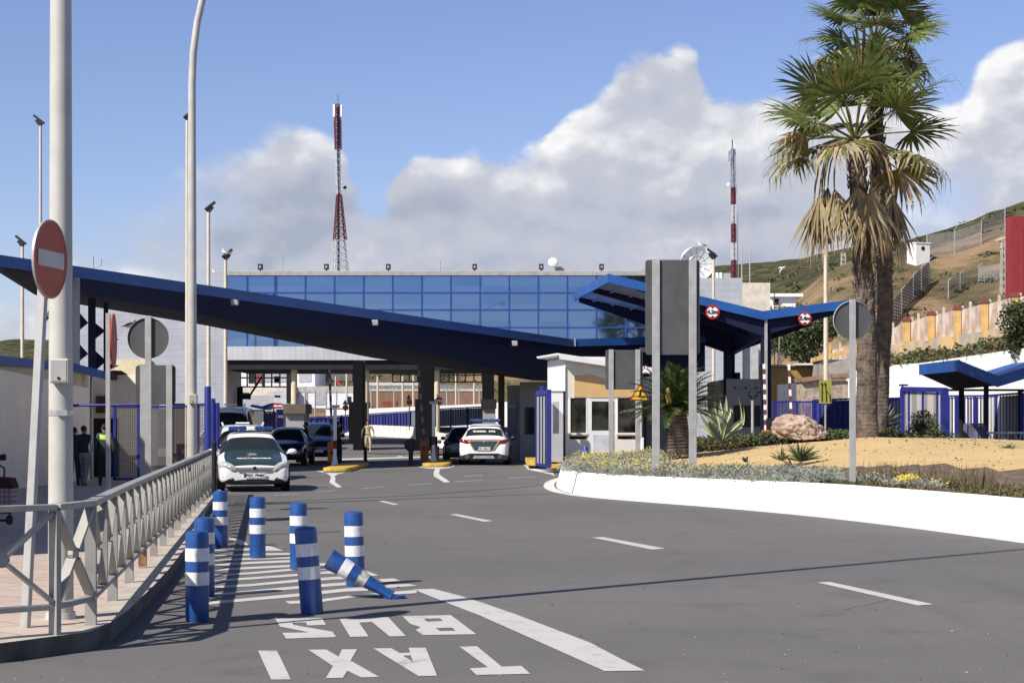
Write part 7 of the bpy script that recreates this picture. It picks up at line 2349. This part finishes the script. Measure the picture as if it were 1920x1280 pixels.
# white police hatchback, front towards the viewer
S = [(0.00, .66, .26, .52, .58, .54, 'f'), (.03, .76, .20, .58, .63, .60, 'h'), (.14, .84, .17, .63, .70, .66, 'h'), (.55, .87, .17, .76, .82, .70, 'h'), (.98, .875, .18, .85, .91, .70, 'h'), (1.06, .875, .18, .87, .925, .69, 'w'), (1.72, .87, .18, .945, 1.385, .56, 'w'),
     (1.80, .87, .18, .95, 1.41, .55, 'c'), (2.4, .87, .18, .96, 1.455, .54, 'c'), (3.2, .86, .18, .97, 1.42, .52, 'c'), (3.55, .85, .2, .98, 1.36, .50, 'e'), (4.05, .80, .25, .97, 1.03, .55, 'e'), (4.2, .72, .3, .75, .80, .5, 'r')]
pc = thing('police_car', 'white police hatchback with green bonnet and blue light bar facing the viewer', 'police car')
o = car_body(S, None).build('body', [m_cwhite, m_glass, m_black, m_cgreen], pc, local=True); finish_sub(o)
for s_ in (-1, 1):
    for y in (.86, 3.45):
        arch(pc, s_ * .872, y, .31, s_); wheel(pc, s_ * .890, y, .315, s_)
    mb = MB(); mb.ell((s_ * .635, .13, .60), (.225, .12, .125), 18, 12, fn=lambda p: V((p.x, p.y + p.x * s_ * .45, p.z + p.x * s_ * .34)))
    h_ = mb.build('headlight', m_lens, pc, smooth=True)
    mb = MB(); mb.ell((s_ * .60, .025, .60), (.05, .03, .05), 10, 8); mb.build('lamp', m_alu, h_, smooth=True)
    mb = MB(); mb.prism([V((s_ * .48, .015, .30)), V((s_ * .76, .065, .35)), V((s_ * .78, .07, .38)), V((s_ * .52, .01, .345))], (0, -.02, 0)); mb.build('fog_lamp_recess', m_black, pc)
    mb = MB(); mb.ell((s_ * 1.0, 1.22, .965), (.12, .07, .075), 12, 8); mb.bar((s_ * .85, 1.22, .93), (s_ * .95, 1.22, .95), .04); mb.build('mirror', m_cwhite, pc, smooth=True)
mb = MB(); mb.prism([V((-.34, -.02, .285)), V((.34, -.02, .285)), V((.30, -.02, .225)), V((-.30, -.02, .225))], (0, .05, 0)); mb.build('lower_grille', m_black, pc)
mb = MB(); mb.prism([V((-.47, .035, .60)), V((.47, .035, .60)), V((.40, .0, .50)), V((-.40, .0, .50))], (0, -.03, 0)); g_ = mb.build('grille', mat('grille_grey', (.10, .10, .11), .5), pc)
mb = MB(); mb.prism([V((-.50, .0, .605)), V((.50, .0, .605)), V((.46, -.0, .555)), V((-.46, -.0, .555))], (0, -.02, 0)); mb.build('chrome_bar', m_alu, pc)
mb = MB(); mb.disc((0, -.025, .575), .06, (0, -1, 0), .01, 20); em = mb.build('badge', m_alu, pc)
mb = MB(); mb.disc((0, -.036, .575), .042, (0, -1, 0), .002, 20); mb.bar((-.045, -.04, .565), (.045, -.04, .585), .008); mb.build('badge_ring', m_dark, em)
plate(pc, -.035, .405, 'PGC 7946C', -1)
text_obj('FISCAL Y FRONTERAS', 'bonnet_lettering', .085, (0, .38, .815), (R(20), 0, 0), m_twhite, pc, ext=.002, bold=.003)
mb = MB()
for a0 in range(4):
    a = R(45 + 90 * a0); mb.bar((math.cos(a) * .02, .72 + math.sin(a) * .02, .905), (math.cos(a) * .13, .72 + math.sin(a) * .10, .905 + math.sin(a) * .03), .045, .008)
mb.disc((0, .72, .90), .05, (0, -.2, 1), .01, 14); mb.build('bonnet_crest', mat('crest_pale', (.40, .38, .30), .6), pc)
mb = MB(); mb.box(-.20, .22, 1.50, 1.51, 1.10, 1.19); mb.build('dash_notice', m_twhite, pc)
for s_ in (-1, 1):
    mb = MB(); mb.ell((s_ * .32, 2.1, 1.15), (.14, .1, .16), 10, 8); mb.build('headrest', m_black, pc)
light_bar(pc, 1.95, 1.46, .56)
for s_ in (-1, 1):
    mb = MB(); mb.box(s_ * .878 - .002, s_ * .878 + .002, 1.35, 3.0, .35, .88); mb.build('door_panel', m_cgreen, pc)
g = G(487, 920); pc.location = (g.x - .02, g.y - .70, 0); pc.rotation_euler = (0, 0, R(11.5)); pc.scale = (1.0, 1, 1)

# white van behind
S = [(0.0, .66, .28, .62, .72, .52, 'f'), (.08, .80, .22, .72, .82, .62, 'f'), (.3, .88, .2, .84, .93, .70, 'h'), (.85, .90, .2, 1.02, 1.08, .70, 'h'), (.92, .90, .2, 1.04, 1.10, .70, 'w'), (1.55, .90, .2, 1.10, 1.70, .64, 'w'), (1.65, .90, .2, 1.12, 1.76, .63, 'c'), (2.6, .90, .2, 1.12, 1.82, .63, 'c'), (4.1, .88, .22, 1.12, 1.80, .62, 'r'), (4.3, .84, .3, 1.1, 1.7, .6, 'r')]
van = thing('van', 'white van with roof bars parked right behind the police hatchback', 'van')
o = car_body(S, None).build('body', [m_cwhite, m_glass, m_greyw, m_cwhite], van, local=True); finish_sub(o)
for s_ in (-1, 1):
    for y in (.9, 3.5): arch(van, s_ * .902, y, .32, s_); wheel(van, s_ * .92, y, .325, s_)
    mb = MB(); mb.ell((s_ * .72, .12, .74), (.17, .12, .13), 14, 8); mb.build('headlight', m_lens, van, smooth=True)
    mb = MB(); mb.ell((s_ * 1.03, 1.15, 1.12), (.10, .07, .13), 12, 8); mb.build('mirror', m_cwhite, van, smooth=True)
    mb = MB(); mb.bar((s_ * .60, 1.6, 1.78), (s_ * .66, 1.6, 1.90), .06); mb.build('roof_bracket', m_cwhite, van)
mb = MB(); mb.box(-.05, .05, -.02, .02, .5, .6); mb.box(-.40, .40, -.01, .03, .40, .52); mb.build('grille', m_black, van)
mb = MB(); mb.box(-.22, .22, 2.3, 2.7, 1.85, 1.90); mb.build('roof_vent', m_cwhite, van, bevel=.01)
D = 49.6; c = P(455, 800, D); van.location = (c.x, D, 0); van.rotation_euler = (0, 0, R(9)); van.scale = (.94, 1, .90)
# second van further back, seen above
van2 = dup(van, label='second white van farther back by the blue post, with a dark band under its roof'); van2['category'] = 'van'
D = 66.0; c = P(415, 800, D); van2.location = (c.x, D, 0); van2.rotation_euler = (0, 0, R(2)); van2.scale = (1.08, 1.1, 1.30)
mb = MB(); mb.box(-.55, .55, 1.35, 1.4, 1.86, 1.95)
text_obj('POLICIA', 'lettering', .12, (.1, 1.15, 1.52), (R(60), 0, 0), m_cnavy, van2, bold=.004)

# police suv from behind
S = [(0.00, .70, .30, .62, .72, .60, 'r'), (.05, .86, .24, .82, .90, .74, 'r'), (.22, .93, .22, .96, 1.05, .76, 'r'), (.32, .95, .22, 1.00, 1.10, .73, 'e'), (.78, .95, .22, 1.02, 1.50, .60, 'e'), (.95, .95, .22, 1.03, 1.58, .58, 'c'), (1.8, .95, .22, 1.03, 1.66, .60, 'c'), (2.7, .94, .22, 1.02, 1.60, .58, 'c'), (3.3, .93, .22, 1.00, 1.12, .7, 'h'), (4.4, .86, .25, .80, .85, .6, 'h'), (4.65, .7, .3, .6, .65, .5, 'f')]
suv = thing('police_suv', 'white police suv with green tailgate seen from behind at the booth', 'police car')
o = car_body(S, None).build('body', [m_cwhite, m_glass, m_black, m_cwhite], suv, local=True); finish_sub(o)
for s_ in (-1, 1):
    for y in (.95, 3.75): arch(suv, s_ * .952, y, .36, s_); wheel(suv, s_ * .965, y, .36, s_, .24)
    mb = MB(); mb.ell((s_ * .72, .10, .93), (.23, .12, .085), 14, 8, fn=lambda p: V((p.x, p.y + abs(p.x + s_ * .1) * .3, p.z + p.x * s_ * .22))); mb.build('tail_lamp', m_rlens, suv, smooth=True)
    mb = MB(); mb.disc((s_ * .62, -.02, .34), .065, (0, -1, 0), .03, 18); e_ = mb.build('exhaust', m_alu, suv)
    mb = MB(); mb.disc((s_ * .62, -.051, .34), .05, (0, -1, 0), .002, 18); mb.build('bore', m_black, e_)
    mb = MB(); mb.ell((s_ * 1.06, 2.9, 1.06), (.12, .08, .09), 12, 8); mb.build('mirror', m_black, suv, smooth=True)
mb = MB(); mb.prism([V((-.62, -.005, .97)), V((.62, -.005, .97)), V((.36, -.03, .60)), V((-.36, -.03, .60))], (0, .08, 0)); mb.build('tailgate', m_cgreen, suv)
for s_ in (-1, 1):
    mb = MB(); mb.prism([V((s_ * .62, -.012, .97)), V((s_ * .56, -.012, .97)), V((s_ * .34, -.036, .62)), V((s_ * .40, -.036, .62))], (0, .02, 0)); mb.build('orange_stripe', mat('orange_decal', (.45, .22, .08), .5), suv)
mb = MB(); mb.prism([V((-.66, .02, 1.03)), V((.66, .02, 1.03)), V((.62, -.01, .985)), V((-.62, -.01, .985))], (0, .05, 0)); mb.build('light_strip', m_rlens, suv)
mb = MB(); mb.prism([V((-.90, -.0, .22)), V((.90, 0, .22)), V((.93, .0, .36)), V((.55, -.02, .47)), V((-.55, -.02, .47)), V((-.93, 0, .36))], (0, .2, 0)); mb.build('rear_diffuser', m_black, suv)
mb = MB(); mb.prism([V((-.42, -.04, .27)), V((.42, -.04, .27)), V((.36, -.04, .38)), V((-.36, -.04, .38))], (0, .03, 0)); mb.build('skid_plate', m_alu, suv)
plate(suv, -.04, .66, 'PGC 0061N', -1)
text_obj('GUARDIA   CIVIL', 'window_lettering', .115, (0, .52, 1.335), (R(47), 0, 0), m_twhite, suv, ext=.002, bold=.004)
mb = MB(); mb.disc((0, -.02, .935), .035, (0, -1, 0), .01, 14); mb.build('badge', m_alu, suv)
mb = MB(); mb.box(-.6, .6, .80, 1.0, 1.565, 1.59); mb.build('roof_spoiler', m_cwhite, suv, bevel=.01)
light_bar(suv, 1.7, 1.70, .58, True)
g = G(905, 872); suv.location = (P(907, 0, g.y).x, g.y, 0); suv.scale = (1.06, 1.0, 1.02); suv.rotation_euler = (0, 0, R(-1.5))
# dark blue car left of the suv, and the dark cars in the left lane
S = [(0.00, .66, .28, .60, .70, .55, 'r'), (.06, .82, .22, .78, .86, .66, 'r'), (.25, .87, .2, .88, .95, .68, 'e'), (.85, .88, .2, .93, 1.36, .55, 'e'), (1.0, .88, .2, .94, 1.42, .54, 'c'), (1.9, .88, .2, .94, 1.47, .55, 'c'), (2.6, .88, .2, .93, 1.40, .54, 'w'), (3.25, .87, .2, .90, .97, .66, 'w'), (3.35, .87, .2, .88, .94, .66, 'h'), (4.1, .82, .2, .72, .78, .6, 'h'), (4.25, .68, .28, .55, .6, .5, 'f')]
blu = thing('dark_blue_car', 'dark blue car half hidden on the left of the police suv', 'car')
o = car_body(S, None).build('body', [m_cnavy, m_glass, m_black, m_cnavy], blu, local=True); finish_sub(o)
for s_ in (-1, 1):
    for y in (.8, 3.4): arch(blu, s_ * .882, y, .31, s_); wheel(blu, s_ * .90, y, .32, s_)
    mb = MB(); mb.ell((s_ * .70, .1, .82), (.16, .1, .10), 12, 8); mb.build('lamp_cluster', m_rlens, blu, smooth=True)
    mb = MB(); mb.ell((s_ * .99, 2.9, .98), (.11, .07, .08), 12, 8); mb.build('mirror', m_cnavy, blu, smooth=True)
plate(blu, -.02, .55, '4127 KLM', -1)
D = 73; blu.location = (P(869, 0, D).x, D, 0); blu.scale = (1, 1, 1.05)
drk = dup(blu, label='dark blue car facing the viewer in the left lane behind the barrier', rot=(0, 0, R(180 + 4))); drk['category'] = 'car'
D = 73; drk.location = (P(582, 0, D).x, D + 4.2, 0); drk.scale = (1.05, 1, 1.18)
for ch in drk.children:
    if ch.name.startswith('lamp_cluster'): pass
for s_ in (-1, 1):
    mb = MB(); mb.ell((s_ * .62, 4.13, .68), (.15, .06, .06), 12, 8); mb.build('headlight', m_lens, drk, smooth=True)
mb = MB(); mb.box(-.25, .25, 4.25, 4.27, .38, .48); mb.build('number_plate', m_twhite, drk)
drk2 = dup(blu, label='black car partly seen between the white van and the left cream column', rot=(0, 0, R(180))); drk2['category'] = 'car'
D = 68; drk2.location = (P(528, 0, D).x, D + 4.2, 0)

# ================================================================ people
def person(label, base, h, face_az, pose, mats_z, hair=m_hair, bulk=1.0, tilt=None, name='person'):
    """pose: dict of joint overrides in body units (height 1), x right, y forward, z up. mats_z: list of (test, material) slots"""
    J = dict(pel=(0, 0, .53), waist=(0, 0, .62), chest=(0, .0, .74), neck=(0, .0, .835), head=(0, .015, .90), top=(0, .012, .955),
             shl=(-.095, 0, .80), ell=(-.135, -.01, .63), wrl=(-.14, .03, .49), hal=(-.14, .04, .455),
             shr=(.095, 0, .80), elr=(.135, -.01, .63), wrr=(.14, .03, .49), har=(.14, .04, .455),
             hil=(-.055, 0, .51), knl=(-.06, .01, .28), anl=(-.065, -.01, .05), tol=(-.07, .07, .015),
             hir=(.055, 0, .51), knr=(.06, .01, .28), anr=(.065, -.01, .05), tor=(.07, .07, .015))
    J.update(pose)
    rad = dict(pel=.075, waist=.068, chest=.082, neck=.030, head=.030, top=.022, shl=.036, shr=.036, ell=.027, elr=.027, wrl=.018, wrr=.018, hal=.018, har=.018,
               hil=.055, hir=.055, knl=.040, knr=.040, anl=.026, anr=.026, tol=.020, tor=.020)
    E = [('pel', 'waist'), ('waist', 'chest'), ('chest', 'neck'), ('neck', 'head'), ('head', 'top'), ('chest', 'shl'), ('shl', 'ell'), ('ell', 'wrl'), ('wrl', 'hal'), ('chest', 'shr'), ('shr', 'elr'), ('elr', 'wrr'), ('wrr', 'har'),
         ('pel', 'hil'), ('hil', 'knl'), ('knl', 'anl'), ('anl', 'tol'), ('pel', 'hir'), ('hir', 'knr'), ('knr', 'anr'), ('anr', 'tor')]
    names = list(J)
    vs = [V(J[n]) * h for n in names]; es = [(names.index(a), names.index(b)) for a, b in E]
    rr = [rad[n] * h * (bulk if n in ('pel', 'waist', 'chest', 'shl', 'shr', 'ell', 'elr', 'hil', 'hir', 'knl', 'knr') else 1) for n in names]
    for hn, sgn_ in (('hal', -1), ('har', 1)):
        hp = V(J[hn]) * h; wp = V(J['wr' + hn[-1]]) * h; dv = (hp - wp).normalized(); ix = names.index(hn)
        sd = V((0, 1, 0)); sd = (sd - dv * sd.dot(dv)).normalized()
        for k, (o_, l_) in enumerate(((-.018, .034), (-.006, .040), (.006, .038), (.017, .030))):
            a = len(vs); vs.append(hp + (sd * o_ + dv * .016) * h); vs.append(hp + (sd * o_ * 1.1 + dv * (.016 + l_) + V((-sgn_ * .006, 0, 0))) * h)
            es += [(ix, a), (a, a + 1)]; rr += [.0062 * h, .0048 * h]
        a = len(vs); vs.append(hp + (sd * .028 + dv * .005) * h); vs.append(hp + (sd * .036 + dv * .030) * h); es += [(ix, a), (a, a + 1)]; rr += [.0065 * h, .005 * h]
    me = bpy.data.meshes.new('p'); me.from_pydata([tuple(v_) for v_ in vs], es, [])
    tmp = bpy.data.objects.new('tmp', me); COL.objects.link(tmp)
    md = tmp.modifiers.new('s', 'SKIN')
    for i, sv in enumerate(me.skin_vertices[0].data): sv.radius = (rr[i], rr[i] * (.68 if i < len(names) and names[i] in ('pel', 'waist', 'chest') else 1)); sv.use_root = (i == 0)
    sb = tmp.modifiers.new('b', 'SUBSURF'); sb.levels = 1
    dg = bpy.context.evaluated_depsgraph_get(); dg.update()
    out = bpy.data.meshes.new_from_object(tmp.evaluated_get(dg)); bpy.data.objects.remove(tmp)
    out.name = 'body'
    out.materials.clear()
    for _, m_ in mats_z: out.materials.append(m_)
    for p_ in out.polygons:
        c = p_.center / h
        for i, (tst, _) in enumerate(mats_z):
            if tst(c): p_.material_index = i; break
        p_.use_smooth = True
    t = thing(name, label, 'person', base, face_az); t['_o'] = (0, 0, 0)
    o = bpy.data.objects.new('body', out); COL.objects.link(o); o.parent = t; o['_o'] = (0, 0, 0)
    hd = V(J['head']) * h
    # head with hair, nose, ears
    mb = MB(); mb.ell(hd + V((0, -.014 * h, .026 * h)), (.047 * h, .052 * h, .050 * h), 14, 10); mb.build('hair', hair, t, smooth=True)
    mb = MB(); mb.ell(hd + V((0, .052 * h, -.004 * h)), (.009 * h, .014 * h, .012 * h), 8, 6); mb.ell(hd + V((0, .006 * h, -.005 * h)), (.042 * h, .047 * h, .060 * h), 14, 10)
    for s_ in (-1, 1): mb.ell(hd + V((s_ * .044 * h, 0, 0)), (.006 * h, .012 * h, .017 * h), 8, 6)
    mb.build('face', m_skin, t, smooth=True)
    mb = MB()
    for s_ in (-1, 1): mb.ell(hd + V((s_ * .017 * h, .051 * h, .010 * h)), (.006 * h, .003 * h, .004 * h), 8, 6)
    mb.box(-.014 * h, .014 * h, (.047) * h + hd.y, .050 * h + hd.y, hd.z - .028 * h, hd.z - .024 * h); mb.build('eyes_and_mouth', m_hair, t)
    return t
g = G(690, 852.5)
D = g.y; H_ = 1.83
wk = dict(knl=(-.075, .045, .29), anl=(-.07, .03, .05), tol=(-.075, .11, .018), knr=(.06, .02, .285), anr=(.055, -.10, .075), tor=(.055, -.04, .02), ell=(-.165, -.02, .655), wrl=(-.175, .02, .525), hal=(-.178, .03, .485), elr=(.165, -.03, .655), wrr=(.175, .01, .52), har=(.178, .02, .48), head=(0, .02, .90))
t = person('walking officer in khaki shirt and trousers with a dark belt, alone in the middle lane', (g.x, D, gz(D)), H_, R(180), wk,
           [(lambda c: c.z < .045, m_hair), (lambda c: abs(c.x) > .135 and c.z < .67 or c.z > .845, m_skin), (lambda c: c.z > .565, m_khaki), (lambda c: c.z > .54 and abs(c.x) < .13, m_hair), (lambda c: True, m_khaki2)], bulk=1.05)
D = 71
b = P(574, 868, D); person('dark clothed person standing at the dark blue car in the left lane', (b.x, D, 0), 1.78, R(100), {}, [(lambda c: c.z > .86, m_skin), (lambda c: True, m_cdark)], bulk=1.2)
b = P(634, 868, 69.5); person('dark clothed person standing just behind the left barrier support', (b.x, 69.5, 0), 1.80, R(-90), dict(har=(.13, .12, .50), wrr=(.13, .09, .53), elr=(.13, -.0, .64)), [(lambda c: c.z > .86, m_skin), (lambda c: True, m_cdark)], bulk=1.25)
# group at the left, in the shade
D = 45.0; s = D / F
def lp(px): return (P(px, 0, D).x, D, zp(D) - .04)
person('man in a dark waistcoat and light sleeves walking away at the left building', lp(157), 1.66, R(-8), dict(knl=(-.05, .05, .28), anl=(-.05, .05, .05), tol=(-.05, .12, .02), knr=(.05, .0, .28), anr=(.055, -.09, .06), tor=(.055, -.03, .02), elr=(.155, .0, .64), wrr=(.165, .05, .52), har=(.165, .07, .49), ell=(-.15, .0, .64), wrl=(-.15, .03, .52), hal=(-.15, .04, .48)),
       [(lambda c: c.z < .04, m_hair), (lambda c: c.z > .85, m_skin), (lambda c: abs(c.x) > .125 and c.z > .5, m_clight), (lambda c: c.z > .55, m_cdark), (lambda c: abs(c.x) > .13, m_skin), (lambda c: True, m_cgrey)], bulk=1.15)
person('person in black mostly hidden behind the thick lamp post beside the waistcoat man', lp(139), 1.62, R(0), dict(knl=(-.05, .05, .28), tol=(-.05, .12, .02)), [(lambda c: c.z > .86, m_skin), (lambda c: True, m_cdark)], bulk=1.15)
t = person('officer in dark green uniform with a hi-vis collar panel at the left doorway', lp(196), 1.70, R(10), {}, [(lambda c: c.z > .86, m_skin), (lambda c: .77 < c.z < .81 and abs(c.x) < .075 and c.y < 0, m_hivis), (lambda c: c.z > .56, m_cgrn), (lambda c: True, m_cdark)], bulk=1.2)

# woman with a shopping trolley at the far left edge
D = 24.5
b = P(-38, 978, D); person('person in dark clothes cut by the left edge beside the plaid trolley', (b.x, D, zp(D)), 1.60, R(20), {}, [(lambda c: c.z > .86, m_skin), (lambda c: True, m_cdark)], bulk=1.2)
t = thing('shopping_trolley', 'plaid and maroon shopping trolley at the far left edge', 'trolley', (P(6, 0, D).x, D, zp(D))); s = D / F
mb = MB(); pb(mb, -12, 22, 912, 948, D, .28); mb.build('bag', m_plaid, t, bevel=.02)
mb = MB(); mb.prism([P(-12, 894, D - .01), P(18, 896, D - .01), P(25, 914, D - .01), P(22, 916, D - .01), P(-12, 914, D - .01)], (0, .3, 0)); mb.build('flap', m_cloth, t)
mb = MB(); mb.tube([P(-8, 894, D + .2), P(-8, 876, D + .2), P(0, 872, D + .2), P(8, 877, D + .2), P(8, 894, D + .2)], .014, 6); mb.build('handle', m_black, t)
mb = MB(); mb.tube([P(-10, 960, D + .1), P(20, 960, D + .1)], .02, 6); mb.tube([P(-10, 975, D + .1), P(20, 975, D + .1)], .02, 6); mb.tube([P(19, 948, D + .1), P(19, 976, D + .1)], .015, 6); mb.build('frame', m_black, t)
mb = MB(); mb.disc(P(16, 974, D + .02), .07, (1, -.3, 0), .03, 16); mb.build('wheel', m_tyre, t)
t = thing('hand_bag', 'small maroon bag hanging above the trolley', 'bag', P(4, 862, D)); mb = MB(); pb(mb, -8, 9, 852, 863, D + .1, .1); mb.build('bag', m_cloth, t, bevel=.02)
mb = MB(); mb.tube([P(3, 853, D + .15), P(8, 850, D + .15), P(11, 862, D + .15)], .01, 5); mb.build('strap', m_black, t)

# ================================================================ gulls
def gull(px, py, D, label, face=1, fly=False, sz=.42):
    t = thing('gull', label, 'gull', P(px, py, D), 0); t['_o'] = (0, 0, 0); f = face; k = sz / .42
    if not fly:
        mb = MB(); mb.ell((0, 0, .16 * k), (.19 * k, .08 * k, .085 * k), 14, 10, fn=lambda p: V((p.x, p.y * (1 - max(0, -p.x * f) * 1.5), p.z - p.x * f * -.25)))
        mb.ell((f * .16 * k, 0, .29 * k), (.055 * k, .045 * k, .05 * k), 10, 8); mb.tube([(f * .10 * k, 0, .20 * k), (f * .15 * k, 0, .27 * k)], [.06 * k, .042 * k], 8); mb.build('body', m_gull, t, smooth=True)
        mb = MB(); mb.ell((-f * .06 * k, 0, .185 * k), (.20 * k, .088 * k, .055 * k), 12, 8, fn=lambda p: V((p.x, p.y, p.z + p.x * f * .3))); mb.prism([V((-f * .15 * k, -.04, .15 * k)), V((-f * .34 * k, 0, .09 * k)), V((-f * .15 * k, .04, .15 * k))], (0, 0, .03)); mb.build('folded_wings', m_gullg, t, smooth=False)
        mb = MB(); mb.tube([(f * .20 * k, 0, .285 * k), (f * .27 * k, 0, .275 * k)], [.016 * k, .004], 6); mb.build('beak', m_yel, t)
        mb = MB(); mb.tube([(0, .02, 0), (0, .02, .1 * k)], .008, 5); mb.tube([(0, -.02, 0), (0, -.02, .1 * k)], .008, 5); mb.build('legs', m_yel, t)
    else:
        mb = MB(); mb.ell((0, 0, 0), (.24, .07, .065), 14, 8); mb.build('body', m_gull, t, smooth=True)
        mb = MB(); mb.add([(-.02, .0, .03), (.10, .0, .03), (.30, .25, .16), (.62, .5, .10), (.28, .28, .12)], [(0, 1, 2, 4), (4, 2, 3)]); mb.add([(-.02, .0, .03), (.10, .0, .03), (-.12, -.25, -.22), (-.26, -.5, -.52), (-.20, -.28, -.2)], [(0, 1, 2, 4), (4, 2, 3)]); mb.build('wings', m_gull, t)
gull(424, 487 - 8, 85.7, 'gull perched on the floodlight mast left of the glass roof', -1)
gull(404, 515, 105, 'gull standing on the left corner of the glass building roof', -1)
gull(1316, 465, 110, 'gull on top of the large roof dish', -1, sz=.5)
gull(1331, 479, 100, 'gull on the floodlight mast beside the large roof dish', -1, sz=.5)
gull(85, 595, 79.7, 'gull on the short floodlight mast between the sign post and lamp post', -1)
gull(245, 618, 60, 'grey pigeon like bird perched at the rim of the round sign back', 1)
gull(1466, 502, 120, 'white gull gliding in front of the green hill', 1, True, 1)

for o_ in bpy.data.objects:
    if '_o' in o_: del o_['_o']
